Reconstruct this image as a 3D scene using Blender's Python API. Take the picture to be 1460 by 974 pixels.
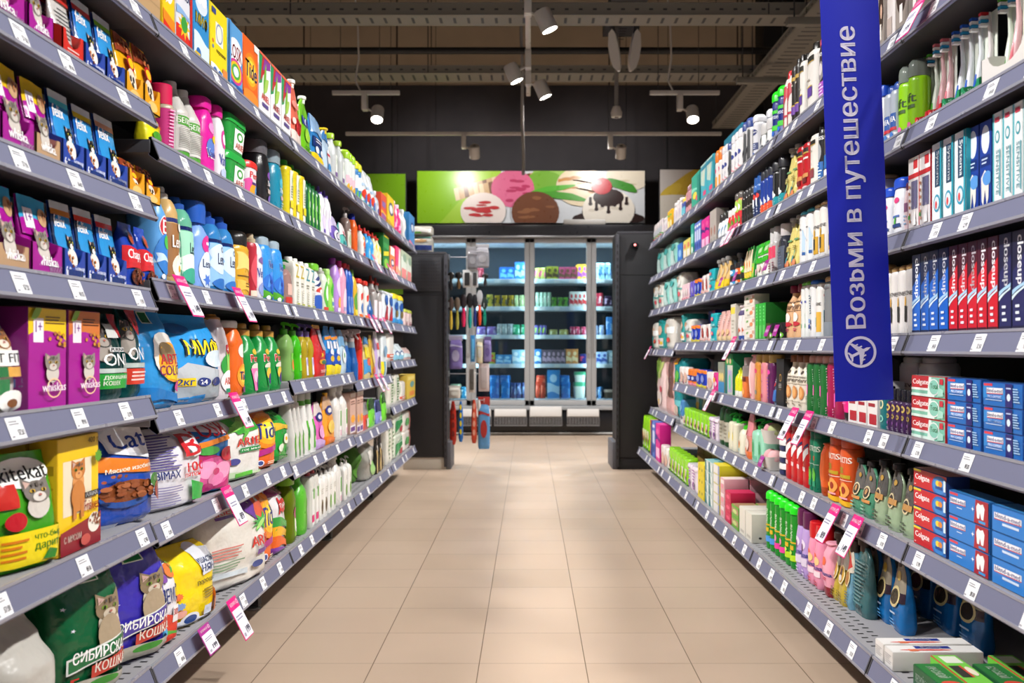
import bpy, bmesh, math, random, re
from mathutils import Matrix, Vector, noise
random.seed(7)
SC = bpy.context.scene
COL = SC.collection
for o in list(bpy.data.objects):
    bpy.data.objects.remove(o)
# ------------------------------------------------------------------ camera
F, CX, CY, H = 1440.0, 755.0, 497.0, 0.89       # focal length and vanishing point in pixels, eye height in metres
cam = bpy.data.cameras.new('camera')
cam.sensor_width = 36.0
cam.lens = 36.0 * F / 1460
cam.shift_x = -(CX - 730) / 1460
cam.shift_y = (CY - 487) / 1460
cam.dof.use_dof = True
cam.dof.focus_distance = 2.8
cam.dof.aperture_fstop = 5.6
cam.clip_start = 0.05
co = bpy.data.objects.new('camera', cam)
COL.objects.link(co)
co.location = (0, 0, H)
co.rotation_euler = (math.pi / 2, 0, 0)
SC.camera = co
# ------------------------------------------------------------------ world, exposure
w = bpy.data.worlds.new('store_air')
SC.world = w
w.use_nodes = True
w.node_tree.nodes['Background'].inputs[0].default_value = (0.95, 0.97, 1, 1)
w.node_tree.nodes['Background'].inputs[1].default_value = 0.22
SC.view_settings.view_transform = 'Standard'
SC.view_settings.look = 'None'
SC.view_settings.gamma = 1
SC.view_settings.use_curve_mapping = False
SC.view_settings.exposure = 0.0
SPOT_W = 215.0
FREEZER_W = 7.0


def spot(name, loc, aim, watts, size=95, blend=0.6, radius=0.06, col=(1, 0.98, 0.95)):
    l = bpy.data.lights.new(name, 'SPOT')
    l.energy = watts
    l.spot_size = math.radians(size)
    l.spot_blend = blend
    l.shadow_soft_size = radius
    l.color = col
    o = bpy.data.objects.new(name, l)
    COL.objects.link(o)
    o.location = loc
    o.rotation_euler = (Vector(aim) - Vector(loc)).to_track_quat('-Z', 'Y').to_euler()
    return o


# ------------------------------------------------------------------ materials
MATS = {}


def lin(h):
    if len(h) == 3:
        h = ''.join(c + c for c in h)
    r = []
    for i in (0, 2, 4):
        c = int(h[i:i + 2], 16) / 255
        r.append(c / 12.92 if c <= 0.04045 else ((c + 0.055) / 1.055) ** 2.4)
    return r


FIN = {  # roughness, metallic, transmission, bump, noise scale
    'p': (0.28, 0, 0, 0, 0), 'c': (0.42, 0, 0, 0.0, 0), 'f': (0.22, 0, 0, 0.25, 30), 'l': (0.5, 0, 0, 0, 0),
    'k': (0.12, 0, 0.75, 0, 0), 'x': (0.3, 0.85, 0, 0.25, 40), 'm': (0.6, 0, 0, 0, 0), 'd': (0.75, 0, 0, 0.1, 60),
    's': (0.35, 0.9, 0, 0, 0), 'q': (0.25, 0, 0.35, 0.3, 25), 'j': (0.2, 0, 0.3, 0, 0),
}


def mat(h, fin='p'):
    k = (h, fin)
    if k in MATS:
        return MATS[k]
    m = bpy.data.materials.new('surface_' + fin + '_' + h)
    m.use_nodes = True
    nt = m.node_tree
    b = nt.nodes['Principled BSDF']
    ro, me, tr, bu, ns = FIN[fin]
    c = lin(h)
    b.inputs['Base Color'].default_value = (*c, 1)
    b.inputs['Roughness'].default_value = ro
    b.inputs['Metallic'].default_value = me
    b.inputs['Transmission Weight'].default_value = tr
    if tr:
        b.inputs['IOR'].default_value = 1.25
    tc = nt.nodes.new('ShaderNodeTexCoord')
    nz = nt.nodes.new('ShaderNodeTexNoise')
    nz.inputs['Scale'].default_value = ns or 18
    nt.links.new(tc.outputs['Object'], nz.inputs['Vector'])
    if bu:
        bp = nt.nodes.new('ShaderNodeBump')
        bp.inputs['Strength'].default_value = bu
        bp.inputs['Distance'].default_value = 0.02
        nt.links.new(nz.outputs[0], bp.inputs['Height'])
        nt.links.new(bp.outputs[0], b.inputs['Normal'])
    else:
        mr = nt.nodes.new('ShaderNodeMapRange')
        mr.inputs['To Min'].default_value = max(0.02, ro - 0.02)
        mr.inputs['To Max'].default_value = ro + 0.02
        nt.links.new(nz.outputs[0], mr.inputs['Value'])
        nt.links.new(mr.outputs[0], b.inputs['Roughness'])
    MATS[k] = m
    return m


def glow(name, col, strength):
    m = bpy.data.materials.new(name)
    m.use_nodes = True
    b = m.node_tree.nodes['Principled BSDF']
    b.inputs['Base Color'].default_value = (0.9, 0.9, 0.9, 1)
    b.inputs['Emission Color'].default_value = (*col, 1)
    b.inputs['Emission Strength'].default_value = strength
    return m


def glass_mat(name, tint, refl=1.0):
    m = bpy.data.materials.new(name)
    m.use_nodes = True
    nt = m.node_tree
    nt.nodes.remove(nt.nodes['Principled BSDF'])
    t = nt.nodes.new('ShaderNodeBsdfTransparent')
    t.inputs[0].default_value = (*tint, 1)
    g = nt.nodes.new('ShaderNodeBsdfGlossy')
    g.inputs['Roughness'].default_value = 0.03
    fr = nt.nodes.new('ShaderNodeFresnel')
    fr.inputs[0].default_value = 1.45
    mx = nt.nodes.new('ShaderNodeMixShader')
    nt.links.new(fr.outputs[0], mx.inputs[0])
    nt.links.new(t.outputs[0], mx.inputs[1])
    nt.links.new(g.outputs[0], mx.inputs[2])
    nt.links.new(mx.outputs[0], nt.nodes['Material Output'].inputs[0])
    return m


# ------------------------------------------------------------------ mesh builder
class MB:
    def __init__(s):
        s.V, s.F, s.M, s.S, s.mats = [], [], [], [], []

    def slot(s, m):
        if m not in s.mats:
            s.mats.append(m)
        return s.mats.index(m)

    def add(s, verts, faces, m, smooth=False):
        k = len(s.V)
        s.V += [tuple(v) for v in verts]
        i = s.slot(m)
        for f in faces:
            s.F.append([k + a for a in f])
            s.M.append(i)
            s.S.append(smooth)
        return s

    def box(s, x0, y0, z0, x1, y1, z1, m, c=0.0):
        if c <= 0:
            v = [(x, y, z) for z in (z0, z1) for y in (y0, y1) for x in (x0, x1)]
            return s.add(v, [(0, 2, 3, 1), (4, 5, 7, 6), (0, 1, 5, 4), (2, 6, 7, 3), (0, 4, 6, 2), (1, 3, 7, 5)], m)
        bm = bmesh.new()
        bmesh.ops.create_cube(bm, size=1)
        for v in bm.verts:
            v.co = Vector((x0 if v.co.x < 0 else x1, y0 if v.co.y < 0 else y1, z0 if v.co.z < 0 else z1))
        bmesh.ops.bevel(bm, geom=bm.edges[:], offset=min(c, abs(x1 - x0) / 3, abs(y1 - y0) / 3, abs(z1 - z0) / 3), segments=2, affect='EDGES', profile=0.5)
        bm.verts.index_update()
        s.add([v.co for v in bm.verts], [[v.index for v in f.verts] for f in bm.faces], m)
        bm.free()
        return s

    def rings(s, rs, ms, cap=True, smooth=True):
        """rs: rings of equal length (lists of 3-D points); ms: one material or one per segment"""
        n = len(rs[0])
        for j in range(len(rs) - 1):
            m = ms[j] if isinstance(ms, list) else ms
            f = [(i, (i + 1) % n, n + (i + 1) % n, n + i) for i in range(n)]
            s.add(list(rs[j]) + list(rs[j + 1]), f, m, smooth)
        if cap:
            s.add(rs[0], [list(range(n))[::-1]], ms[0] if isinstance(ms, list) else ms)
            s.add(rs[-1], [list(range(n))], ms[-1] if isinstance(ms, list) else ms)
        return s

    def lathe(s, prof, m, cx=0, cy=0, n=20, axis='z', cap=True):
        rs = []
        for r, z in prof:
            ring = []
            for i in range(n):
                a = 2 * math.pi * i / n
                p = (r * math.cos(a), r * math.sin(a))
                ring.append((cx + p[0], cy + p[1], z) if axis == 'z' else ((cx + p[0], z, cy + p[1]) if axis == 'y' else (z, cx + p[0], cy + p[1])))
            rs.append(ring)
        return s.rings(rs, m, cap)

    def tube(s, pts, r, m, n=8, cap=True):
        pts = [Vector(p) for p in pts]
        rs = []
        for i, p in enumerate(pts):
            d = (pts[min(i + 1, len(pts) - 1)] - pts[max(i - 1, 0)]).normalized()
            u = d.cross(Vector((0, 0, 1)) if abs(d.z) < 0.9 else Vector((1, 0, 0))).normalized()
            v = d.cross(u)
            rr = r[i] if isinstance(r, (list, tuple)) else r
            rs.append([p + rr * (u * math.cos(2 * math.pi * k / n) + v * math.sin(2 * math.pi * k / n)) for k in range(n)])
        return s.rings(rs, m, cap)

    def prism(s, poly, axis, a, b, m):
        """closed 2-D polygon extruded from a to b along axis"""
        def P(p, t):
            return (t, p[0], p[1]) if axis == 'x' else ((p[0], t, p[1]) if axis == 'y' else (p[0], p[1], t))
        n = len(poly)
        s.add([P(p, a) for p in poly] + [P(p, b) for p in poly],
              [list(range(n))[::-1], list(range(n, 2 * n))] + [(i, (i + 1) % n, n + (i + 1) % n, n + i) for i in range(n)], m)
        return s

    def mesh(s, name):
        me = bpy.data.meshes.new(name)
        me.from_pydata(s.V, [], s.F)
        for m in s.mats:
            me.materials.append(m)
        me.polygons.foreach_set('material_index', s.M)
        bm = bmesh.new()
        bm.from_mesh(me)
        bmesh.ops.remove_doubles(bm, verts=bm.verts, dist=1e-5)
        bmesh.ops.recalc_face_normals(bm, faces=bm.faces)
        bm.to_mesh(me)
        bm.free()
        me.polygons.foreach_set('use_smooth', [True] * len(me.polygons))
        me.set_sharp_from_angle(angle=math.radians(40))
        return me

    def build(s, name, parent=None, loc=None):
        o = bpy.data.objects.new(name, s.mesh(name))
        COL.objects.link(o)
        if parent:
            o.parent = parent
        if loc:
            o.location = loc
        return o


def tag(o, label, cat, group=None, kind=None):
    if label:
        o['label'] = label
    if cat:
        o['category'] = cat
    if group:
        o['group'] = group
    if kind:
        o['kind'] = kind
    return o


def empty(name, loc=(0, 0, 0), rz=0):
    o = bpy.data.objects.new(name, None)
    COL.objects.link(o)
    o.location = loc
    o.rotation_euler = (0, 0, rz)
    o.empty_display_size = 0.05
    return o


def kids(o):
    return KIDS.get(o.name, [])


KIDS = {}


def note_kids(root):
    KIDS[root.name] = list(root.children)
    for c in root.children:
        note_kids(c)


def copy_tree(o, parent=None):
    c = o.copy()
    COL.objects.link(c)
    if parent:
        c.parent = parent
    for ch in kids(o):
        copy_tree(ch, c)
    return c


# ------------------------------------------------------------------ lettering and printed artwork
TXT = {}


def glyphs(st, bold=True):
    k = (st, bold)
    if k not in TXT:
        v, f, pen = [], [], 0.0
        for part in re.split('([ьЬ])', st):          # the soft sign is set from a latin b, its stem cut to the x-height
            if not part:
                continue
            c = bpy.data.curves.new('lettering', 'FONT')
            c.body = part.replace('ь', 'b').replace('Ь', 'b')
            c.resolution_u = 2
            o = bpy.data.objects.new('lettering', c)
            me = o.to_mesh()
            lead = min(p.co.x for p in me.vertices)
            pv = [(pen + p.co.x - lead, min(p.co.y, .53) if part == 'ь' else p.co.y) for p in me.vertices]
            f += [[i + len(v) for i in p.vertices] for p in me.polygons]
            v += pv
            pen = max(p[0] for p in pv) + .11
            o.to_mesh_clear()
            bpy.data.objects.remove(o)
            bpy.data.curves.remove(c)
        if bold:
            n = len(v)
            v = v + [(a + .035, b) for a, b in v]
            f = f + [[i + n for i in q] for q in f]
        x0, x1 = min(p[0] for p in v), max(p[0] for p in v)
        y0, y1 = min(p[1] for p in v), max(p[1] for p in v)
        TXT[k] = ([((a - x0) / (x1 - x0), (b - y0) / (y1 - y0)) for a, b in v], f)
    return TXT[k]


def T(st, u0, v0, u1, v1, c, rot=0, bold=True):
    """lettering stretched into the box u0..u1, v0..v1; rot=1 reads downwards, rot=-1 upwards"""
    v, f = glyphs(st, bold)
    if rot == 0:
        p = [(u0 + a * (u1 - u0), v0 + b * (v1 - v0)) for a, b in v]
    elif rot == 1:
        p = [(u0 + b * (u1 - u0), v1 - a * (v1 - v0)) for a, b in v]
    else:
        p = [(u1 - b * (u1 - u0), v0 + a * (v1 - v0)) for a, b in v]
    return (p, f, c)


def PG(pts, c):
    return (list(pts), [list(range(len(pts)))], c)


def R(u0, v0, u1, v1, c):
    return PG([(u0, v0), (u1, v0), (u1, v1), (u0, v1)], c)


def E(cu, cv, ru, rv, c, n=18, a=0.0):
    ca, sa = math.cos(a), math.sin(a)
    return PG([(cu + ru * math.cos(2 * math.pi * i / n) * ca - rv * math.sin(2 * math.pi * i / n) * sa,
                cv + ru * math.cos(2 * math.pi * i / n) * sa + rv * math.sin(2 * math.pi * i / n) * ca) for i in range(n)], c)


def ring(cu, cv, ru, rv, t, c, n=24):
    p = [(cu + ru * math.cos(2 * math.pi * i / n), cv + rv * math.sin(2 * math.pi * i / n)) for i in range(n)]
    q = [(cu + ru * t * math.cos(2 * math.pi * i / n), cv + rv * t * math.sin(2 * math.pi * i / n)) for i in range(n)]
    return (p + q, [[i, (i + 1) % n, n + (i + 1) % n, n + i] for i in range(n)], c)


def burst(cu, cv, ru, rv, c, k=10, t=0.72):
    return PG([(cu + ru * (1 if i % 2 == 0 else t) * math.cos(math.pi * i / k), cv + rv * (1 if i % 2 == 0 else t) * math.sin(math.pi * i / k)) for i in range(2 * k)], c)


def leaf(cu, cv, L, W, a, c):
    p = []
    for i in range(9):
        t = i / 8
        p.append((t - .5, math.sin(math.pi * t) * W / L * .5))
    for i in range(7, 0, -1):
        t = i / 8
        p.append((t - .5, -math.sin(math.pi * t) * W / L * .5))
    return PG([(cu + L * (x * math.cos(a) - y * math.sin(a)), cv + L * (x * math.sin(a) + y * math.cos(a))) for x, y in p], c)


def lines(u0, v0, u1, v1, c, k=4):
    rr = random.Random(int(u0 * 97 + v0 * 131 + k))
    out = []
    st = (v1 - v0) / k
    for i in range(k):
        out.append(R(u0, v0 + i * st + st * .3, u0 + (u1 - u0) * rr.uniform(.65, 1), v0 + i * st + st * .72, c))
    return out


def wave(v0, v1, c, a=0.04, u0=0.0, u1=1.0, ph=0.0, slope=0.0):
    n = 10
    lo = [(u0 + (u1 - u0) * i / n, v0 + a * math.sin(ph + 4 * i / n) + slope * i / n) for i in range(n + 1)]
    hi = [(u0 + (u1 - u0) * i / n, v1 + a * math.sin(ph + 1 + 4 * i / n) + slope * i / n) for i in range(n + 1)]
    return PG(lo + hi[::-1], c)


def bandw(v0, v1, c, a=.04, ph=0.):
    return wave(v0, v1, c, a, 0, 1, ph)


def cat(cu, cv, su, sv, c='8d857d', d='cfc7bf', eye='c9a23a'):
    return [PG([(cu - su, cv + .15 * sv), (cu - .95 * su, cv + 1.25 * sv), (cu - .25 * su, cv + .8 * sv)], c),
            PG([(cu + su, cv + .15 * sv), (cu + .95 * su, cv + 1.25 * sv), (cu + .25 * su, cv + .8 * sv)], c),
            E(cu, cv - 1.2 * sv, .85 * su, 1.1 * sv, d), E(cu, cv, su, .95 * sv, c),
            PG([(cu - .85 * su, cv + .35 * sv), (cu - .86 * su, cv + 1 * sv), (cu - .4 * su, cv + .75 * sv)], 'c9a79c'),
            E(cu, cv - .42 * sv, .5 * su, .42 * sv, d), E(cu - .42 * su, cv + .12 * sv, .2 * su, .16 * sv, eye),
            E(cu + .42 * su, cv + .12 * sv, .2 * su, .16 * sv, eye), E(cu - .42 * su, cv + .12 * sv, .08 * su, .14 * sv, '111'),
            E(cu + .42 * su, cv + .12 * sv, .08 * su, .14 * sv, '111'), E(cu, cv - .25 * sv, .12 * su, .1 * sv, 'b06a60'),
            R(cu - .1 * su, cv + .45 * sv, cu + .1 * su, cv + .85 * sv, '5c544e'), R(cu - .45 * su, cv + .5 * sv, cu - .3 * su, cv + .75 * sv, '5c544e'),
            R(cu + .3 * su, cv + .5 * sv, cu + .45 * su, cv + .75 * sv, '5c544e')]


def kibble(cu, cv, ru, rv, c='8a4a2a', k=16):
    rr = random.Random(5)
    return [E(cu + ru * rr.uniform(-1, 1), cv + rv * rr.uniform(-1, 1), ru * .2, rv * .3, rr.choice([c, 'a5603a', '6e3820']), 8) for _ in range(k)]


def rainbow(cu, cv, r, cols):
    return [E(cu, cv, r[0] * (1 - i / len(cols)), r[1] * (1 - i / len(cols)), c) for i, c in enumerate(cols)]


def flat(items):
    out = []
    for i in items:
        if isinstance(i, list):
            out += flat(i)
        else:
            out.append(i)
    return out


def art(mb, items, S, fin='c', cuts=(0, 0), off0=0.0005):
    """printed artwork laid over a surface: S(u, v, offset) -> point"""
    items = flat(items)
    bm = bmesh.new()
    mats = []
    for k, (p, fs, c) in enumerate(items):
        m = mat(c, fin)
        if m not in mats:
            mats.append(m)
        mi = mats.index(m)
        vs = [bm.verts.new((a, b, k)) for a, b in p]
        for f in fs:
            try:
                q = bm.faces.new([vs[i] for i in f])
                q.material_index = mi
            except ValueError:
                pass
    for ax, n in enumerate(cuts):
        for i in range(1, n):
            co_, no_ = [0, 0, 0], [0, 0, 0]
            co_[ax] = i / n
            no_[ax] = 1
            bmesh.ops.bisect_plane(bm, geom=bm.verts[:] + bm.edges[:] + bm.faces[:], plane_co=co_, plane_no=no_)
    for ax, lim, sg in ((0, 0, -1), (0, 1, 1), (1, 0, -1), (1, 1, 1)):
        if any((sg * (v.co[ax] - lim)) > 1e-4 for v in bm.verts):
            co_, no_ = [0, 0, 0], [0, 0, 0]
            co_[ax], no_[ax] = lim, sg
            bmesh.ops.bisect_plane(bm, geom=bm.verts[:] + bm.edges[:] + bm.faces[:], plane_co=co_, plane_no=no_, clear_outer=True)
    if cuts[0]:
        bmesh.ops.triangulate(bm, faces=[f for f in bm.faces if len(f.verts) > 4])
    bm.verts.index_update()
    by = {}
    for f in bm.faces:
        by.setdefault(f.material_index, []).append([v.index for v in f.verts])
    V = [S(v.co.x, v.co.y, off0 + 0.00022 * v.co.z) for v in bm.verts]
    k0 = len(mb.V)
    mb.V += V
    for mi, fs in by.items():
        i = mb.slot(mats[mi])
        for f in fs:
            mb.F.append([k0 + a for a in f])
            mb.M.append(i)
            mb.S.append(False)
    bm.free()


def interp(tab, v, j=1):
    for a, b in zip(tab, tab[1:]):
        if v <= b[0]:
            t = (v - a[0]) / max(1e-6, b[0] - a[0])
            t = t * t * (3 - 2 * t) * .5 + t * .5
            return a[j] + (b[j] - a[j]) * t
    return tab[-1][j]


def sell(a, b, n, cy, z, N=28):
    out = []
    for i in range(N):
        t = 2 * math.pi * (i + .5) / N
        c, s_ = math.cos(t), math.sin(t)
        out.append((a * math.copysign(abs(c) ** (2 / n), c), cy + b * math.copysign(abs(s_) ** (2 / n), s_), z))
    return out


# ------------------------------------------------------------------ product builders (front face at y = 0, looking to -y)
DES = {}


def design(key, fn, name, cat_, desc, depth):
    DES[key] = dict(fn=fn, name=name, cat=cat_, desc=desc, depth=depth)


def carton_mesh(name, w, d, h, side, items, top=None, side_art=None, top_art=None, fin='c', bev=.0012):
    b = MB()
    b.box(-w / 2, 0, 0, w / 2, d, h, mat(side, fin), bev)
    e = .0015
    art(b, items, lambda u, v, o: (-w / 2 + e + u * (w - 2 * e), -o, e + v * (h - 2 * e)), fin)
    if side_art:
        art(b, side_art, lambda u, v, o: (-w / 2 - o, d - e - u * (d - 2 * e), e + v * (h - 2 * e)), fin)
        art(b, side_art, lambda u, v, o: (w / 2 + o, e + u * (d - 2 * e), e + v * (h - 2 * e)), fin)
    if top or top_art:
        art(b, ([R(0, 0, 1, 1, top)] if top else []) + (top_art or []), lambda u, v, o: (-w / 2 + e + u * (w - 2 * e), e + v * (d - 2 * e), h + o), fin)
    return b.build(name)


def bx(key, name, cat_, desc, depth, front, items=(), side=None, top=None, side_art=None, top_art=None, fin='c'):
    def fn(w, d, h):
        return carton_mesh(name, w, d, h, side or front, [R(0, 0, 1, 1, front)] + list(items), top, side_art, top_art, fin)
    design(key, fn, name, cat_, desc, depth)


PROF = {
    'shamp': [(0, .86, .86), (.03, .97, .97), (.1, 1, 1), (.6, .97, .97), (.85, .84, .9), (.95, .62, .75), (1, .45, .6)],
    'det': [(0, .9, .9), (.04, 1, 1), (.5, .97, 1), (.7, .9, .95), (.85, .62, .8), (.95, .42, .6), (1, .4, .55)],
    'square': [(0, .95, .95), (.03, 1, 1), (.86, 1, 1), (.94, .85, .9), (1, .45, .5)],
    'soft': [(0, .85, .85), (.05, 1, 1), (.45, 1, 1), (.62, .9, .95), (.8, .88, .95), (.92, .6, .75), (1, .42, .55)],
    'spray': [(0, 1, 1), (.05, 1, 1), (.42, .97, 1), (.62, .66, .8), (.85, .46, .6), (1, .4, .5)],
    'can': [(0, .94, .94), (.02, 1, 1), (.93, 1, 1), (.97, .92, .92), (1, .84, .84)],
    'jug': [(0, 1, 1), (.03, 1, 1), (.68, 1, 1), (.84, .66, .7), (.94, .38, .45), (1, .36, .42)],
    'tall': [(0, .95, .95), (.02, 1, 1), (.92, 1, 1), (.98, .9, .9), (1, .62, .62)],
    'oval': [(0, .8, .8), (.04, .93, .93), (.3, 1, 1), (.75, .95, .97), (.95, .82, .85), (1, .72, .72)],
    'hips': [(0, .9, .9), (.06, 1, 1), (.3, .95, .95), (.5, .78, .9), (.7, .92, .95), (.88, .7, .8), (1, .4, .5)],
    'neck': [(0, .95, .95), (.03, 1, 1), (.6, .98, 1), (.75, .85, .9), (.86, .5, .6), (.92, .36, .45), (1, .36, .42)],
    'inv': [(0, .7, .7), (.05, .8, .8), (.5, 1, 1), (.8, .92, .85), (.93, .8, .5), (1, .72, .25)],
}


def bottle(name, w, d, h, prof, n, body, cap, items, bands, fin):
    if prof == 'can':
        w = min(w, d * 1.15)
    prof = PROF[prof]
    root = empty(name)
    kind, ch, cw, cc = cap[:4]
    w = min(w, d * 1.4)
    cfin = cap[4] if len(cap) > 4 else 'p'
    hb = h * (1 - ch)
    cy = d / 2
    vs = sorted(set([p[0] for p in prof] + [.15, .3, .45, .55, .65, .75, .8, .9] + [x for bnd in bands for x in bnd[:2] if 0 < x < 1]))
    rs, ms = [], []
    for i, v in enumerate(vs):
        rs.append(sell(w / 2 * interp(prof, v, 1), d / 2 * interp(prof, v, 2), n, cy, v * hb))
        if i + 1 < len(vs):
            mid = (v + vs[i + 1]) / 2
            m = mat(body, fin)
            for bnd in bands:
                if bnd[0] < mid < bnd[1]:
                    m = mat(bnd[2], bnd[3] if len(bnd) > 3 else fin)
            ms.append(m)
    b = MB()
    b.rings(rs, ms)
    b.build('body', root)
    if items:
        lb = MB()

        def S(u, v, o):
            a = w / 2 * interp(prof, v, 1)
            bb = d / 2 * interp(prof, v, 2)
            x = (u - .5) * w
            k = min(.985, abs(x) / a)
            x = math.copysign(k * a, x)
            return (x * (1 + o * 8), cy - (bb + o) * (1 - k ** n) ** (1 / n) - o, v * hb)
        art(lb, items, S, 'l', (8, 10))
        lb.build('label', root)
    c = MB()
    m = mat(cc, cfin)
    r = min(w, d * 1.15) / 2 * cw
    zb, zt = hb - .002, h
    pn = 'cap'
    if kind == 'cyl':
        c.lathe([(r, zb), (r, zt - .003), (r * .9, zt)], m, 0, cy, 16)
    elif kind == 'step':
        zm = zb + (zt - zb) * .55
        c.lathe([(r * 1.25, zb), (r * 1.25, zm - .003), (r * .95, zm), (r * .82, zm + .001), (r * .8, zt - .004), (r * .65, zt)], m, 0, cy, 16)
    elif kind == 'dome':
        dz = zt - zb
        c.lathe([(r, zb), (r, zb + dz * .5), (r * .93, zb + dz * .75), (r * .7, zb + dz * .93), (r * .3, zt)], m, 0, cy, 18)
    elif kind == 'flip':
        r = w / 2 * cw
        rb = d / 2 * cw
        c.rings([sell(r, rb, n, cy, zb), sell(r * 1.02, rb * 1.02, n, cy, zb + (zt - zb) * .6), sell(r * .97, rb * .97, n, cy, zt - .003), sell(r * .85, rb * .85, n, cy, zt)], m)
    elif kind == 'cone':
        c.lathe([(r, zb), (r * .95, zb + (zt - zb) * .35), (r * .42, zb + (zt - zb) * .45), (r * .3, zt)], m, 0, cy, 14)
    elif kind == 'trig':
        pn = 'trigger_head'
        dz = zt - zb
        c.lathe([(r, zb), (r, zb + dz * .28), (r * .7, zb + dz * .34), (r * .7, zb + dz * .6)], m, 0, cy, 12)
        y1, y0 = cy + r * 1.5, max(-.012, cy - .055)
        z1 = zb + dz * .58
        c.prism([(y1, z1), (y1 * .6 + cy * .4, zt), (y0 + .012, zt), (y0, zt - dz * .1), (y0, z1 + dz * .12), (cy - r, z1)], 'x', -r * .62, r * .62, m)
        c.prism([(cy - r * .8, z1), (cy - r * 1.3, z1), (y0 + .008, zb + dz * .2), (y0 + .014, zb + dz * .18)], 'x', -r * .3, r * .3, m)
    elif kind == 'pump':
        pn = 'pump_head'
        r *= .72
        dz = zt - zb
        c.lathe([(r, zb), (r, zb + dz * .42), (r * .8, zb + dz * .48), (r * .3, zb + dz * .5), (r * .3, zb + dz * .75)], m, 0, cy, 12)
        c.prism([(cy + r * .6, zb + dz * .74), (cy + r * .6, zt - dz * .06), (cy, zt), (cy - r * 1.2, zt - dz * .08), (cy - r * 1.9, zb + dz * .7), (cy - r * 1.6, zb + dz * .66), (cy - r * .9, zb + dz * .76)], 'x', -r * .38, r * .38, m)
    c.build(pn, root)
    return root


def bt(key, name, cat_, desc, depth, prof, n, body, cap, items=(), bands=(), fin='p'):
    design(key, lambda w, d, h: bottle(name, w, d or w * depth, h, prof, n, body, cap, list(items), list(bands), fin), name, cat_, desc, depth)


BAG = {
    'bag': ([(0, .88), (.05, .97), (.25, 1), (.7, .97), (.9, .9), (1, .86)], [(0, .72), (.06, .95), (.28, 1), (.6, .86), (.8, .5), (.93, .12), (1, .04)]),
    'full': ([(0, .86), (.06, .98), (.35, 1), (.75, .98), (.92, .88), (1, .7)], [(0, .7), (.06, .95), (.35, 1), (.7, .95), (.88, .62), (.97, .2), (1, .08)]),
    'pouch': ([(0, .97), (.05, 1), (.5, .98), (.9, .98), (1, .98)], [(0, .85), (.1, 1), (.45, .85), (.8, .35), (.9, .08), (1, .05)]),
    'lean': ([(0, .95), (.05, 1), (.5, .99), (.8, .92), (1, .62)], [(0, .85), (.1, 1), (.45, .85), (.8, .4), (.93, .12), (1, .06)]),
    'spout': ([(0, .97), (.05, 1), (.6, 1), (.82, .9), (.93, .58), (1, .3)], [(0, .8), (.1, 1), (.4, .8), (.7, .42), (.9, .26), (1, .24)]),
    'pack': ([(0, .9), (.06, .985), (.5, 1), (.94, .985), (1, .9)], [(0, .82), (.08, .97), (.5, 1), (.92, .97), (1, .82)]),
    'tri': ([(0, 1), (.1, .98), (.5, .72), (.85, .4), (1, .3)], [(0, .9), (.1, 1), (.5, .8), (.85, .4), (1, .2)]),
}


def bag(name, w, d, h, prof, col, items, bands, fin, spout, seed, wr):
    fa, fb = BAG[prof]
    n = 4.5 if prof == 'pack' else 3.2
    cy = d / 2
    hb = h * (1 - spout[1]) if spout else h
    sv = seed * 7.3

    def wrk(x, z):
        return wr * (noise.noise((x * 14 + sv, z * 16, sv)) + .4 * noise.noise((x * 26, z * 24 + sv, 1.7)))

    def S(u, v, o):
        a = w / 2 * interp(fa, v)
        bb = d / 2 * interp(fb, v)
        x = (u - .5) * w
        k = min(.985, abs(x) / a)
        x = math.copysign(k * a, x)
        return (x, cy - bb * (1 - k ** n) ** (1 / n) - o * 1.6 - wrk(x, v * hb) * min(1, bb / (d * .2)), v * hb)
    vs = sorted(set([0, .02, .05, .09] + [.13 + .04 * i for i in range(20)] + [.91, .93, .95, .98, 1] + [x for q in bands for x in q[:2]]))
    rs, ms = [], []
    for i, v in enumerate(vs):
        bb = d / 2 * interp(fb, v)
        ringp = []
        for x, y, z in sell(w / 2 * interp(fa, v), bb, n, cy, v * hb, 48):
            dd = wrk(x, z) * min(1, bb / (d * .2))
            ringp.append((x, y - dd if y < cy else y + dd, z))
        rs.append(ringp)
        if i + 1 < len(vs):
            mid = (v + vs[i + 1]) / 2
            m = mat(col, fin)
            for q in bands:
                if q[0] < mid < q[1]:
                    m = mat(q[2], q[3] if len(q) > 3 else fin)
            ms.append(m)
    b = MB()
    b.rings(rs, ms)
    art(b, items, S, 'f' if fin in 'fqx' else 'l', (12, 16), .0022)
    if not spout:
        return b.build(name)
    root = empty(name)
    b.build('pouch_body', root)
    c = MB()
    r = spout[2]
    c.lathe([(r * .7, hb - .012), (r * .7, hb + .004), (r, hb + .005), (r, h - .002), (r * .9, h)], mat(spout[0], 'p'), spout[3] * w if len(spout) > 3 else 0, cy, 14)
    c.build('spout_cap', root)
    return root


def bg(key, name, cat_, desc, depth, prof, col, items=(), bands=(), fin='f', spout=None, seed=1, wr=.004):
    design(key, lambda w, d, h: bag(name, w, d, h, prof, col, list(items), list(bands), fin, spout, seed, wr), name, cat_, desc, depth)


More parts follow.
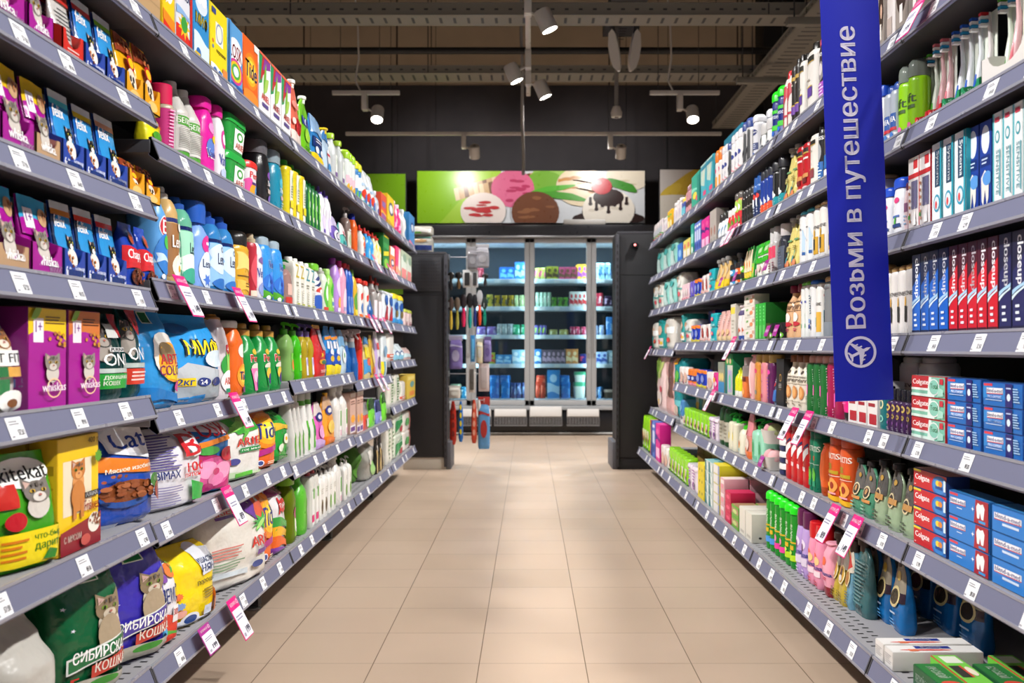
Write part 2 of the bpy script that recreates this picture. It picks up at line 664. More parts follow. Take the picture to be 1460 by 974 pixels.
def tub(key, name, cat_, desc, depth, col, lidc, items, taper=.86, n=5, lh=.14):
    def fn(w, d, h):
        root = empty(name)
        b = MB()
        hb = h * (1 - lh)
        cy = d / 2
        b.rings([sell(w / 2 * taper * .96, d / 2 * taper * .96, n, cy, 0), sell(w / 2 * taper, d / 2 * taper, n, cy, .004), sell(w / 2 * .95, d / 2 * .95, n, cy, hb)], mat(col))
        b.build('body', root)
        if items:
            l = MB()

            def S(u, v, o):
                q = taper + (.95 - taper) * v
                a = w / 2 * q
                x = (u - .5) * w * .97
                k = min(.97, abs(x) / a)
                return (math.copysign(k * a, x), cy - (d / 2 * q) * (1 - k ** n) ** (1 / n) - o - .0005, v * hb)
            art(l, items, S, 'l', (10, 4))
            l.build('label', root)
        c = MB()
        c.rings([sell(w / 2, d / 2, n, cy, hb - .003), sell(w / 2, d / 2, n, cy, hb + h * lh * .55), sell(w / 2 * .93, d / 2 * .93, n, cy, h - .001), sell(w / 2 * .88, d / 2 * .88, n, cy, h)], mat(lidc))
        c.build('lid', root)
        return root
    design(key, fn, name, cat_, desc, depth)


def tray(key, name, desc, col, items, inner, depth=.11, back=.85):
    """display carton: open top, sloping sides, a round bite out of the front"""
    def fn(w, d, h):
        t = .0022
        f = h * .52
        m, mi = mat(col, 'c'), mat(inner, 'c')
        b = MB()
        b.box(-w / 2, 0, 0, w / 2, d, t, mi)
        b.box(-w / 2, d - t, 0, w / 2, d, h * back, mi)
        for sx in (-1, 1):
            x0, x1 = (w / 2 - t, w / 2) if sx > 0 else (-w / 2, -w / 2 + t)
            b.prism([(0, 0), (d, 0), (d, h * back), (d * .6, h * back), (d * .2, f * 1.15), (0, f)], 'x', x0, x1, m)
        pts = [(-w / 2, 0), (w / 2, 0), (w / 2, f)]
        for i in range(9):
            a = math.pi * i / 8
            pts.append((w * .36 * math.cos(a), f - f * .52 * math.sin(a)))
        pts += [(-w / 2, f)]
        b.prism(pts, 'y', 0, t, m)
        art(b, items, lambda u, v, o: ((u - .5) * w, -o, v * f), 'c')
        return b.build(name)
    design(key, fn, name, 'display tray', desc, depth)


def tube(key, name, cat_, desc, col, capc, items, bands=(), fin='p'):
    def fn(w, d, h):
        root = empty(name)
        cy = d / 2
        hc = h * .13
        c = MB()
        c.lathe([(w * .36, 0), (w * .4, .003), (w * .4, hc)], mat(capc), 0, cy, 16)
        c.build('cap', root)
        b = MB()
        vs = [0, .03, .1, .3, .5, .7, .85, .94, 1]
        fa = [(0, .8), (.05, .86), (1, 1)]
        fb = [(0, .9), (.5, .75), (.9, .15), (.95, .06), (1, .06)]
        rs = [sell(w / 2 * interp(fa, v), d / 2 * interp(fb, v), 2.2, cy, hc + v * (h - hc)) for v in vs]
        ms = []
        for i in range(len(vs) - 1):
            mid = (vs[i] + vs[i + 1]) / 2
            m = mat(col, fin)
            for q in bands:
                if q[0] < mid < q[1]:
                    m = mat(q[2], fin)
            ms.append(m)
        b.rings(rs, ms)

        def S(u, v, o):
            a, bb = w / 2 * interp(fa, v), d / 2 * interp(fb, v)
            x = (u - .5) * w
            k = min(.97, abs(x) / a)
            return (math.copysign(k * a, x), cy - (bb + o) * (1 - k ** 2.2) ** (1 / 2.2) - o, hc + v * (h - hc))
        art(b, items, S, 'l', (8, 10))
        b.build('tube_body', root)
        return root
    design(key, fn, name, cat_, desc, .045)


def brush(key, desc, c1, c2):
    def fn(w, d, h):
        root = empty('toothbrush')
        y = .03
        b = MB()
        b.tube([(0, y, .004), (0, y - .004, h * .2), (0, y, h * .42), (0, y + .004, h * .6), (.004, y, h * .75), (0, y - .002, h * .98)],
               [.007, .009, .0075, .0055, .004, .005], mat(c1), 10)
        b.build('handle', root)
        g = MB()
        g.tube([(0, y - .006, h * .08), (0, y - .0095, h * .2), (0, y - .006, h * .36)], [.004, .0065, .004], mat(c2), 8)
        g.build('grip', root)
        t = MB()
        for k in range(4):
            z = h * (.83 + .04 * k)
            t.box(-.006, y - .02, z, .006, y - .004, z + h * .028, mat(['f4f4f4', '2a9ad0', 'f4f4f4', c2][k], 'l'))
        t.build('bristles', root)
        k = MB()
        k.box(-w / 2 + .001, y + .008, 0, w / 2 - .001, y + .0095, h * 1.0, mat('dfe6da', 'c'))
        k.build('backing_card', root)
        return root
    design(key, fn, 'toothbrush', 'toothbrush', desc, .06)


# ------------------------------------------------------------------ placing products
REG = []
PROTO = {}
SHELF = {}      # key -> side sign, shelf height, rail front x, words


def Ypx(px, x):
    return F * abs(x) / abs(px - CX)


def place(dz, shelf, pn, pf, yt=None, n=1, h=None, sb=.035, d=None, rows=1, lev=1, gap=.04, tilt=0, lean=0, jit=.25, desc=None):
    """n products of design dz between picture columns pn (near end) and pf (far end) on a shelf"""
    sd, z, fx, words = SHELF[shelf]
    x = fx + sb
    y0, y1 = Ypx(pn, x), Ypx(pf, x)
    g = DES[dz]
    wd = (y1 - y0) / n
    if h is None:
        h = (H + (CY - yt) * x / abs(pn - CX) - z) / lev
    y_m = (y0 + y1) / 2
    zz = above(sd, y_m, z)
    if zz and h * lev > zz - .054 - z:
        h = (zz - .054 - z) / lev
    dep = d or (g['depth'] if g['depth'] < .4 or g['depth'] > 1.5 else wd * g['depth'])
    key = (dz, round(wd, 3), round(h, 3), round(dep, 3))
    out = []
    rr = random.Random(sum(map(ord, shelf)) + int(pn))
    rz = sd * -math.pi / 2
    for r in range(rows):
        for l in range(lev):
            for i in range(n):
                if key not in PROTO:
                    o = g['fn'](wd * (1 - gap), dep, h)
                    note_kids(o)
                    PROTO[key] = o
                else:
                    o = copy_tree(PROTO[key])
                jx = rr.uniform(-1, 1) * .004 * jit * (n > 1)
                o.location = (sd * (x + r * (dep + .006) + abs(jx)), y0 + wd * (i + .5), z + l * h + .0005 * (l + 1))
                o.rotation_euler = (0, 0, rz + math.radians(tilt) + rr.uniform(-1, 1) * .03 * jit * (n > 1))
                if lean:
                    o.rotation_euler = (math.radians(-lean), 0, rz + math.radians(tilt))
                o['category'] = g['cat']
                REG.append((o, desc or g['desc'], words, o.location.y, r, l))
                out.append(o)
    return out


def above(sd, y, z):
    zs = [r[4] for r in RAILS if r[0] == sd and r[2] - .01 <= y <= r[3] + .01 and r[4] > z + .05]
    return min(zs) if zs else None


ORD = ['nearest', 'second', 'third', 'fourth', 'fifth', 'sixth', 'seventh', 'eighth', 'ninth', 'tenth', 'eleventh', 'twelfth', 'thirteenth', 'fourteenth', 'fifteenth', 'sixteenth']
NUM = ['zero', 'one', 'two', 'three', 'four', 'five', 'six', 'seven', 'eight', 'nine', 'ten', 'eleven', 'twelve', 'thirteen', 'fourteen', 'fifteen', 'sixteen']
LEV = ['bottom', 'second', 'third', 'fourth', 'fifth', 'sixth', 'seventh', 'eighth']


def name_all():
    gr = {}
    for e in REG:
        gr.setdefault((e[1], e[2]), []).append(e)
    for (d, wds), es in gr.items():
        ys = sorted(set(round(e[3], 3) for e in es))
        cols = []
        for y in ys:
            if not cols or y - cols[-1][-1] > .012:
                cols.append([y])
            else:
                cols[-1].append(y)

        def ci(y):
            return next(i for i, c in enumerate(cols) if c[0] - .001 <= round(y, 3) <= c[-1] + .001)
        multi = max(e[4] for e in es) > 0
        levs = max(e[5] for e in es) + 1
        for o, _, _, y, r, l in es:
            p = []
            if levs > 1:
                p.append('%s layer' % ('top' if l == levs - 1 else LEV[l]))
            if len(cols) > 1:
                k = ci(y)
                p.append(('%s of %s' % ('farthest' if k == len(cols) - 1 else ORD[k], NUM[len(cols)])) if len(cols) <= 16 else '%s' % k)
            if multi:
                p.append('front row' if r == 0 else 'row behind' if r == 1 else 'rear row')
            o['label'] = d + ', ' + (', '.join(p) + ', ' if p else '') + wds
            if len(es) > 1:
                o['group'] = d + ' run on the ' + wds


# ================================================================== ROOM SHELL
def struct(name, mb):
    o = mb.build(name)
    o['kind'] = 'structure'
    return o


def tile_mat():
    m = bpy.data.materials.new('floor_tiles')
    m.use_nodes = True
    nt = m.node_tree
    b = nt.nodes['Principled BSDF']
    tc = nt.nodes.new('ShaderNodeTexCoord')
    mp = nt.nodes.new('ShaderNodeMapping')
    mp.inputs['Location'].default_value = (.142, -2.854 + 3.035, 0)
    br = nt.nodes.new('ShaderNodeTexBrick')
    br.offset = 0
    br.inputs['Scale'].default_value = 1
    br.inputs['Brick Width'].default_value = .2995
    br.inputs['Row Height'].default_value = .3035
    br.inputs['Mortar Size'].default_value = .0016
    br.inputs['Mortar Smooth'].default_value = .3
    br.inputs['Bias'].default_value = 0
    br.inputs['Color1'].default_value = (*lin('c4ad99'), 1)
    br.inputs['Color2'].default_value = (*lin('bea792'), 1)
    br.inputs['Mortar'].default_value = (*lin('7d6a58'), 1)
    nt.links.new(tc.outputs['Object'], mp.inputs['Vector'])
    nt.links.new(mp.outputs[0], br.inputs['Vector'])
    nz = nt.nodes.new('ShaderNodeTexNoise')
    nz.inputs['Scale'].default_value = 2.2
    nz.inputs['Detail'].default_value = 6
    nt.links.new(tc.outputs['Object'], nz.inputs['Vector'])
    mx = nt.nodes.new('ShaderNodeMix')
    mx.data_type = 'RGBA'
    mx.blend_type = 'MULTIPLY'
    mx.inputs[0].default_value = .22
    nt.links.new(br.outputs['Color'], mx.inputs[6])
    nt.links.new(nz.outputs[0], mx.inputs[7])
    nt.links.new(mx.outputs[2], b.inputs['Base Color'])
    mr = nt.nodes.new('ShaderNodeMapRange')
    mr.inputs['To Min'].default_value = .3
    mr.inputs['To Max'].default_value = .46
    nt.links.new(nz.outputs[0], mr.inputs[0])
    nt.links.new(mr.outputs[0], b.inputs['Roughness'])
    bp = nt.nodes.new('ShaderNodeBump')
    bp.inputs['Strength'].default_value = .25
    bp.inputs['Distance'].default_value = .002
    iv = nt.nodes.new('ShaderNodeInvert')
    nt.links.new(br.outputs['Fac'], iv.inputs['Color'])
    nt.links.new(iv.outputs[0], bp.inputs['Height'])
    nt.links.new(bp.outputs[0], b.inputs['Normal'])
    return m


def rough_mat(name, c, c2, sc, ro=.8, stretch=(1, 1, 1)):
    m = bpy.data.materials.new(name)
    m.use_nodes = True
    nt = m.node_tree
    b = nt.nodes['Principled BSDF']
    tc = nt.nodes.new('ShaderNodeTexCoord')
    mp = nt.nodes.new('ShaderNodeMapping')
    mp.inputs['Scale'].default_value = stretch
    nz = nt.nodes.new('ShaderNodeTexNoise')
    nz.inputs['Scale'].default_value = sc
    nz.inputs['Detail'].default_value = 8
    cr = nt.nodes.new('ShaderNodeValToRGB')
    cr.color_ramp.elements[0].color = (*lin(c), 1)
    cr.color_ramp.elements[1].color = (*lin(c2), 1)
    cr.color_ramp.elements[0].position = .3
    cr.color_ramp.elements[1].position = .7
    nt.links.new(tc.outputs['Object'], mp.inputs[0])
    nt.links.new(mp.outputs[0], nz.inputs['Vector'])
    nt.links.new(nz.outputs[0], cr.inputs[0])
    nt.links.new(cr.outputs[0], b.inputs['Base Color'])
    b.inputs['Roughness'].default_value = ro
    return m


BACK = 11.4
struct('floor', MB().box(-5, -2, -.05, 5, BACK + .2, 0, tile_mat()))
wall_m = rough_mat('charcoal_wall', '383437', '413c3f', 3, .75)
brown_m = rough_mat('bare_concrete', 'bba88f', 'c9b59a', 2.5, .85)
wb = MB()
wb.box(-5, BACK, 0, 5, BACK + .2, 3.86, wall_m)
for x in (-3.1, -1.55, 1.55, 3.1):
    wb.box(x - .006, BACK - .004, 0, x + .006, BACK, 3.86, mat('1c1b1c', 'm'))
struct('wall_back', wb)
wb = MB()
wb.box(-5, BACK + .02, 3.86, 5, BACK + .2, 5.3, brown_m)
for x in (-3.6, -2.55, -1.5, .9, 2.35, 3.6):
    wb.box(x - .008, BACK + .012, 3.86, x + .008, BACK + .02, 5.3, mat('4a3d32', 'm'))
struct('trim_1', wb)
struct('ceiling', MB().box(-5, -2, 5.2, 5, BACK + .2, 5.3, rough_mat('dark_ceiling', '8a7a6a', '978674', 2, .9)))
struct('wall_left', MB().box(-5.2, -2, 0, -5, BACK + .2, 5.3, wall_m))
struct('wall_right', MB().box(5, -2, 0, 5.2, BACK + .2, 5.3, wall_m))
DK = mat('1d1c20', 'm')
# dark column far right behind the shelves
struct('pillar', MB().box(2.55, 11.0, 0, 3.0, BACK, 5.2, mat('161518', 'm'), .01))

# ------------------------------------------------------------------ shelving bays
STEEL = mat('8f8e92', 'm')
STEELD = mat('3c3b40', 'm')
RAIL = mat('686a82', 'm')
RAILT = mat('8d8d98', 'p')
BLACK = mat('121114', 'm')
NAMES = ['nearest', 'second', 'third', 'fourth', 'farthest']
RAILS = []


def shelf_obj(parent, sd, fx, bx_, y0, y1, z, side):
    t = .03
    b = MB()
    b.box(min(sd * (fx + .016), sd * bx_), y0, z - t, max(sd * (fx + .016), sd * bx_), y1, z - .0005, STEEL if z < .95 else STEELD, .002)  # high shelves use the dark steel: shade of their undersides put into the colour
    s = b.build('shelf', parent)
    if z < .25:                       # slotted base deck
        k = MB()
        n = int((y1 - y0) / .035)
        for r in range(2):
            for i in range(n):
                yy = y0 + .02 + i * .035 + r * .017
                xx = fx + .05 + r * .03
                k.box(sd * xx - .008, yy - .004, z - .0004, sd * xx + .008, yy + .004, z - .0002, BLACK)
        k.build('slots', s)
    r = MB()
    h = .046
    xt, xb = fx + .0155, fx - .002
    pts = [(sd * xt, z + .004), (sd * xb, z + .004 - h), (sd * (xb + .004), z - h - .001), (sd * (fx + .02), z - h + .012), (sd * (fx + .02), z + .004)]
    if sd > 0:
        pts = pts[::-1]
    r.prism(pts, 'y', y0 + .003, y1 - .003, RAIL)
    for q, w_ in ((.0, .004), (.92, .004)):
        xx, zz = xt + (xb - xt) * q, z + .004 - h * q
        r.box(min(sd * (xx - .003), sd * (xx + .002)), y0 + .003, zz - w_, max(sd * (xx - .003), sd * (xx + .002)), y1 - .003, zz + .0015, RAILT)
    for yy in (y0 + .003, y1 - .009):
        r.prism([(p[0] - sd * .0015, p[1]) for p in pts], 'y', yy, yy + .006, STEELD)
    r.build('price_rail', s)
    for yy in (y0 + .02, y1 - .02):
        g = MB()
        g.prism([(sd * (bx_ - .1), z - t), (sd * bx_, z - t), (sd * bx_, z - t - .05), (sd * (bx_ - .03), z - t - .04)], 'y', yy - .0015, yy + .0015, STEELD)
        g.build('bracket', s)
    RAILS.append((sd, fx, y0, y1, z, side))
    return s


def bay(sd, fx, fb, y0, y1, zs, base, side, k, n):
    bxk = fx + .47
    o = empty('shelving_bay', (sd * fx, y0, 0))
    lab = '%s of the five %s wall shelving bays, %s' % (NAMES[k], side, n)
    tag(o, lab, 'shelving', side + ' row of shelving bays')
    inv = Vector((-sd * fx, -y0, 0))
    b = MB()
    b.box(min(sd * bxk, sd * (bxk + .02)), y0, .1, max(sd * bxk, sd * (bxk + .02)), y1, 1.7, BLACK)
    b.build('back_panel', o)
    u = MB()
    u.box(sd * bxk - .02, y0 + .002, 0, sd * bxk + .02, y0 + .032, 1.7, BLACK)
    u.build('upright', o)
    f = MB()
    f.box(min(sd * (fb + .12), sd * bxk), y0 + .003, .015, max(sd * (fb + .12), sd * bxk), y0 + .043, .12, BLACK)
    f.lathe([(.03, 0), (.03, .006), (.012, .008), (.012, .02)], mat('8a8a88', 'm'), sd * (fb + .15), y0 + .035, 12)
    f.build('foot', o)
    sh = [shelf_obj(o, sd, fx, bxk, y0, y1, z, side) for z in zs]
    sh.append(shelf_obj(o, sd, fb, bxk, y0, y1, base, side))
    for c in o.children:
        c.location = inv
    return o


LY = [.92, 2.17, 3.42, 4.67, 5.92, 7.17]
LB = [[1.606, 1.408, 1.209, 1.014, .785, .517], [1.606, 1.341, 1.038, .751, .507], [1.606, 1.341, 1.038, .776, .488], [1.606, 1.341, 1.038, .734, .474], [1.606, 1.341, 1.038, .811, .541]]
LN = ['holding pet food', 'holding washing powder bags', 'holding soaps and cleaners', 'holding cleaning cloths', 'holding paper towels']
for k in range(5):
    bay(-1, .80, .80, LY[k], LY[k + 1], LB[k], .205 if k == 0 else .20, 'left', k, LN[k])
RY = [1.08, 2.328, 3.56, 4.805, 6.05, 7.29]
RN = ['holding toothpaste cartons', 'holding shampoo bottles', 'holding shower gels', 'holding wipes', 'holding nappies']
for k in range(5):
    zs = [1.641, 1.396, 1.161] + ([.921, .684, .438] if k < 4 else [.885, .466])
    bay(1, .86, .776, RY[k], RY[k + 1], zs, .178, 'right', k, RN[k])

# ------------------------------------------------------------------ price tags in the rails
def price_tag_mesh(seed):
    rr = random.Random(seed)
    b = MB()
    b.box(-.024, -.0006, -.018, .024, 0, .018, mat('e9e9ec', 'l'))
    art(b, [lines(.12, .62, .88, .86, '8a8a90', 2), T(rr.choice(['12.90', '89.00', '149', '57.50']), .5, .16, .9, .42, '4a4a52'), R(.06, .08, .22, .16, '9a9aa2')],
        lambda u, v, o: (-.024 + .048 * u, -.0006 - o, -.018 + .036 * v), 'l')
    return b.build('price_tag')


TAGP = [price_tag_mesh(i) for i in range(3)]
TAGS = []
ntag = 0
rt = random.Random(3)
for sd, fx, y0, y1, z, side in RAILS:
    near = y0 < 2.1
    mid = y0 < 3.5
    n = (5 if near else 5 if mid else 6 if y0 < 4.6 else 4)
    if side == 'right' and mid and not near:
        n = 6
    ys = []
    for i in range(n):
        yy = y0 + (y1 - y0) * (i + .5 + rt.uniform(-.3, .3)) / n
        if near and yy < 1.45:
            continue
        ys.append(yy)
    for yy in ys:
        p = TAGP[ntag % 3]
        o = p if ntag < 3 else p.copy()
        if ntag >= 3:
            COL.objects.link(o)
        ntag += 1
        ang = math.atan2(.0175, .046)
        o.location = (sd * (fx + .0068 - .0012), yy, z + .004 - .024)
        o.rotation_euler = (ang * 1.0, 0, sd * -math.pi / 2)
        o.rotation_euler = (-ang, 0, sd * -math.pi / 2)
        TAGS.append((o, sd, fx, yy, z))
print('TAGS', ntag)


USED = set()


def name_tags():
    seen = {}
    for o, sd, fx, y, z in TAGS:
        best, bd = None, 9
        for e in REG:
            q = e[0]
            if q.location.x * sd > 0 and -.02 < q.location.z - z < .03 and abs(q.location.x) < fx + .16:
                dd = abs(q.location.y - y)
                if dd < bd:
                    best, bd = e, dd
        words = best[2] if best else ('left' if sd < 0 else 'right') + ' shelf'
        pass
        d = best[1] if best else 'goods'
        seen.setdefault((d, words), []).append((y, o))
    for (d, words), l in seen.items():
        l.sort(key=lambda t: t[0])
        for i, (y, o) in enumerate(l):
            dw = d.split(' with ')[0].split(' lying')[0].split(' standing')[0]
            lb = '%sprice tag under %s, %s' % ((ORD[i] + ' ') if len(l) > 1 else 'white ', dw, words)
            if lb in USED:
                lb = lb.replace('price tag under ', 'price tag under the farther ')
            USED.add(lb)
            o['label'] = lb
            o['category'] = 'price tag'
            o['group'] = 'price tags on the %s shelves' % ('left' if 'left' in words else 'right')


# ------------------------------------------------------------------ hanging promo cards
def promo(px, py, hgt, side, z_, fx, word, col='e01a7c', wpx=None, nm='magenta promo card', y=None):
    sd = -1 if side == 'left' else 1
    y = Ypx(px, fx)
    w, h = .078, hgt
    root = empty('promo_card', (sd * (fx - .004), y, z_), sd * -math.pi / 2)
    b = MB()
    b.box(-w / 2, -.0012, -h, w / 2, 0, 0, mat(col, 'p'), .0005)
    hd = b.build('backing', root)
    s = MB()
    s.box(-w / 2 + .003, -.0022, -h + .003, w / 2 - .003, -.0013, -h * .27, mat('e4e2ec', 'l'))
    art(s, [lines(.1, .62, .9, .82, '8a88a0', 2), T(random.choice(['199', '149', '89']), .45, .12, .88, .36, '4a4a5c'), R(.08, .08, .24, .2, 'a0a0b0')],
        lambda u, v, o: (-w / 2 + .003 + u * (w - .006), -.0022 - o, -h + .003 + v * (h * .73 - .003)), 'l')
    s.build('price_sheet', root)
    t = MB()
    art(t, [T('новинка', .12, .3, .7, .66, 'f4c8e0'), ring(.84, .5, .09, .26, .6, 'f4c8e0')], lambda u, v, o: (-w / 2 + u * w, -.0014 - o, -h * .25 + v * h * .24), 'l')
    t.build('printed_heading', root)
    root.rotation_euler = (math.radians(-27), 0, sd * -math.pi / 2)
    tag(root, nm + ' with price sheet ' + word, 'promo card', 'promo cards hanging from the shelf rails')
    return root


promo(251, 0, .105, 'left', 1.055, .80, 'under the sky blue bottles, left fourth shelf')
promo(334, 0, .105, 'left', 1.055, .80, 'under the clear blue bottles, left fourth shelf')
promo(524, 0, .1, 'left', 1.06, .80, 'first of three far along the left fourth shelf')
promo(531, 0, .1, 'left', 1.06, .80, 'second of three far along the left fourth shelf')
promo(545, 0, .1, 'left', 1.06, .80, 'third of three far along the left fourth shelf')
promo(530, 0, .1, 'left', 1.365, .80, 'alone far along the left fifth shelf')
promo(551, 0, .1, 'left', 1.365, .80, 'beside another near the end, left fifth shelf')
promo(556, 0, .1, 'left', 1.365, .80, 'last near the end of the left fifth shelf')
promo(329, 0, .105, 'left', .772, .80, 'under the orange gel bottle, left third shelf')
promo(534, 0, .1, 'left', .757, .80, 'under the yellow wipes, left third shelf')
promo(541, 0, .1, 'left', .757, .80, 'under the lilac edged pouch, left third shelf')
promo(318, 0, .11, 'left', .53, .80, 'under the orchid powder bag, left second shelf')
promo(326, 0, .115, 'left', .225, .80, 'over the floor under the big cream bag')
promo(286, 0, .07, 'left', .215, .80, 'under the yellow powder bag, left bottom shelf', 'a82a8c', nm='short violet promo card')
promo(1045, 0, .1, 'right', 1.41, .86, 'first of two under the red shower gels')
promo(1052, 0, .1, 'right', 1.41, .86, 'second of two under the red shower gels')
promo(1050, 0, .11, 'right', .94, .86, 'under the white tubes, right fourth shelf')
promo(1020, 0, .11, 'right', .70, .86, 'under the magenta wipes, right third shelf')
promo(1137, 0, .115, 'right', .70, .86, 'first of two over the red shower gel bottles')
promo(1158, 0, .115, 'right', .70, .86, 'second of two over the teal shampoo bottles')
promo(1196, 0, .115, 'right', .455, .86, 'first of two over the pink balm bottles')
promo(1228, 0, .115, 'right', .455, .86, 'second of two over the golden refill pouches')
promo(1318, 0, .1, 'right', 1.655, .86, 'from the right top shelf above the toothbrushes')
promo(929, 0, .1, 'right', .905, .86, 'at the far end under the nappies')
for px, z_, wd in [(1092, .962, 'left of a pair under the green cartons'), (1104, .962, 'under the black cream jars'), (1090, 1.203, 'under the green topped pouch'), (1046, 1.2, 'under the small black jars'), (1026, 1.2, 'under the yellow face pouches'), (1083, .478, 'under the mint soap bottles')]:
    y = Ypx(px, .858)
    b = MB()
    b.box(-.03, -.001, -.03, .03, 0, 0.012, mat('a3188c', 'p'), .0004)
    art(b, [T('акция', .15, .3, .85, .65, 'f0d0ec')], lambda u, v, o: (-.03 + .06 * u, -.001 - o, -.03 + .042 * v), 'l')
    o = b.build('shelf_flag')
    o.location = (.866, y, z_)
    o.rotation_euler = (math.radians(-20), 0, -math.pi / 2)
    tag(o, 'small violet shelf flag clipped to the rail ' + wd, 'shelf flag', 'violet shelf flags')

# ------------------------------------------------------------------ blue banner sign
ys = 2.325
root = empty('hanging_sign', (.771, ys, .77))
b = MB()
n = 12
W2, HH = .067, 1.06
rs = []
front, back = [], []
for i in range(n + 1):
    u = -1 + 2 * i / n
    yy = -.006 * (1 - u * u)
    front.append((u * W2, yy - .001))
    back.append((u * W2, yy + .001))
b.prism(front + back[::-1], 'z', 0, HH, mat('0616a4', 'l'))
b.build('board', root)
t = MB()
S_ = lambda u, v, o: ((u - .5) * 2 * W2, -.006 * (1 - (2 * u - 1) ** 2) - .001 - o, v * HH)
art(t, [T('Возьми в путешествие', .22, .157, .65, .812, 'd8d2e6', rot=-1)], S_, 'l', (24, 30), .001)
t.build('lettering', root)
t = MB()
k = W2 * 2 / HH
cu, cv, r = .45, .106, .27
pl = [ring(cu, cv, r, r * k, .83, 'd8d2e6', 32)]


def pr(pts, a=.42):
    ca, sa = math.cos(a), math.sin(a)
    return PG([(cu + (x * ca - y * sa), cv + (x * sa + y * ca) * k) for x, y in pts], 'd8d2e6')


pl += [pr([(-.2, -.022), (.12, -.026), (.19, 0), (.12, .026), (-.2, .022)]), pr([(-.03, .0), (.08, 0), (-.07, .2), (-.11, .2)]), pr([(-.03, 0), (.08, 0), (-.07, -.2), (-.11, -.2)]), pr([(-.03, .07), (.06, .07), (.06, .095), (-.03, .095)]), pr([(-.03, -.07), (.06, -.07), (.06, -.095), (-.03, -.095)]), pr([(-.07, .13), (.01, .13), (.01, .15), (-.07, .15)]), pr([(-.07, -.13), (.01, -.13), (.01, -.15), (-.07, -.15)]),
       pr([(-.19, 0), (-.14, 0), (-.19, .085), (-.215, .085)]), pr([(-.19, 0), (-.14, 0), (-.19, -.085), (-.215, -.085)])]
art(t, pl, S_, 'l', (24, 30), .001)
t.build('plane_emblem', root)
a_ = MB()
a_.box(.05, .001, 1.03, .13, .006, 1.045, STEELD)
a_.build('mounting_arm', root)
root.rotation_euler = (0, math.radians(-2.2), 0)
tag(root, 'tall blue sign with white lettering and aeroplane emblem, beside the toothpaste shelves', 'sign')


# ================================================================== LEFT SIDE: printed designs
MG, PU = 'a3128f', '6c1a86'
bx('cat_box_y', 'cat_food_box', 'cat food', 'tall magenta cat food box with yellow top', .075, MG,
   [wave(.66, 1, 'e8c413', .0), E(.42, .62, .62, .16, MG), R(.12, .66, .38, .9, 'f3e9f3'), T('1+', .17, .76, .34, .87, PU), lines(.42, .84, .95, .93, '6b4a12', 3),
    kibble(.72, .7, .2, .07, 'c98a2c', 12), leaf(.15, .95, .3, .1, .4, '7fae2c'), cat(.56, .45, .2, .085), ring(.56, .2, .2, .1, .86, 'f0c79a'), T('whiskas', .24, .17, .88, .255, 'fff')], side='7d1270', top='d9b010')
bx('cat_box_o', 'cat_food_box', 'cat food', 'tall magenta cat food box with orange top', .075, MG,
   [wave(.66, 1, 'cf7432', .0), E(.42, .62, .62, .16, MG), R(.12, .66, .38, .9, 'f3e3e9'), T('1+', .17, .76, .34, .87, PU), lines(.42, .84, .95, .93, '5b2c12', 3),
    kibble(.72, .7, .2, .07, 'c98a2c', 12), leaf(.15, .95, .3, .1, .4, '7fae2c'), cat(.56, .45, .2, .085), ring(.56, .2, .2, .1, .86, 'f0c79a'), T('whiskas', .24, .17, .88, .255, 'fff')], side='7d1270', top='b8602a')


def wpouch(top):
    return [wave(.62, 1, top, .02), E(.4, .6, .7, .12, MG), R(.12, .58, .42, .84, 'f4ecf4'), T('1+', .17, .66, .38, .79, PU), E(.78, .75, .18, .12, 'c8a078'), kibble(.78, .75, .13, .08, 'b5764a', 8),
            cat(.48, .42, .24, .13), T('whiskas', .16, .1, .9, .22, 'fff')]


bg('wp_y', 'cat_food_pouch', 'cat food', 'magenta cat pouch with yellow top', .02, 'pouch', MG, wpouch('e2bb18'), seed=2, wr=.002)
bg('wp_b', 'cat_food_pouch', 'cat food', 'magenta cat pouch with blue top', .02, 'pouch', MG, wpouch('37a0cf'), seed=3, wr=.002)
bg('wp_p', 'cat_food_pouch', 'cat food', 'pale pink cat pouch', .02, 'pouch', 'd88ab4', wpouch('e7b9cf'), seed=4, wr=.002)


def fpouch(top, key, bgc='1b63b8', words_='dark blue cat pouch'):
    bg(key, 'cat_food_pouch', 'cat food', words_, .02, 'pouch', '1a3f8f',
       [R(0, .1, 1, .9, bgc), E(.6, .55, .55, .35, '2f8fd0'), R(0, .9, 1, 1, 'c8ccd0'), R(.02, .82, .98, .9, top), T('felix', .08, .66, .6, .82, 'fff'), cat(.62, .46, .16, .1, '22262a', 'f4f4f4', 'd8d040'),
        E(.5, .26, .24, .12, 'eee6dc'), kibble(.28, .22, .2, .08, 'b5703c', 9), R(0, 0, 1, .1, '16306e')], seed=5, wr=.002)


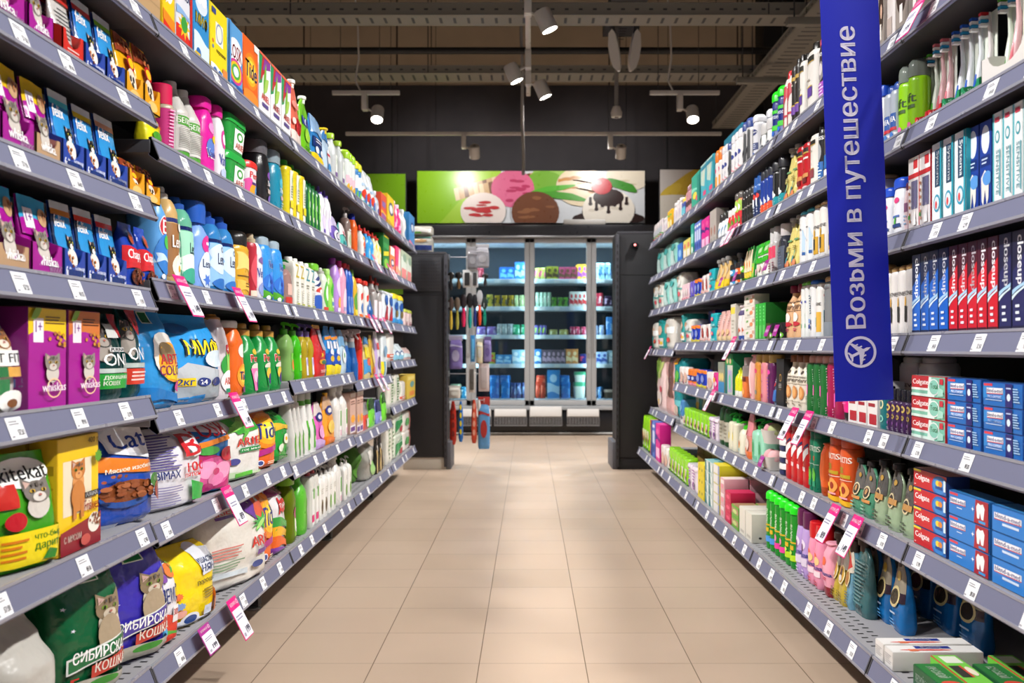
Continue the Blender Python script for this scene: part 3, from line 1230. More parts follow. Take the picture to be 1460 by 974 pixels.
fpouch('d02c2c', 'fp_r', words_='blue cat pouch with red strip')
fpouch('78b42c', 'fp_g', words_='blue cat pouch with green strip')
fpouch('4fc0d0', 'fp_t', words_='blue cat pouch with turquoise strip')
fpouch('d8b820', 'fp_y', words_='blue cat pouch with yellow strip')
fpouch('d49a80', 'fp_p', words_='blue cat pouch with salmon strip')
fpouch('c87a28', 'fp_o', '1c2c50', 'navy cat pouch with orange badge')
fpouch('d8402c', 'fp_n', '20304e', 'navy cat pouch with red badge')
bg('pp', 'dog_food_pouch', 'dog food', 'golden yellow dog pouch', .02, 'pouch', 'e5a814',
   [wave(.7, .97, '8a3a20', .02), kibble(.5, .82, .35, .1, 'b8683c', 14), E(.62, .58, .24, .12, 'b81c24'), E(.62, .58, .17, .08, 'f0c020'), E(.5, .28, .3, .2, 'e8dcc8'), E(.42, .32, .06, .05, '222'), E(.6, .32, .06, .05, '222'), E(.5, .22, .07, .05, '222')], seed=6, wr=.002)
bg('wrd', 'dog_food_pouch', 'dog food', 'silver and red pet pouch', .02, 'pouch', 'c8c4c0', [R(0, .75, 1, 1, 'c03028'), lines(.15, .2, .85, .65, '555', 8), R(.1, .1, .9, .18, 'c03028')], seed=7, wr=.002)
tray('tr_w', 'cat_food_tray', 'magenta display tray of cat pouches', 'a0148c', [T('whiskas', .55, .1, .97, .5, 'd9a8d4')], '8a6a4a')
tray('tr_k', 'cat_food_tray', 'plain kraft display tray of cat pouches', 'b89470', [], 'a58362')
tray('tr_f', 'cat_food_tray', 'dark blue display tray of cat pouches', '23419c', [T('felix', .08, .1, .42, .42, 'fff'), T('Больше', .5, .3, .93, .48, 'e8ecf8'), T('Вкуснее!', .46, .06, .95, .24, 'e8ecf8')], '9a7a5a')
tray('tr_r', 'pet_food_tray', 'red display tray of pet pouches', 'c8281e', [lines(.2, .1, .8, .45, 'f0c0b8', 3)], '9a7a5a')
tray('tr_y', 'dog_food_tray', 'golden yellow display tray of dog pouches', 'dd9a12', [E(.5, .25, .3, .2, 'e8c070')], '9a7a5a')
bg('chap', 'dog_food_bag', 'dog food', 'royal blue dog food bag with meat picture', .05, 'bag', '1c3fa6',
   [wave(.3, .62, 'c8242c', .03), R(.12, .4, .88, .6, 'd02830'), T('Chappi', .1, .42, .9, .6, 'f4f4f8'), E(.45, .78, .14, .1, 'a84a2c'), E(.5, .2, .32, .13, '5a2a1a'), kibble(.5, .2, .26, .1, '7c3c24', 18)], seed=8, wr=.003)
bg('perfect', 'cat_food_bag', 'cat food', 'white cat food bag with two cats', .09, 'bag', 'dedbd6',
   [cat(.72, .68, .17, .09, '9c6840', 'e8dccc'), cat(.25, .72, .2, .1, '2a221e', 'f0ece8', 'c07828'), R(.05, .44, .95, .58, 'f4f3f0'), T('CT FIT', .35, .47, .9, .555, '3a3a3e'), R(0, .34, .62, .43, '1d6e3c'), R(.62, .34, .95, .43, 'd9a24a'),
    R(.05, .18, .45, .32, 'dfe4de'), R(.46, .18, .62, .32, '2c7a48'), T('1.5', .66, .24, .9, .32, '26365c'), E(.66, .12, .2, .1, 'f2f0ec'), E(.66, .1, .08, .04, '7a4a2a')], bands=[(.9, 1, 'c8c6c4')], fin='f', seed=9)
bg('purina', 'cat_food_bag', 'cat food', 'dark teal foil cat food bag', .07, 'bag', '14605e',
   [cat(.2, .72, .26, .12, '4a4846', 'a09890'), R(.3, .72, .72, .88, 'cfd2ce'), PG([(.6, 1), (.98, 1), (.98, .82), (.8, .72), (.62, .82)], 'a82a2e'), R(.25, .56, .8, .61, 'e0e0e0'), T('PURINA', .28, .565, .78, .605, '333'), T('ONE', .1, .4, .95, .54, 'fff', bold=False),
    R(0, .32, 1, .37, 'b8c4c0'), R(0, .14, 1, .31, '2aa03a'), T('ДОМАШНИХ', .06, .24, .8, .29, 'e8f4e0'), T('КОШЕК', .06, .18, .5, .23, 'e8f4e0')], fin='x', seed=10)
bg('purina_r', 'cat_food_bag', 'cat food', 'dark teal foil cat food bag with red panel', .07, 'bag', '14605e',
   [cat(.2, .72, .26, .12, '4a4846', 'a09890'), PG([(.3, 1), (.9, 1), (.9, .8), (.6, .66), (.3, .8)], 'a82a2e'), T('ONE', .05, .4, .95, .54, 'fff', bold=False), R(0, .32, 1, .37, 'b8c4c0'), R(0, .14, 1, .31, 'd8402e'), lines(.1, .17, .9, .29, 'f4d8d0', 3)], fin='x', seed=11)
bg('kitekat', 'cat_food_bag', 'cat food', 'green cat food bag with grey cat', .08, 'bag', '3f9a1e',
   [E(.5, .83, .4, .13, 'f2f2ee'), T('kitekat', .16, .77, .86, .9, '1c1c1c'), R(.1, .55, .35, .75, 'c02a20'), cat(.62, .66, .2, .1, '77706a', 'd4cec6'), R(.0, .05, 1, .34, 'ead318'), T('что-быр', .5, .24, .95, .31, '3a7a1c'), T('дарит', .5, .15, .9, .22, '3a7a1c'),
    E(.26, .44, .14, .08, 'b81c28'), lines(.08, .1, .4, .3, 'd07818', 4), PG([(.6, .08), (.8, .06), (.85, .13), (.7, .16)], '2c7a2a')], seed=12)
bx('friskies', 'cat_food_box', 'cat food', 'yellow cat food box with ginger cat', .045, 'efc614',
   [R(.12, .32, .82, .8, 'e9dcc0'), cat(.48, .7, .17, .085, 'c67a38', 'e0a060', '6a8a2a'), E(.45, .48, .17, .14, 'c97f3c'), R(.32, .28, .4, .45, 'c97f3c'), R(.5, .28, .58, .45, 'c97f3c'), T('400 г', .68, .93, .95, .98, '5a3a10'),
    R(.6, .44, .95, .49, '222'), T('PURINA', .62, .447, .93, .483, 'fff'), T('Friskies', .58, .32, .95, .42, 'b02020'), PG([(0, 0), (1, 0), (1, .28), (0, .2)], '8a1c28'), T('с мясом', .08, .1, .5, .16, 'f0e0d0'), E(.82, .2, .16, .09, 'eee8dc'), kibble(.82, .23, .12, .05), burst(.88, .8, .1, .06, '5a9a2c'), E(.55, .08, .12, .05, 'c05048')],
   side='d9ae10', top='e0b818', side_art=[R(.1, .7, .9, .78, 'b8860c'), lines(.1, .3, .9, .65, 'b8860c', 8)])
bg('catchow', 'cat_food_bag', 'cat food', 'royal blue cat food bag with orange band', .1, 'bag', '1f49a8',
   [PG([(.1, .72), (1, .58), (1, .46), (.16, .56)], 'dd7a20'), T('Мясное изобилие', .24, .53, .98, .575, 'fff4e0'), PG([(.28, .95), (.98, .98), (.98, .72), (.88, .62), (.34, .72)], 'e8ecf4'), PG([(.31, .93), (.95, .95), (.95, .73), (.87, .66), (.37, .74)], 'f8f8fc'), T('Cat', .4, .74, .9, .92, '1c3c9c'),
    E(.5, .3, .36, .12, '27509c'), E(.5, .34, .36, .1, '7a4020'), kibble(.5, .35, .32, .08, '8a4c2c', 26), kibble(.3, .47, .14, .05, '9a5030', 5), E(.86, .4, .1, .07, '3a7a30'), E(.92, .28, .1, .1, '9a3c2c'), R(.05, .02, .3, .06, 'c8d4ec')], seed=13)
bg('cream_bag', 'cat_litter_bag', 'cat litter', 'plain off-white litter bag', .12, 'full', 'cfc8ba', [], seed=14, wr=.006)
bg('clear_bag', 'cat_litter_bag', 'cat litter', 'cloudy clear plastic litter bag with gathered top', .16, 'bag', 'dcd8d0', [], fin='q', seed=15, wr=.016)


def sibir(key, c, c2, words_):
    bg(key, 'cat_litter_bag', 'cat litter', words_, .12, 'full', c,
       [R(.38, .86, .64, .94, 'dfe8dc'), R(.4, .87, .62, .93, '1f7a3c'), cat(.7, .64, .18, .1, '8c7a60', 'cfc4b0', '7a9a3a'), E(.68, .44, .16, .16, 'a8967c'), PG([(.14, .22), (.98, .32), (.98, .44), (.14, .34)], 'e0e4e0'), PG([(.16, .235), (.97, .33), (.97, .43), (.16, .325)], c2),
        T('СИБИРСКАЯ', .2, .29, .96, .38, 'fff'), PG([(.44, .14), (.95, .2), (.95, .3), (.44, .24)], 'c03c30'), T('КОШКА', .48, .18, .92, .26, 'f4e8dc'), wave(0, .14, 'b4aea0', .02), T('5', .16, .1, .28, .19, 'c02820'), E(.6, .1, .2, .03, '3a8a30'), burst(.12, .72, .03, .015, 'e8e8f8', 5, .4), burst(.2, .55, .03, .015, 'e8e8f8', 5, .4)], seed=16, wr=.007)


sibir('sib_g', '0f5a34', '1c6a3c', 'dark green cat litter bag')
sibir('sib_p', '3a30a8', '4a3c9a', 'violet blue cat litter bag')
# ---- detergents
bx('kraft', 'cardboard_carton', 'carton', 'plain kraft cardboard carton', .2, 'b9976d', [R(.0, .48, 1, .52, 'a98a62')])


def dbox(key, c, words_, items, side=None, top=None):
    bx(key, 'detergent_box', 'detergent', words_, .07, c, items, side, top)


dbox('lotus', 'eec81a', 'yellow powder box with white bird shape', [E(.55, .65, .35, .22, 'f4f0e4'), leaf(.45, .55, .5, .14, .6, 'e8e4d8'), leaf(.6, .7, .5, .14, 1.2, 'f8f8f4'), R(.05, .05, .95, .2, 'd8281e'), PG([(0, .2), (1, .1), (1, .25), (0, .32)], 'e8861c')])
dbox('pemos', 'dcdde6', 'white and red powder box', [wave(.0, .25, 'd8281e', .05), burst(.5, .32, .4, .18, 'f0c020', 9, .5), E(.5, .34, .2, .1, '3a9a3a'), T('ПЕМОС', .05, .66, .95, .8, '2c3a8c'), wave(.42, .5, '8ab0dc', .03), R(.85, 0, 1, 1, 'c42a24')])
dbox('mif', '2f8ccb', 'blue powder box with foam', [E(.5, .82, .4, .14, 'd8e4f0'), E(.35, .9, .2, .1, 'f4f4f8'), E(.65, .9, .2, .1, 'f4f4f8'), T('МИФ', .1, .5, .92, .68, '2a2a2a'), T('МИФ', .13, .52, .9, .67, 'f0d418'), wave(0, .36, 'd8ecf4', .05), E(.3, .14, .16, .07, '2a6ab0'), R(.06, .04, .4, .14, 'e8c020')])
dbox('kids', 'f0d818', 'bright yellow childrens powder box', [R(.3, .5, .75, .8, 'f8f4e0'), ring(.52, .66, .2, .14, .8, '8898b8'), T('порошок', .35, .36, .92, .42, '6a5a1c'), burst(.14, .5, .06, .03, 'e07030'), burst(.14, .42, .06, .03, '6a8ac0'), R(.06, .88, .3, .96, '3a4a8c'), wave(0, .16, 'e8ecf4', .03), E(.25, .1, .12, .05, '3a6ab0'), E(.55, .1, .12, .05, '3a6ab0'), R(.7, .08, .98, .22, 'e88a40')])
dbox('losk', '5a9fd8', 'pale blue powder box with red oval', [E(.5, .62, .5, .2, 'e8eef4'), T('LOSK', .08, .52, .95, .72, 'd02c28'), rainbow(.5, .34, (.5, .18), ['d03a8a', 'f0c020', '4aa83c', 'd8e8f4', 'f4f4f8']), R(0, 0, 1, .16, '2a5aa8'), lines(.1, .03, .7, .13, 'c8d8f0', 2), R(.0, .0, .12, 1, '4a8cc8')])
dbox('tide', 'e8641c', 'orange powder box with target rings', [rainbow(.52, .55, (.46, .27), ['f0801c', 'f4b01c', 'f8d83c', 'f4a01c', 'f8e04c']), T('Tide', .12, .44, .9, .68, '23327c'), E(.5, .14, .6, .12, 'f08a2c'), R(.1, .03, .4, .1, '3a5aa8'), R(.7, .9, 1, 1, 'f0ece8')])
dbox('ariel', 'ecebee', 'white powder box with colour fan', [PG([(0, .5), (.25, .55), (.55, 1), (0, 1)], '2a9a5c'), PG([(.1, .55), (.5, .75), (.9, 1), (.3, 1)], 'c02a34'), PG([(.3, .75), (1, .85), (1, 1), (.5, 1)], '8a3a9a'), leaf(.5, .62, .6, .2, 1.2, '7ab83c'), leaf(.62, .55, .5, .18, .5, 'a8cc5c'), T('ARIEL', .2, .3, .9, .4, 'c8342c'), R(.25, .2, .8, .26, '5a4a8a'), R(0, .96, 1, 1, 'e86a50')])


def dpouch(key, c, words_, items, spout, seed=20, bands=()):
    bg(key, 'soap_refill_pouch', 'refill pouch', words_, .05, 'spout' if spout else 'bag', c, items, bands, 'f', spout, seed, .005)


dpouch('coral', 'e8705c', 'coral soap refill pouch with pomegranate', [R(.05, .02, .95, .26, 'ead8d0'), E(.62, .36, .26, .14, 'b82028'), kibble(.62, .36, .18, .1, 'd84048', 10), E(.2, .4, .1, .05, 'e8dcd4'), E(.5, .68, .3, .06, 'f0968a')], ('f0ede8', .07, .016))
dpouch('lime', '6fbe1e', 'lime green soap refill pouch', [R(.1, .55, .8, .7, '2a3a8c'), T('V', .2, .56, .6, .69, 'fff'), E(.5, .4, .28, .12, 'a0d83c'), lines(.2, .06, .85, .2, '3a7a1c', 3)], ('f0f4e8', .07, .016), 21)
dpouch('bluedoy', '2f7fc4', 'blue and yellow detergent pouch', [wave(.62, 1, '8fb4dc', .05), R(.05, .36, .95, .56, '16306e'), E(.3, .32, .14, .07, 'e8f0f8'), E(.68, .3, .14, .07, 'e8f0f8'), wave(0, .2, 'f0cc1c', .04), lines(.2, .45, .8, .55, 'e8e8f0', 2)], None, 22)
dpouch('bluewhite', 'bcd4ea', 'white and blue refill pouch', [wave(.75, 1, '3a7cc0', .04), E(.6, .4, .3, .2, 'f4f4f8'), R(.3, .44, .8, .5, 'd0304c'), E(.6, .16, .3, .14, '2f8fd8')], ('e8c820', .06, .02), 23)
bt('grey_lime', 'cleaner_bottle', 'cleaner', 'pale grey cleaner bottle with lime cap', .06, 'neck', 3, 'c4c9c9', ('cyl', .1, .55, 'a4cc2c'), [R(.25, .1, .8, .62, 'eef0ec'), leaf(.5, .5, .2, .1, 1.5, '4a9a2c'), R(.25, .14, .8, .24, '7a5a9a')])
bt('lime_can', 'air_freshener_can', 'spray can', 'pale spray can with lime lid', .055, 'can', 2, 'dfe6e4', ('dome', .2, .96, 'a6d628'), [R(.1, .3, .9, .52, 'eebccb'), E(.4, .18, .25, .12, 'e8b020'), E(.65, .16, .18, .09, '4a9a3c'), R(.1, .02, .9, .07, '3a5a9c')])
bt('yel_can', 'air_freshener_can', 'spray can', 'blue spray can with yellow lid', .055, 'can', 2, '3f86c4', ('dome', .2, .96, 'd8d820'), [R(.1, .4, .9, .8, 'e4eef4'), E(.5, .2, .3, .15, '6ab83c')])
bg('softw', 'fabric_care_bag', 'laundry care', 'white laundry bag with red and blue drops', .06, 'bag', 'eef0f4', [E(.35, .32, .3, .12, 'e0402c'), E(.62, .22, .3, .12, '2a6ac8'), wave(.04, .12, '4ab0c8', .03), wave(.5, .56, 'b8d0e8', .02)], seed=24)
bx('redsalt', 'stain_remover_box', 'laundry care', 'orange red laundry box', .06, 'e05030', [R(.2, .55, .8, .75, '8a6ab0'), E(.5, .22, .4, .16, 'a05a9a'), wave(.3, .38, 'f0c040', .03)], top='f0d020')
bx('yelbox', 'dishwasher_tablet_box', 'laundry care', 'yellow laundry box with dark oval', .06, 'ecc81c', [E(.55, .62, .36, .2, '22366c'), E(.55, .62, .26, .13, 'e8ecec'), wave(.05, .2, 'c89a18', .04)], top='f4e050')
bt('pinkrinse', 'softener_bottle', 'softener', 'hot pink rinse bottle with white swirl', .06, 'soft', 2.8, 'e0287c', ('cyl', .12, .5, 'f0c8dc'), [E(.5, .75, .35, .14, 'f4e8f0'), wave(.2, .35, 'f0a0c8', .06), E(.5, .45, .2, .1, 'f8f0f4')])
bt('whitegreen', 'cleaner_bottle', 'cleaner', 'white cleaner bottle with green stripe', .06, 'neck', 3, 'f0f2f0', ('cyl', .12, .5, 'e8ecec'), [R(.6, .3, .95, .9, '7cc038'), E(.4, .3, .25, .15, '3a78b8')])
bx('bluebox', 'tissue_box', 'laundry care', 'sky blue laundry box with dark roundel', .08, '3b8ed2', [E(.6, .62, .3, .16, '1c3c8c'), E(.6, .62, .2, .1, 'e0e8f4'), wave(.05, .14, 'e878a0', .03)], top='5aa8e0')
bx('multibox', 'stain_remover_box', 'laundry care', 'grey and green laundry box', .06, 'a9b0a0', [R(.1, .6, .9, .85, 'd8dcd0'), wave(.1, .4, 'd88a8a', .05), R(.2, .45, .8, .52, '6a9a4a')])
# second shelf from the top
bg('lemonpk', 'candy_pouch', 'refill pouch', 'small lemon yellow pouch', .04, 'bag', 'e8dc20', [T('МИНИ', .2, .55, .9, .72, 'c02820'), E(.5, .3, .3, .15, '4a9a2c')], seed=25)
bt('pinkcan', 'stain_remover_can', 'spray can', 'crimson and pink spray can', .06, 'can', 2, 'c4307c', ('cyl', .28, .98, 'd01c50'), [lines(.2, .1, .5, .9, 'e8a8c8', 12), R(.6, .05, .7, .95, 'e8d8c0')], bands=[(.9, 1, 'b8a890')])
bt('belizna', 'bleach_bottle', 'bleach', 'translucent white bleach bottle with green bands', .09, 'jug', 2.6, 'c9c6c0', ('cyl', .09, .42, 'd8d6d2'), [R(.02, .52, .98, .64, '4a9a2c'), T('БЕЛИЗНА', .06, .545, .95, .615, 'f4f8ec'), R(.02, .12, .98, .18, '4a9a2c'), R(.02, .19, .98, .51, 'd8d6d0'), lines(.1, .22, .9, .5, '9a9890', 12)], bands=[(.1, .66, 'd6d4ce')])
bt('vanish_p', 'stain_remover_bottle', 'stain remover', 'magenta stain remover bottle', .07, 'shamp', 3, 'dc1c9c', ('flip', .14, .8, 'd81a96'), [E(.6, .72, .3, .08, 'f090cc'), E(.45, .42, .28, .14, '5a7ac8'), T('Vanish', .15, .26, .95, .4, 'fff'), T('Vanish', .16, .28, .94, .39, '34409a'), E(.7, .56, .2, .06, 'f0c020')])
bt('vanish_w', 'stain_remover_bottle', 'stain remover', 'white stain remover bottle with magenta cap', .07, 'shamp', 3, 'e6e4ea', ('flip', .14, .8, 'd81a96'), [E(.6, .66, .3, .14, 'd83a9c'), E(.6, .66, .2, .08, 'f0ecf0'), T('Vanish', .15, .26, .95, .42, '34409a'), E(.5, .14, .3, .08, 'b8c4e0')])
tub('pods', 'detergent_pod_tub', 'detergent', 'bright green detergent pod tub', .12, '1f9a3c', '22a842',
    [R(.34, .12, .96, .84, 'eef4ec'), E(.62, .62, .16, .16, '3a9a3c'), E(.62, .62, .09, .09, 'f4f8f0'), T('ARIEL', .42, .2, .9, .4, 'c8342c'), R(.02, .0, .98, .06, '178434')], .82, 6, .2)
tub('persiltub', 'detergent_tub', 'detergent', 'white detergent tub with red lid', .1, 'e4e2e6', 'd8302c', [T('Persil', .2, .66, .95, .86, 'd8302c'), E(.2, .4, .2, .25, 'e0489c'), E(.45, .25, .25, .25, 'f0a020'), E(.75, .25, .22, .25, '3a8acc'), R(.3, .46, .8, .54, '4a2a6a')], .9, 3, .16)
bt('vernel_k', 'detergent_bottle', 'detergent', 'glossy black gel bottle with grey cap', .09, 'oval', 2.8, '141217', ('flip', .2, .82, '5c5a60'), [E(.7, .6, .25, .08, '7a4aa0'), T('Ласка', .45, .4, .98, .5, 'e4e0e8'), R(.45, .26, .98, .34, 'b8a8a0'), E(.75, .16, .25, .08, '7a5ab0'), R(.6, .08, .95, .12, '9a90a8')])
bt('vernel_t', 'detergent_bottle', 'detergent', 'teal gel bottle with silver cap', .09, 'oval', 2.8, '1a86a4', ('flip', .2, .82, '8a9aa2'), [E(.65, .62, .3, .1, '4ab0c8'), T('Ласка', .4, .42, .98, .52, 'e0f0f4'), R(.45, .28, .98, .36, 'c0a8a8'), lines(.5, .1, .95, .24, 'a8d4dc', 3)])
bt('yel_trig', 'cleaner_bottle', 'cleaner', 'lemon yellow cleaner bottle with green cap', .07, 'tall', 3, 'd9c616', ('cyl', .1, .5, '3a9a2c'), [R(.3, .08, .9, .92, 'eceadc'), leaf(.6, .74, .25, .1, 1.3, '3a8a2c'), lines(.4, .4, .85, .65, '8a9a7a', 5), R(.3, .22, .9, .36, 'e8d020')])
bt('dkgreen', 'dish_soap_bottle', 'dish soap', 'dark green dish soap bottle', .07, 'shamp', 2.8, '0d5c34', ('cyl', .1, .4, '23b04c'), [E(.55, .5, .3, .42, '5ab83c'), E(.58, .5, .2, .32, '8fd060'), E(.58, .55, .16, .07, 'e8f4e0'), R(.4, .2, .75, .3, 'f0f0e0')])
bt('whblue', 'cleaner_bottle', 'cleaner', 'white cleaner bottle with violet cap', .06, 'hips', 2.6, 'e6e4ee', ('cone', .15, .5, '6a52b0'), [E(.55, .36, .34, .24, 'd8ccec'), R(.3, .12, .85, .2, '6a52b0'), E(.5, .6, .2, .1, 'f8f4fa')])
bt('grywhite', 'cleaner_bottle', 'cleaner', 'clear grey cleaner bottle with blue label', .06, 'neck', 3, 'b7bcc8', ('cyl', .12, .5, 'd0d0d8'), [R(.15, .05, .9, .5, 'dcdcea'), E(.5, .3, .3, .12, '34408c')])
bg('lilacpk', 'laundry_refill_pouch', 'refill pouch', 'lilac capsule pouch', .06, 'lean', '7860b8', [wave(.6, 1, 'cfc4e8', .05), E(.5, .3, .34, .22, 'eae6f4'), ring(.5, .3, .2, .14, .7, '2a2a5c'), R(.0, 0, 1, .06, '3a3a8c')], seed=26)
bg('tealpk', 'laundry_refill_pouch', 'refill pouch', 'turquoise and pink capsule pouch', .05, 'lean', '58bcb4', [wave(.5, 1, 'f0e8ea', .05), E(.5, .6, .25, .1, 'd84068'), E(.5, .2, .25, .14, '2a9aa0')], seed=27)
bt('brownpump', 'hand_soap_bottle', 'soap', 'brown grey dispenser bottle', .06, 'shamp', 2.6, '7b6660', ('pump', .25, .5, '9a9290'), [R(.1, .05, .9, .6, 'cfd0c4'), E(.5, .35, .28, .18, 'a8b890'), R(.2, .62, .8, .66, 'e8e4e0')])
bt('orangeduck', 'toilet_cleaner_bottle', 'cleaner', 'orange toilet cleaner bottle with blue cap', .06, 'soft', 2.6, 'dd5a14', ('dome', .16, .5, '1c2f9a'), [R(.55, .1, .95, .5, 'f0e8e0'), R(.62, .2, .88, .44, '3a4a9a')])
bt('whitered', 'toilet_cleaner_bottle', 'cleaner', 'white toilet cleaner bottle with red cap', .06, 'neck', 2.8, 'eee9e4', ('cone', .16, .5, 'c8281e'), [E(.5, .5, .3, .14, 'e86a3c'), R(.2, .12, .8, .22, 'd83a2c'), E(.5, .72, .3, .08, 'f0a830'), lines(.25, .26, .8, .42, '7a6a9a', 4)])
bt('bluewc', 'toilet_cleaner_bottle', 'cleaner', 'sky blue toilet cleaner bottle with red cap', .06, 'neck', 2.8, '2f9ae0', ('cone', .16, .5, 'c8281e'), [E(.5, .3, .3, .2, '8ad0f0'), burst(.5, .34, .18, .1, 'f4f4f0', 8, .5), E(.5, .34, .06, .03, 'f0c820')])
bt('yelwc', 'toilet_cleaner_bottle', 'cleaner', 'cream and yellow cleaner bottle with red cap', .06, 'neck', 2.8, 'ece4bc', ('cone', .16, .5, 'c8281e'), [E(.5, .66, .34, .12, 'f0d030'), E(.5, .3, .3, .2, 'f4f0e4'), burst(.5, .34, .18, .1, 'f0b838', 8, .5)])
bx('greenbox', 'cleaner_box', 'cleaner', 'dark green box with yellow label', .07, '1d7a34', [R(.1, .62, .9, .76, '3a9a4c'), PG([(.1, .38), (.9, .46), (.9, .58), (.1, .5)], 'ecd428'), E(.5, .2, .35, .14, '8ac83c'), R(.1, .92, .9, .97, 'ecd428')])
bx('orangebx', 'cleaner_box', 'cleaner', 'orange and white cleaner box', .06, 'f08a4c', [R(.1, .7, .9, 1, 'ecece8'), E(.5, .42, .34, .14, '34408c'), E(.5, .42, .24, .08, 'f0ece8'), wave(.05, .2, 'f4b070', .05)])
bx('pinkbx', 'cleaner_box', 'cleaner', 'bright pink and peach cleaner box', .06, 'ee3f74', [PG([(.4, 0), (1, 0), (1, .9), (.7, 1)], 'f4dcd8'), wave(.1, .3, 'f4a888', .05)])
bx('palebx', 'freshener_box', 'cleaner', 'pale sage freshener box', .06, 'b8c4aa', [wave(.3, .7, 'dce4d8', .08), R(.1, .05, .9, .4, 'e88a8a'), E(.6, .78, .3, .14, '8aa890')])
# third row: softeners
bt('e_blue', 'detergent_bottle', 'detergent', 'sky blue bottle with red E badge', .09, 'soft', 2.8, '5da2e0', ('cyl', .12, .4, 'b8bcc4'), [E(.5, .66, .3, .13, 'e4ecf4'), E(.5, .66, .27, .115, 'c82434'), T('E', .34, .58, .66, .74, 'fff'), E(.5, .34, .45, .24, '2f7ccc'), wave(.22, .3, 'c4e0f4', .05), E(.6, .48, .25, .08, '4ab84c'), E(.3, .08, .1, .03, 'f0f0f4')])


def lenor(key, c, words_, deco, cap='5c5e68', fin='p', prof='shamp'):
    bt(key, 'fabric_softener_bottle', 'softener', words_, .09, prof, 2.8, c, ('step', .13, .4, cap), deco + [T('Lenor', .2, .44, .98, .58, 'f4f2ee'), E(.62, .68, .1, .05, 'f0ede4')], bands=[(.73, .78, '1f2d6c')], fin=fin)


lenor('len_br', 'c9a468', 'golden brown softener bottle', [R(.05, .1, .98, .72, '9a6a3c'), E(.6, .22, .4, .14, 'f0e8d4'), leaf(.5, .2, .5, .2, .5, 'f8f4e8'), leaf(.7, .2, .5, .2, 2.2, 'f8f4e8'), E(.6, .2, .08, .04, 'e8b030')], 'b9b4ac')
bt('len_te', 'fabric_softener_bottle', 'softener', 'mint green softener bottle with blue cap', .09, 'shamp', 2.8, '74c8a8', ('step', .14, .4, '1c4fa4'), [R(.1, .1, .98, .72, '9cd8bc'), E(.5, .3, .5, .14, 'e0f0e4'), T('Lenor', .4, .44, .98, .58, '22304c'), E(.5, .16, .4, .1, '3aa88c')], bands=[(.73, .78, '1f2d6c')], fin='j')
bt('len_sp', 'fabric_softener_bottle', 'softener', 'periwinkle softener bottle with tall blue cap', .09, 'soft', 2.8, '7fa6ea', ('flip', .24, .8, '1e58b8'), [E(.62, .68, .34, .14, 'd8288c'), R(.5, .68, .8, .72, 'fff'), E(.55, .3, .42, .28, 'd8e8fa'), T('Lenor', .25, .34, .95, .46, '22305c'), burst(.5, .16, .25, .1, '4a7ad8', 6, .5)])
bt('len_bl', 'fabric_softener_bottle', 'softener', 'clear blue softener bottle with blue cap', .09, 'shamp', 2.8, '3f92d8', ('step', .16, .42, '1c52b0'), [R(.05, .1, .98, .72, '8fc0ea'), E(.5, .5, .5, .22, 'cfe2f4'), T('Lenor', .3, .42, .98, .58, '20305c'), ring(.6, .64, .08, .04, .7, '20305c'), E(.5, .14, .4, .08, '2a70c0')], bands=[(.73, .78, '1f2d6c')], fin='j')
bt('goldbot', 'fabric_softener_bottle', 'softener', 'golden softener bottle with black cap', .09, 'tall', 2.6, 'd9a52a', ('dome', .22, .86, '171412'), [wave(.5, .8, 'f0d078', .06), wave(.1, .28, 'e8bc50', .06), R(0, .4, 1, .42, '6a4a14'), lines(.4, .2, .9, .3, '7a5a1c', 2)], bands=[(0, .04, '2a1c10')], fin='p')
bt('redlab', 'fabric_softener_bottle', 'softener', 'red labelled bottle with bronze cap', .09, 'tall', 2.6, 'b62a3c', ('step', .14, .5, 'b48a50'), [E(.5, .5, .4, .3, 'd84a5c'), R(.1, .06, .9, .16, 'ecd8c8')])
bt('vanw', 'stain_remover_bottle', 'stain remover', 'white bottle with blue lettering', .08, 'shamp', 2.8, 'dcdce6', ('step', .14, .45, 'b8a888'), [T('Vernel', .1, .4, .95, .56, '3a4a9c'), E(.5, .2, .35, .12, '8a9ad0'), E(.5, .7, .3, .06, '7a5a9a')])
bt('vernel', 'fabric_softener_bottle', 'softener', 'bright blue softener bottle with flower', .09, 'oval', 2.8, '3390dc', ('flip', .13, .7, '9db0bc'), [T('Vernel', .3, .6, .95, .74, 'fff'), T('Vernel', .31, .61, .94, .73, '22409a'), E(.42, .34, .36, .16, '2a70d0'), leaf(.4, .4, .5, .2, .6, '4a90e8'), leaf(.5, .32, .5, .2, 2.4, '2a60c8'), E(.44, .36, .1, .04, '1c3c9c'), PG([(0, 0), (1, 0), (1, .3), (.6, .14), (0, .22)], '57b02c'), E(.3, .08, .12, .04, 'e8f0f8'), E(.65, .07, .12, .04, '3a6ac0')])
bt('clearpump', 'hand_soap_bottle', 'soap', 'clear dispenser bottle with green pump', .07, 'shamp', 2.6, 'b08a84', ('pump', .22, .5, '22902c'), [R(.2, .3, .9, .6, 'd8b0a4'), R(.1, .04, .95, .24, 'c8342c')], fin='j')
bt('zbot', 'dish_soap_bottle', 'dish soap', 'white square bottle with big Z', .07, 'square', 6, 'e8e6dc', ('cyl', .08, .4, 'eae8e2'), [T('Z', .15, .64, .85, .92, '2a8a9a', bold=False), lines(.2, .44, .8, .56, '8a8a7a', 2), lines(.3, .1, .7, .4, 'c4c2b4', 6), R(.2, .06, .8, .09, 'a8b040')])
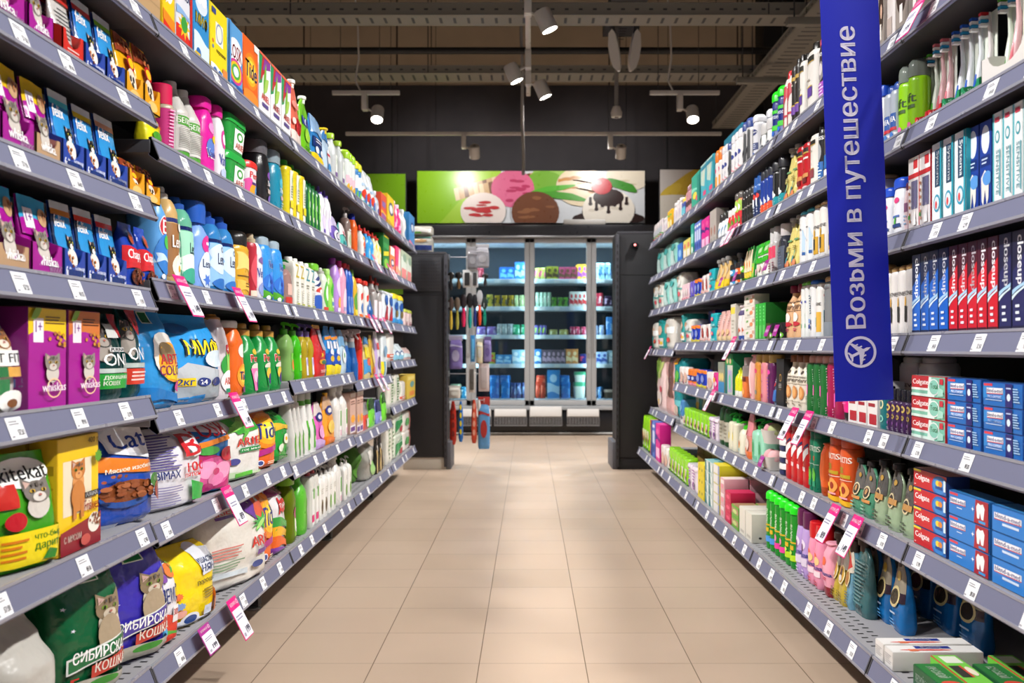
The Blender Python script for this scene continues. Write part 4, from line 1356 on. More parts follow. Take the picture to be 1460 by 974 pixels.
bt('zboty', 'dish_soap_bottle', 'dish soap', 'white square bottle with yellow Z', .07, 'square', 6, 'e8e6dc', ('cyl', .08, .4, 'eae8e2'), [T('Z', .15, .64, .85, .92, 'c4b01c', bold=False), lines(.2, .44, .8, .56, '8a8a7a', 2), lines(.3, .1, .7, .4, 'c4c2b4', 6), R(.2, .06, .8, .09, 'a8b040')])
bg('navypouch', 'sponge_pack', 'sponge', 'navy pouch hung behind white bottles', .02, 'pouch', '1e3f92', [E(.5, .55, .3, .16, 'd8a828'), lines(.2, .8, .8, .92, 'b8c4e0', 2), E(.55, .4, .2, .1, '24303c')], seed=28)
bt('bigwhite', 'laundry_gel_bottle', 'detergent', 'white gel bottle with green cap and blue swirl', .09, 'det', 2.8, 'e4e6e4', ('flip', .13, .75, '6fc02c'), [PG([(.1, .6), (.3, .58), (.95, .76), (.8, .82)], '1f2f6c'), PG([(.1, .74), (.3, .72), (.8, .86), (.6, .9)], '1f2f6c'), E(.55, .48, .42, .1, 'c8382c'), E(.55, .48, .2, .05, 'f0e8e8'), wave(0, .36, '2457b8', .05), wave(.36, .42, 'd8dce8', .03)])
bt('ggreen', 'dish_soap_bottle', 'dish soap', 'green and white bottle with grey neck', .07, 'shamp', 2.8, 'd4dccc', ('step', .14, .4, 'b4b6ae'), [E(.5, .45, .4, .36, '58b43c'), E(.5, .5, .25, .2, 'e8f4e0'), R(.1, .05, .9, .14, 'd84a3c')])
bt('lgspray', 'cleaner_bottle', 'cleaner', 'lime green hourglass cleaner bottle', .07, 'hips', 2.6, '8ed052', ('flip', .12, .5, 'a9dc74'), [E(.55, .6, .3, .18, '46b02c'), R(.3, .16, .85, .4, 'cfe8b8'), R(.3, .2, .8, .3, '5a8ab8')])
bt('purp', 'softener_bottle', 'softener', 'lilac bottle with violet cap', .07, 'soft', 2.6, 'b58ad8', ('cyl', .12, .4, '9a3cb0'), [E(.5, .56, .34, .2, 'e0c8f0'), E(.5, .24, .25, .12, 'f0b040'), R(.2, .06, .9, .14, 'e8e0f0')])
bt('pinkb', 'softener_bottle', 'softener', 'pale pink bottle with fuchsia cap', .07, 'soft', 2.6, 'eba0bc', ('cyl', .12, .4, 'd02c88'), [E(.5, .3, .36, .28, 'f4ccd8'), R(.2, .1, .85, .18, 'a8a0c8')])
bt('bluew', 'cleaner_bottle', 'cleaner', 'deep blue cleaner bottle with red cap', .07, 'hips', 2.6, '1f55b8', ('cyl', .1, .45, 'c0303c'), [R(.2, .08, .85, .42, '7a9ad0'), E(.5, .3, .25, .12, '3a6ac0')])
bt('yelw', 'cleaner_bottle', 'cleaner', 'mustard yellow cleaner bottle', .07, 'hips', 2.6, 'd8ac28', ('cyl', .14, .4, '5a8a2c'), [E(.5, .36, .34, .26, '5a9a34'), R(.2, .06, .85, .2, 'e8d048')])
bt('redwhite', 'powder_cleaner_bottle', 'cleaner', 'white bottle with red lid and print', .07, 'square', 3, 'ece6e2', ('flip', .1, .85, 'd83424'), [PG([(.2, .5), (.9, .6), (.9, .78), (.2, .68)], 'd83424'), E(.5, .3, .3, .14, '4a78b8'), wave(0, .1, 'e8742c', .03)])
bt('greypink', 'cleaner_bottle', 'cleaner', 'silver grey bottle with pink label', .07, 'neck', 2.8, '9c9694', ('cone', .16, .5, 'a8342c'), [R(.1, .03, .95, .55, 'ecdde4'), R(.1, .03, .95, .1, 'e060a0')])
bg('rollpk', 'kitchen_roll_pack', 'paper towels', 'white and blue paper roll pack', .1, 'pack', 'dfe6ee', [E(.5, .72, .34, .16, '2a5cb0'), PG([(.1, .1), (.9, .1), (.9, .5), (.5, .56)], 'b82c38'), R(.2, .92, .8, .98, 'fff')], seed=29)
bg('rollyel', 'kitchen_roll_pack', 'paper towels', 'yellow topped blue paper roll pack', .1, 'pack', 'a8c8e4', [wave(.82, 1, 'ecd428', .02), E(.5, .6, .34, .16, '2a5cb0'), wave(0, .18, '3a94d8', .03), E(.5, .36, .25, .12, '8a7a4a')], seed=30)
bg('tispink', 'napkin_pack', 'napkins', 'pink and cream napkin pack', .1, 'pack', 'ecd0d0', [wave(.8, 1, 'c4cc58', .02), E(.5, .4, .3, .2, 'f4e4e0'), lines(.2, .1, .8, .3, 'c88a94', 3)], seed=31)
# fourth row
bg('avto', 'detergent_bag', 'detergent', 'big sky blue powder bag with orange drum picture', .12, 'bag', '2a8fd4',
   [R(.36, .84, .58, .96, 'cfe0d4'), R(.38, .85, .56, .95, '17643c'), E(.7, .52, .42, .24, 'e8e4dc'), E(.72, .46, .36, .2, 'eda630'), E(.6, .56, .2, .1, '8a7454'), PG([(.5, .3), (1, .26), (1, .4), (.6, .42)], 'f0cc28'), T('АВТО', .4, .44, 1, .54, 'b82434'), T('COLOR', .36, .33, 1, .43, '7a2a5c'), wave(.06, .18, '1c74bc', .04), E(.85, .22, .14, .06, 'c83a8c')], seed=32, wr=.008)
bg('mifbag', 'detergent_bag', 'detergent', 'big sky blue powder bag with silver foil panel', .12, 'bag', '2b93d8',
   [PG([(.08, .02), (.98, .02), (.98, .36), (.35, .46), (.05, .33)], 'b8bec4'), PG([(.1, .03), (.98, .03), (.98, .2), (.1, .22)], '9aa4ac'), PG([(.05, .0), (.6, 0), (.6, .1), (.05, .06)], '2a86cc'), T('МИФ', .34, .52, .92, .74, '1c2434'), T('МИФ', .37, .54, .89, .72, 'f0d41c'), R(.16, .2, .42, .29, 'ecc820'), T('2кг', .18, .21, .4, .28, '2a4a8c'), E(.55, .24, .1, .05, '2a3a7c'), E(.78, .24, .1, .05, '2a3a7c'), T('24', .5, .215, .6, .265, 'fff'), E(.3, .84, .2, .06, '1c5c9c'), E(.8, .5, .2, .1, 'd4e4f0')], seed=33, wr=.008)
bt('pinkgold', 'laundry_gel_bottle', 'detergent', 'pink gel bottle with gold cap', .09, 'det', 2.8, 'd67ca6', ('step', .16, .4, 'b98a3c'), [R(.3, .4, .95, .62, 'd83a8c'), E(.6, .5, .25, .08, 'f0c0d8')])
bt('arielb', 'laundry_gel_bottle', 'detergent', 'white gel bottle with green burst', .09, 'det', 2.8, 'd4ccd0', ('step', .06, .4, 'b98a3c'), [R(.5, .56, .9, .68, 'c02838'), T('+1', .56, .58, .84, .66, 'fff'), E(.6, .42, .4, .14, '2a9a3c'), leaf(.6, .44, .5, .14, .8, '6ac84c'), leaf(.6, .4, .5, .14, 2.2, '9ad868'), E(.6, .22, .42, .14, 'f4f2f0'), T('ARIEL', .32, .18, .95, .27, 'c8342c'), R(.4, .08, .9, .13, '2a8a6a')])
bt('tideb', 'laundry_gel_bottle', 'detergent', 'orange gel bottle with rings', .09, 'soft', 2.8, 'e2651c', ('flip', .09, .62, 'd8d4d0'), [E(.6, .66, .3, .1, 'f0e8e0'), rainbow(.6, .3, (.4, .17), ['f49a2c', 'f4b83c', 'f8d84c', 'f08a1c', 'f8e8a0']), T('Tide', .3, .24, .95, .36, '23327c'), E(.7, .1, .2, .05, '7a3a6a')])
bt('persil', 'laundry_gel_bottle', 'detergent', 'green gel bottle with gold cap', .09, 'det', 2.8, '128a3c', ('step', .17, .42, 'b78a3a'), [E(.55, .72, .2, .05, 'd8b838'), T('Persil', .22, .54, .98, .68, 'fff'), T('Persil', .23, .55, .97, .67, 'd42c34'), E(.6, .46, .36, .07, 'e0d8c8'), PG([(.24, .44), (.95, .44), (.8, .12), (.5, .1)], '1f9a50'), E(.55, .34, .22, .1, 'e0c040'), E(.7, .24, .2, .1, '4a2a7a')])
bt('persilv', 'laundry_gel_bottle', 'detergent', 'green gel bottle with pink flower label', .09, 'det', 2.8, '128a3c', ('step', .17, .42, 'b78a3a'), [E(.55, .72, .2, .05, 'd8b838'), T('Persil', .22, .54, .98, .68, 'fff'), T('Persil', .23, .55, .97, .67, 'd42c34'), E(.6, .46, .36, .07, 'e0d8c8'), PG([(.2, .44), (.95, .44), (.8, .06), (.45, .06)], 'e878b0'), E(.55, .3, .2, .1, 'f4c0d8'), E(.8, .2, .2, .12, '5a2a8a')])
bt('greenpump', 'hand_soap_bottle', 'soap', 'pale green soap bottle with green pump', .07, 'hips', 2.6, '8fbf6c', ('pump', .22, .5, '4aa81c'), [R(.35, .2, .9, .6, '7ac84a'), E(.6, .35, .2, .12, 'e87a3c')], fin='j')
bt('greenpump2', 'hand_soap_bottle', 'soap', 'vivid green soap bottle with green pump', .07, 'hips', 2.6, '46c61c', ('pump', .22, .5, '4aa81c'), [R(.35, .2, .9, .6, '6ada3a'), R(.4, .5, .85, .56, 'e8f4e0')], fin='j')
bt('yelpurp', 'hand_soap_bottle', 'soap', 'amber soap bottle with violet pump', .07, 'hips', 2.6, 'c2a824', ('pump', .24, .6, '5e4a94'), [R(.35, .08, .95, .5, 'e4e0ec'), E(.6, .4, .2, .1, 'a890c8')], fin='j')
bg('redpouch', 'detergent_pouch', 'detergent', 'red powder pouch with star', .06, 'lean', 'c8201c', [PG([(.4, .9), (.7, .9), (.9, .5), (.6, .52)], 'b8b0b8'), burst(.5, .42, .16, .07, 'ecc41c', 5, .4), E(.55, .29, .32, .05, 'e8a020'), E(.6, .28, .2, .04, '3a7a4c'), lines(.25, .08, .8, .14, 'f0c8c0', 2)], bands=[(.93, 1, 'e8a818')], seed=34)
bg('bluepouch', 'detergent_pouch', 'detergent', 'blue powder pouch with yellow base', .06, 'lean', '2a84cc', [PG([(.05, .72), (.95, .76), (.95, .82), (.05, .78)], 'e08a24'), PG([(.1, .55), (.3, .54), (.34, .69), (.14, .7)], 'e8ecf4'), PG([(.4, .55), (.6, .54), (.64, .69), (.44, .7)], 'e8ecf4'), PG([(.7, .55), (.9, .54), (.94, .69), (.74, .7)], 'e8ecf4'), E(.5, .42, .4, .12, '2458b4'), E(.5, .47, .2, .08, 'eef2f8'), wave(.2, .42, '1f4fb4', .03), burst(.5, .34, .3, .07, 'ecc41c'), wave(0, .2, 'ecd41c', .02)], seed=35)
bg('palepouch', 'detergent_pouch', 'detergent', 'pale blue and white pouch', .06, 'lean', 'b8cede', [wave(.6, 1, '6a9cc4', .04), E(.5, .4, .3, .16, 'eef4f4'), E(.5, .42, .12, .06, '6ab06a')], seed=36)
bt('winclean', 'window_cleaner_bottle', 'cleaner', 'deep blue window cleaner with white head', .07, 'spray', 2.8, '1557a0', ('trig', .24, .5, 'b8a8a6'), [R(.78, .05, .98, .42, 'e4ecf0')], bands=[(.84, 1, '8a98a0')], fin='p')
bt('redspray', 'cleaner_bottle', 'cleaner', 'bright red cleaner bottle', .07, 'hips', 2.6, 'd4281c', ('cyl', .1, .5, 'c02018'), [R(.4, .1, .9, .45, 'e86a4c')])
bg('multipouch', 'wipes_pouch', 'wipes', 'yellow and blue wipes pouch', .05, 'lean', 'd9c88a', [R(.1, .5, .9, .75, 'ecd82c'), wave(.1, .4, '4a98d0', .06), E(.5, .4, .25, .1, 'e0603c'), wave(.8, 1, '3a7ab0', .03)], seed=37)
bg('goldpouch', 'wipes_pouch', 'wipes', 'gold cleaner pouch', .05, 'lean', 'c8a02c', [E(.5, .5, .3, .2, 'e8d088'), R(.2, .1, .8, .25, 'e87a5c')], seed=38)
bg('lilacpouch', 'wipes_pouch', 'wipes', 'white pouch with lilac edge', .05, 'lean', 'e8e4e8', [R(0, 0, .2, .9, 'b8a0d0'), R(.3, .6, .9, .75, 'd84a4c'), E(.6, .3, .25, .15, '7a5a8a')], seed=39)
bg('yelbluepack', 'wipes_pouch', 'wipes', 'white wipes pack with yellow stripe', .05, 'pack', 'dce4e8', [R(0, 0, .3, .35, 'ecd42c'), R(.3, 0, .5, .35, '3aa8c8'), E(.5, .6, .3, .14, '8ab0d0')], seed=40)
bg('whroll', 'paper_towel_roll', 'paper towels', 'white paper towel roll with red band', .1, 'pack', 'e6e2dc', [R(0, .14, 1, .26, 'e0664c'), R(.2, .17, .8, .22, 'f4ece4'), E(.5, .06, .3, .03, 'd8704c')], seed=41, wr=.002)
bg('softblue', 'cloth_pack', 'cloths', 'crumpled white and blue cloth pack', .08, 'bag', 'd2dde2', [E(.5, .4, .34, .2, '3a5a9a'), E(.5, .4, .24, .12, 'e4ecf0'), wave(.05, .3, '8ac4dc', .05)], seed=42, wr=.01)
bg('softpink', 'cloth_pack', 'cloths', 'crumpled pale pink cloth pack', .08, 'bag', 'e0c0bc', [wave(.2, .5, 'c8dce0', .06)], seed=43, wr=.01)
# fifth and sixth rows
bg('bimax', 'detergent_bag', 'detergent', 'white powder bag with violet script lines', .13, 'full', 'dcdae0', [lines(.04, .5, .5, .95, '4a3c8c', 14), T('BIMAX', .1, .4, .42, .5, '22306c'), PG([(.5, .95), (.98, .86), (.98, .66), (.72, .62)], 'e4e2e8'), T('BI', .55, .64, .98, .92, 'c8242c'), T('100', .56, .44, .92, .56, 'c8242c'), T('пятен', .5, .38, .8, .43, 'c8242c'), PG([(.62, .34), (.98, .22), (.98, .06), (.66, .08)], '3aa84c'), lines(.06, .06, .5, .32, '8a84b0', 8)], seed=44, wr=.007)
bg('loskbag', 'detergent_bag', 'detergent', 'blue and magenta powder bag with pink orchid', .12, 'full', '3a7cc4', [wave(0, .52, 'b4286c', .06), E(.5, .3, .4, .2, 'd85a98'), E(.35, .34, .2, .12, 'f0a0c8'), E(.68, .3, .2, .12, 'f0a0c8'), E(.52, .2, .18, .1, 'e880b4'), E(.52, .3, .08, .05, 'c82870'), PG([(.05, .9), (.95, .78), (.95, .95), (.1, 1)], 'e8e4ec'), T('LOSK', .12, .78, .95, .97, 'c02438'), PG([(.2, .64), (.9, .72), (.9, .78), (.2, .72)], 'ec8a2c'), E(.4, .6, .2, .06, '4aa84c'), E(.8, .52, .18, .1, 'c0283c'), E(.3, .1, .16, .06, 'a8206c')], seed=45, wr=.006)
bg('arielbag', 'detergent_bag', 'detergent', 'white powder bag with green wedge', .12, 'full', 'e2e0dc', [PG([(.2, .98), (.95, .98), (.95, .75), (.4, .7)], '3a9a34'), leaf(.5, .85, .6, .12, .4, '8acc5c'), leaf(.65, .8, .6, .1, .9, '5ab040'), T('ARIEL', .34, .52, .98, .64, 'c8342c'), R(.4, .42, .92, .49, '2a8a4a'), T('горный', .44, .432, .88, .478, 'e4f0e0'), E(.3, .3, .1, .05, '4a4a8c'), R(.14, .26, .24, .34, 'c83a3c'), wave(.0, .12, 'c8e0b8', .03), R(.3, .04, .7, .12, '5ab83c')], seed=46, wr=.007)
bg('tidebag', 'detergent_bag', 'detergent', 'orange powder bag with yellow rings', .12, 'full', 'e2631c', [rainbow(.6, .64, (.55, .3), ['f08a1c', 'f4b024', 'f8dc3c', 'f8f0a0']), PG([(.05, .3), (.98, .42), (.98, .32), (.05, .2)], 'b02480'), T('Tide', .16, .52, .96, .78, '23327c'), E(.3, .12, .1, .05, 'e8e8f0'), E(.3, .12, .07, .035, '3a4a8c'), lines(.5, .08, .8, .14, 'f8e0c0', 2)], seed=47, wr=.007)
bg('persilbag', 'detergent_bag', 'detergent', 'green powder bag with white daisies', .12, 'full', '159a34', [wave(.62, .75, 'd8b02c', .05), E(.6, .45, .16, .1, 'f0f0e0'), E(.6, .45, .06, .04, 'e8b820'), E(.3, .3, .12, .08, 'e0ecd8'), E(.8, .2, .1, .06, 'e0ecd8'), wave(.05, .12, '2a7a3c', .03)], seed=48, wr=.006)
bt('whspray', 'cleaner_bottle', 'cleaner', 'white spray bottle with green label', .08, 'spray', 2.8, 'cbc9c4', ('cyl', .14, .5, 'd4d2ce'), [E(.6, .3, .3, .2, '58a82c'), R(.4, .06, .85, .16, '3a8a2c'), E(.6, .36, .15, .08, 'd0e8b8')])
bt('whspray_g', 'cleaner_bottle', 'cleaner', 'white spray bottle with green neck band', .08, 'spray', 2.8, 'dad9d6', ('cyl', .12, .5, 'b9bdb4'), [R(.35, .08, .95, .62, '58b42c'), E(.6, .4, .2, .1, '1f7a34'), E(.6, .24, .12, .06, 'd8dcd0')], bands=[(.9, 1, '4f9a24')])
bg('pinklnr', 'softener_refill_pouch', 'refill pouch', 'pink flower softener pouch', .06, 'lean', 'd860b4', [wave(.7, 1, 'd8c8c4', .05), E(.5, .68, .36, .1, '2a2f7c'), E(.5, .68, .2, .05, 'e8e0f0'), E(.5, .36, .3, .14, 'f0a8dc'), wave(0, .18, 'c8a4dc', .04)], seed=49)
bg('orlnr', 'softener_refill_pouch', 'refill pouch', 'orange flower softener pouch', .06, 'lean', 'ec9c2c', [wave(.72, 1, 'c8a07c', .05), E(.5, .7, .36, .1, '2a2f7c'), E(.5, .7, .2, .05, 'f0e8e0'), E(.5, .36, .3, .14, 'f8d060'), wave(0, .14, 'e8781c', .04)], spout=('e8b020', .06, .012), seed=50)
bt('whgreenlbl', 'cleaner_bottle', 'cleaner', 'white bottle with tall green label', .08, 'neck', 3, 'd9d6d1', ('cyl', .1, .5, 'cfccc6'), [R(.3, .06, .9, .62, 'f4f2ee'), R(.45, .28, .85, .6, '4aa02c'), R(.45, .08, .85, .2, 'e0a8bc')])
bx('silkbox', 'wax_refill_box', 'cleaner', 'beige box with orange flame and violet base', .05, 'cfa99a', [R(0, .02, 1, .2, 'e8e2e4'), R(.1, .05, .9, .16, '6a3a8a'), E(.5, .36, .36, .1, 'f0a024'), lines(.1, .7, .9, .82, '7a4a3c', 2), R(0, .9, 1, 1, 'e0cfc4')])
bg('redpk', 'glove_pack', 'gloves', 'red and silver glove pack', .04, 'pouch', 'd84a3c', [R(0, .55, 1, 1, '9a9694'), R(.4, .1, .9, .4, 'e4e0dc')], seed=51)
bg('limepk', 'cloth_pack', 'cloths', 'lime green cleaning cloth pack', .04, 'lean', '76d83c', [wave(.6, 1, '2a5a1c', .04), E(.6, .3, .2, .1, 'b8f090')], seed=52)
bg('bluepk', 'cloth_pack', 'cloths', 'lavender blue cleaning cloth pack', .04, 'lean', '8a94d8', [wave(.5, 1, '22285a', .04), E(.5, .2, .2, .1, 'c8d0f0')], seed=53)
bg('napk', 'tissue_pack', 'tissues', 'white tissue pack with green leaf print', .09, 'pack', 'dedbd0', [lines(.3, .1, .64, .9, '5a9a4c', 9), leaf(.8, .5, .5, .12, 1.4, 'a0c890')], seed=54)
bg('napkr', 'tissue_pack', 'tissues', 'white tissue pack with red edge', .09, 'pack', 'e2dcd6', [R(.7, 0, 1, 1, 'd88a80'), E(.4, .5, .25, .2, '6ab06c')], seed=55)
bg('napkg', 'tissue_pack', 'tissues', 'green and white tissue pack', .09, 'pack', 'd4dccc', [PG([(.1, .1), (.9, .5), (.9, .9), (.1, .6)], '2f9a58'), lines(.2, .62, .8, .8, 'e8f0e4', 3), E(.7, .2, .2, .14, 'c84a50')], seed=56)
bx('yelnap', 'napkin_box', 'napkins', 'yellow napkin box', .1, 'd9ba4c', [R(.3, .1, .9, .3, 'e08a4c'), E(.6, .6, .25, .14, '6a9a9a'), R(.1, .8, .9, .95, 'ecd880')])
bg('pemosbag', 'detergent_bag', 'detergent', 'white powder bag with red and green base', .11, 'full', 'dfdce0', [T('ПЕМОС', .1, .5, .98, .68, '25346e'), wave(0, .34, 'd83a24', .05), wave(.1, .16, '5aa83c', .03), E(.2, .16, .14, .08, '5ab0e0'), R(.5, .26, .75, .46, 'f0eeee'), T('300', .52, .34, .73, .42, 'c83430'), E(.7, .86, .24, .08, 'e07a3c'), leaf(.8, .9, .3, .1, .5, '5aa83c'), E(.3, .8, .14, .05, '7a4a9a')], seed=57)
bg('yelbag', 'detergent_bag', 'detergent', 'yellow powder bag with nanny logo', .13, 'full', 'f0d112', [PG([(.5, .96), (.9, .9), (.92, .62), (.62, .58)], 'e4e8f0'), E(.62, .92, .12, .08, 'e4e8f0'), T('НЯНЬ', .6, .62, .92, .72, '22386c'), T('УШАСТЫЙ', .56, .74, .9, .82, '22386c'), T('порошок', .5, .46, .92, .53, '2a2a14'), lines(.6, .28, .9, .42, '7a6a1c', 4), burst(.16, .42, .09, .05, 'e0703c'), burst(.18, .3, .09, .05, '7a9ac8'), E(.2, .2, .09, .05, 'f0b0a0'), wave(0, .08, 'd8dcec', .03), E(.36, .1, .16, .08, 'e4e8f0'), E(.36, .1, .11, .05, '2a4a8c'), R(.6, .08, .76, .2, 'c8d4e8'), PG([(.84, .04), (1, .04), (1, .36), (.86, .2)], 'e88a4c')], seed=58, wr=.007)
bg('loskcol', 'detergent_bag', 'detergent', 'red lettered powder bag with colour swirls', .12, 'full', '3a8cc8', [PG([(.2, 1), (.9, .92), (.95, .6), (.3, .62)], 'c8242c'), T('LOSK', .25, .64, .95, .92, 'e8dce0'), wave(.0, .5, 'f0cc1c', .06), wave(.16, .36, '2a5cb4', .08), burst(.72, .4, .2, .12, 'e8e4e0', 9, .7), burst(.72, .4, .15, .09, 'd83424', 9, .7), wave(.5, .58, '7a2a8c', .05), E(.3, .54, .2, .05, '4aa83c'), wave(.08, .14, 'd83a8c', .05)], seed=59, wr=.006)
bg('arielbig', 'detergent_bag', 'detergent', 'large cream powder bag with purple wedge', .14, 'full', 'dbd7cf', [PG([(.44, 1), (.8, 1), (.74, .7), (.6, .82)], '6a3a94'), PG([(.74, .72), (.98, .68), (.98, .95), (.8, 1)], 'd05a3c'), burst(.84, .66, .22, .12, '3aa84c', 9, .4), leaf(.84, .66, .3, .06, .6, 'a8dc7c'), T('ARIEL', .14, .84, .5, .89, 'b83a34'), R(.2, .8, .46, .83, '6a4a8a'), T('ARIEL', .62, .4, .98, .52, 'c8342c'), R(.7, .3, .96, .36, '6a3a94'), lines(.1, .36, .5, .5, 'c8786c', 4), lines(.1, .24, .5, .34, '7a9a7a', 3), E(.7, .2, .08, .04, '3a4a8c'), wave(.15, .22, 'c8d4dc', .02, 0, .55)], seed=60, wr=.008)
bg('persilcol', 'detergent_bag', 'detergent', 'white powder bag with rainbow base', .12, 'full', 'd9d6da', [T('Ax', .2, .6, .7, .84, 'c8242c'), E(.6, .7, .36, .1, 'c8302c'), T('Персил', .3, .66, .9, .75, 'f0eaea'), wave(.34, .5, '3aa044', .07), wave(.2, .36, 'f0b41c', .07), wave(.06, .22, 'e8641c', .07), wave(0, .08, '7a3a9a', .04), wave(.85, 1, '7a2a5c', .03)], seed=61, wr=.006)
bt('olive', 'dish_soap_bottle', 'dish soap', 'olive green tall bottle with lime cap', .08, 'hips', 2.6, '6d8214', ('flip', .12, .8, '79b41e'), [R(.4, .1, .95, .5, '7ab02c'), E(.65, .3, .2, .14, 'e8e4d8'), E(.6, .5, .2, .1, 'a04a6a')], fin='j')
bt('greenb', 'dish_soap_bottle', 'dish soap', 'grass green bottle with dark green cap', .08, 'neck', 2.6, '55b32c', ('flip', .1, .5, '3f9a1c'), [R(.6, .1, .98, .6, '8ac84c'), E(.75, .4, .15, .1, 'e8f0d8')])
bt('pinklbl', 'cleaner_bottle', 'cleaner', 'slim white bottle with pink label', .05, 'tall', 3, 'd4d4ce', ('cone', .16, .4, 'b04a54'), [R(.2, .04, .9, .7, 'e8e8e4'), R(.2, .1, .9, .24, 'e03a7c'), R(.4, .55, .8, .75, '6ab04c')])
bt('sanit', 'hand_gel_bottle', 'soap', 'white square gel bottle with leaf oval', .05, 'square', 6, 'eae9e4', ('pump', .2, .4, 'b9b6b2'), [E(.5, .3, .24, .18, '6a9a3c'), E(.5, .3, .14, .1, '8ac060'), lines(.25, .6, .8, .75, 'c4c2b8', 3)])
bt('sanitd', 'hand_gel_bottle', 'soap', 'white square gel bottle with brown oval', .05, 'square', 6, 'eae9e4', ('pump', .2, .4, 'b9b6b2'), [E(.5, .3, .24, .18, '7a6a4c'), E(.5, .3, .14, .1, '4a3c2c'), lines(.25, .6, .8, .75, 'c4c2b8', 3)])
bg('loofah', 'bath_sponge_bag', 'bath sponge', 'net of dark green bath sponges', .1, 'full', '3c6a1c', [E(.4, .5, .3, .2, '5a9a2c'), E(.7, .3, .2, .2, '2a5014'), E(.3, .25, .2, .16, '4a8424')], fin='d', seed=62, wr=.022)
bg('spongeclear', 'bath_sponge_bag', 'bath sponge', 'clear bag of pale sponges', .1, 'full', 'b7b4ac', [E(.4, .6, .3, .2, 'd8d4cc'), E(.6, .3, .25, .2, '9ac87c')], fin='q', seed=63, wr=.02)
bg('blackspg', 'body_brush_pack', 'bath sponge', 'black carded brush with wooden handle', .03, 'pouch', '191715', [R(.1, .02, .32, .6, 'd0b070'), R(.7, .02, .95, .5, 'd0b070'), E(.45, .8, .2, .12, '3a3634'), R(.34, .56, .56, .7, 'e4e0d8')], seed=64)


# ================================================================== LEFT SIDE: shelves and goods
LZ = dict(P1=1.408, P2=1.209, P3=1.014, P4=.785, P5=.517, P6=.205)
for k, nm in zip(LZ, ['sixth', 'fifth', 'fourth', 'third', 'second', 'bottom']):
    SHELF[k] = (-1, LZ[k], .80, nm + ' pet food shelf')
SHELF['T'] = (-1, 1.606, .80, 'left top shelf')
SHELF['A2'] = (-1, 1.341, .80, 'left fifth shelf')
SHELF['A3'] = (-1, 1.038, .80, 'left fourth shelf')
for b, (z4, z5) in enumerate([(.751, .507), (.776, .488), (.734, .474), (.811, .541)]):
    nm = ['first', 'second', 'third', 'last'][b]
    SHELF['B%d4' % (b + 1)] = (-1, z4, .80, 'left third shelf')
    SHELF['B%d5' % (b + 1)] = (-1, z5, .80, 'left second shelf')
SHELF['A6'] = (-1, .20, .80, 'left bottom shelf')


def trayset(shelf, pn, pf, trk, pk, h=.085, ph=.145, np_=3, d=.11):
    sd, z, fx, words = SHELF[shelf]
    place(trk, shelf, pn, pf, h=h * 1.25, d=d, sb=.03)
    g = DES[pk]
    y0, y1 = Ypx(pn, fx + .03), Ypx(pf, fx + .03)
    for i in range(np_):
        place(pk, shelf, pn, pf, h=ph, d=.022, sb=.04 + i * .03, gap=.14, lean=6)
        o = REG[-1][0]
        o.location.z += .003
        o.location.y = (y0 + y1) / 2
        e = REG.pop()
        REG.append((e[0], e[1], e[2], e[3], i, 0))


def P_(s):
    """rows of: design, shelf, near column, far column, top row (or h=...), extras"""
    for a in s:
        place(*a[:5], **(a[5] if len(a) > 5 else {}))


# pet food bay
trayset('P1', -36, 37, 'tr_w', 'wp_p', ph=.13)
trayset('P1', 40, 77, 'tr_w', 'wp_p', ph=.15)
trayset('P1', 89, 120, 'tr_r', 'wrd', ph=.16)
trayset('P1', 121, 151, 'tr_f', 'fp_r', ph=.15)
trayset('P1', 152, 179, 'tr_f', 'fp_g', ph=.145)
trayset('P1', 180, 205, 'tr_y', 'pp', ph=.14)
trayset('P1', 206, 229, 'tr_y', 'pp', ph=.15)
trayset('P2', 2, 50, 'tr_w', 'wp_y', ph=.15)
trayset('P2', 51, 87, 'tr_k', 'wp_y', ph=.14, h=.07)
trayset('P2', 89, 121, 'tr_f', 'fp_t', ph=.15)
trayset('P2', 122, 152, 'tr_f', 'fp_y', ph=.14)
trayset('P2', 153, 183, 'tr_f', 'fp_p', ph=.145)
trayset('P2', 184, 207, 'tr_y', 'pp', ph=.135)
trayset('P2', 208, 229, 'tr_y', 'pp', ph=.14)
trayset('P3', -4, 43, 'tr_k', 'wp_b', ph=.145, h=.065)
trayset('P3', 45, 90, 'tr_w', 'wp_b', ph=.135)
trayset('P3', 91, 123, 'tr_f', 'fp_o', ph=.145)
trayset('P3', 124, 153, 'tr_f', 'fp_n', ph=.145)
trayset('P3', 154, 181, 'tr_f', 'fp_r', ph=.14)
P_([('chap', 'P3', 182, 204, 314), ('chap', 'P3', 205, 222, 323),
    ('perfect', 'P4', -62, 37, None, dict(h=.205)), ('cat_box_y', 'P4', 38, 95, 412, dict(rows=2)), ('cat_box_o', 'P4', 96, 143, 418, dict(rows=2)), ('purina', 'P4', 144, 183, 428), ('purina_r', 'P4', 183, 209, 432, dict(sb=.05)),
    ('cream_bag', 'P5', -80, 16, None, dict(h=.13)), ('kitekat', 'P5', 8, 79, 655, dict(tilt=-14, sb=.04)), ('friskies', 'P5', 80, 141, 628, dict(rows=3, d=.05)), ('catchow', 'P5', 142, 216, 598, dict(d=.11, tilt=-12, sb=.05)),
    ('clear_bag', 'P6', -52, 22, None, dict(h=.2)), ('clear_bag', 'P6', 24, 98, None, dict(h=.225)), ('sib_g', 'P6', 100, 164, 812, dict(d=.12, tilt=-22, sb=.06)), ('sib_p', 'P6', 165, 226, 775, dict(d=.12, tilt=-22, sb=.06))])
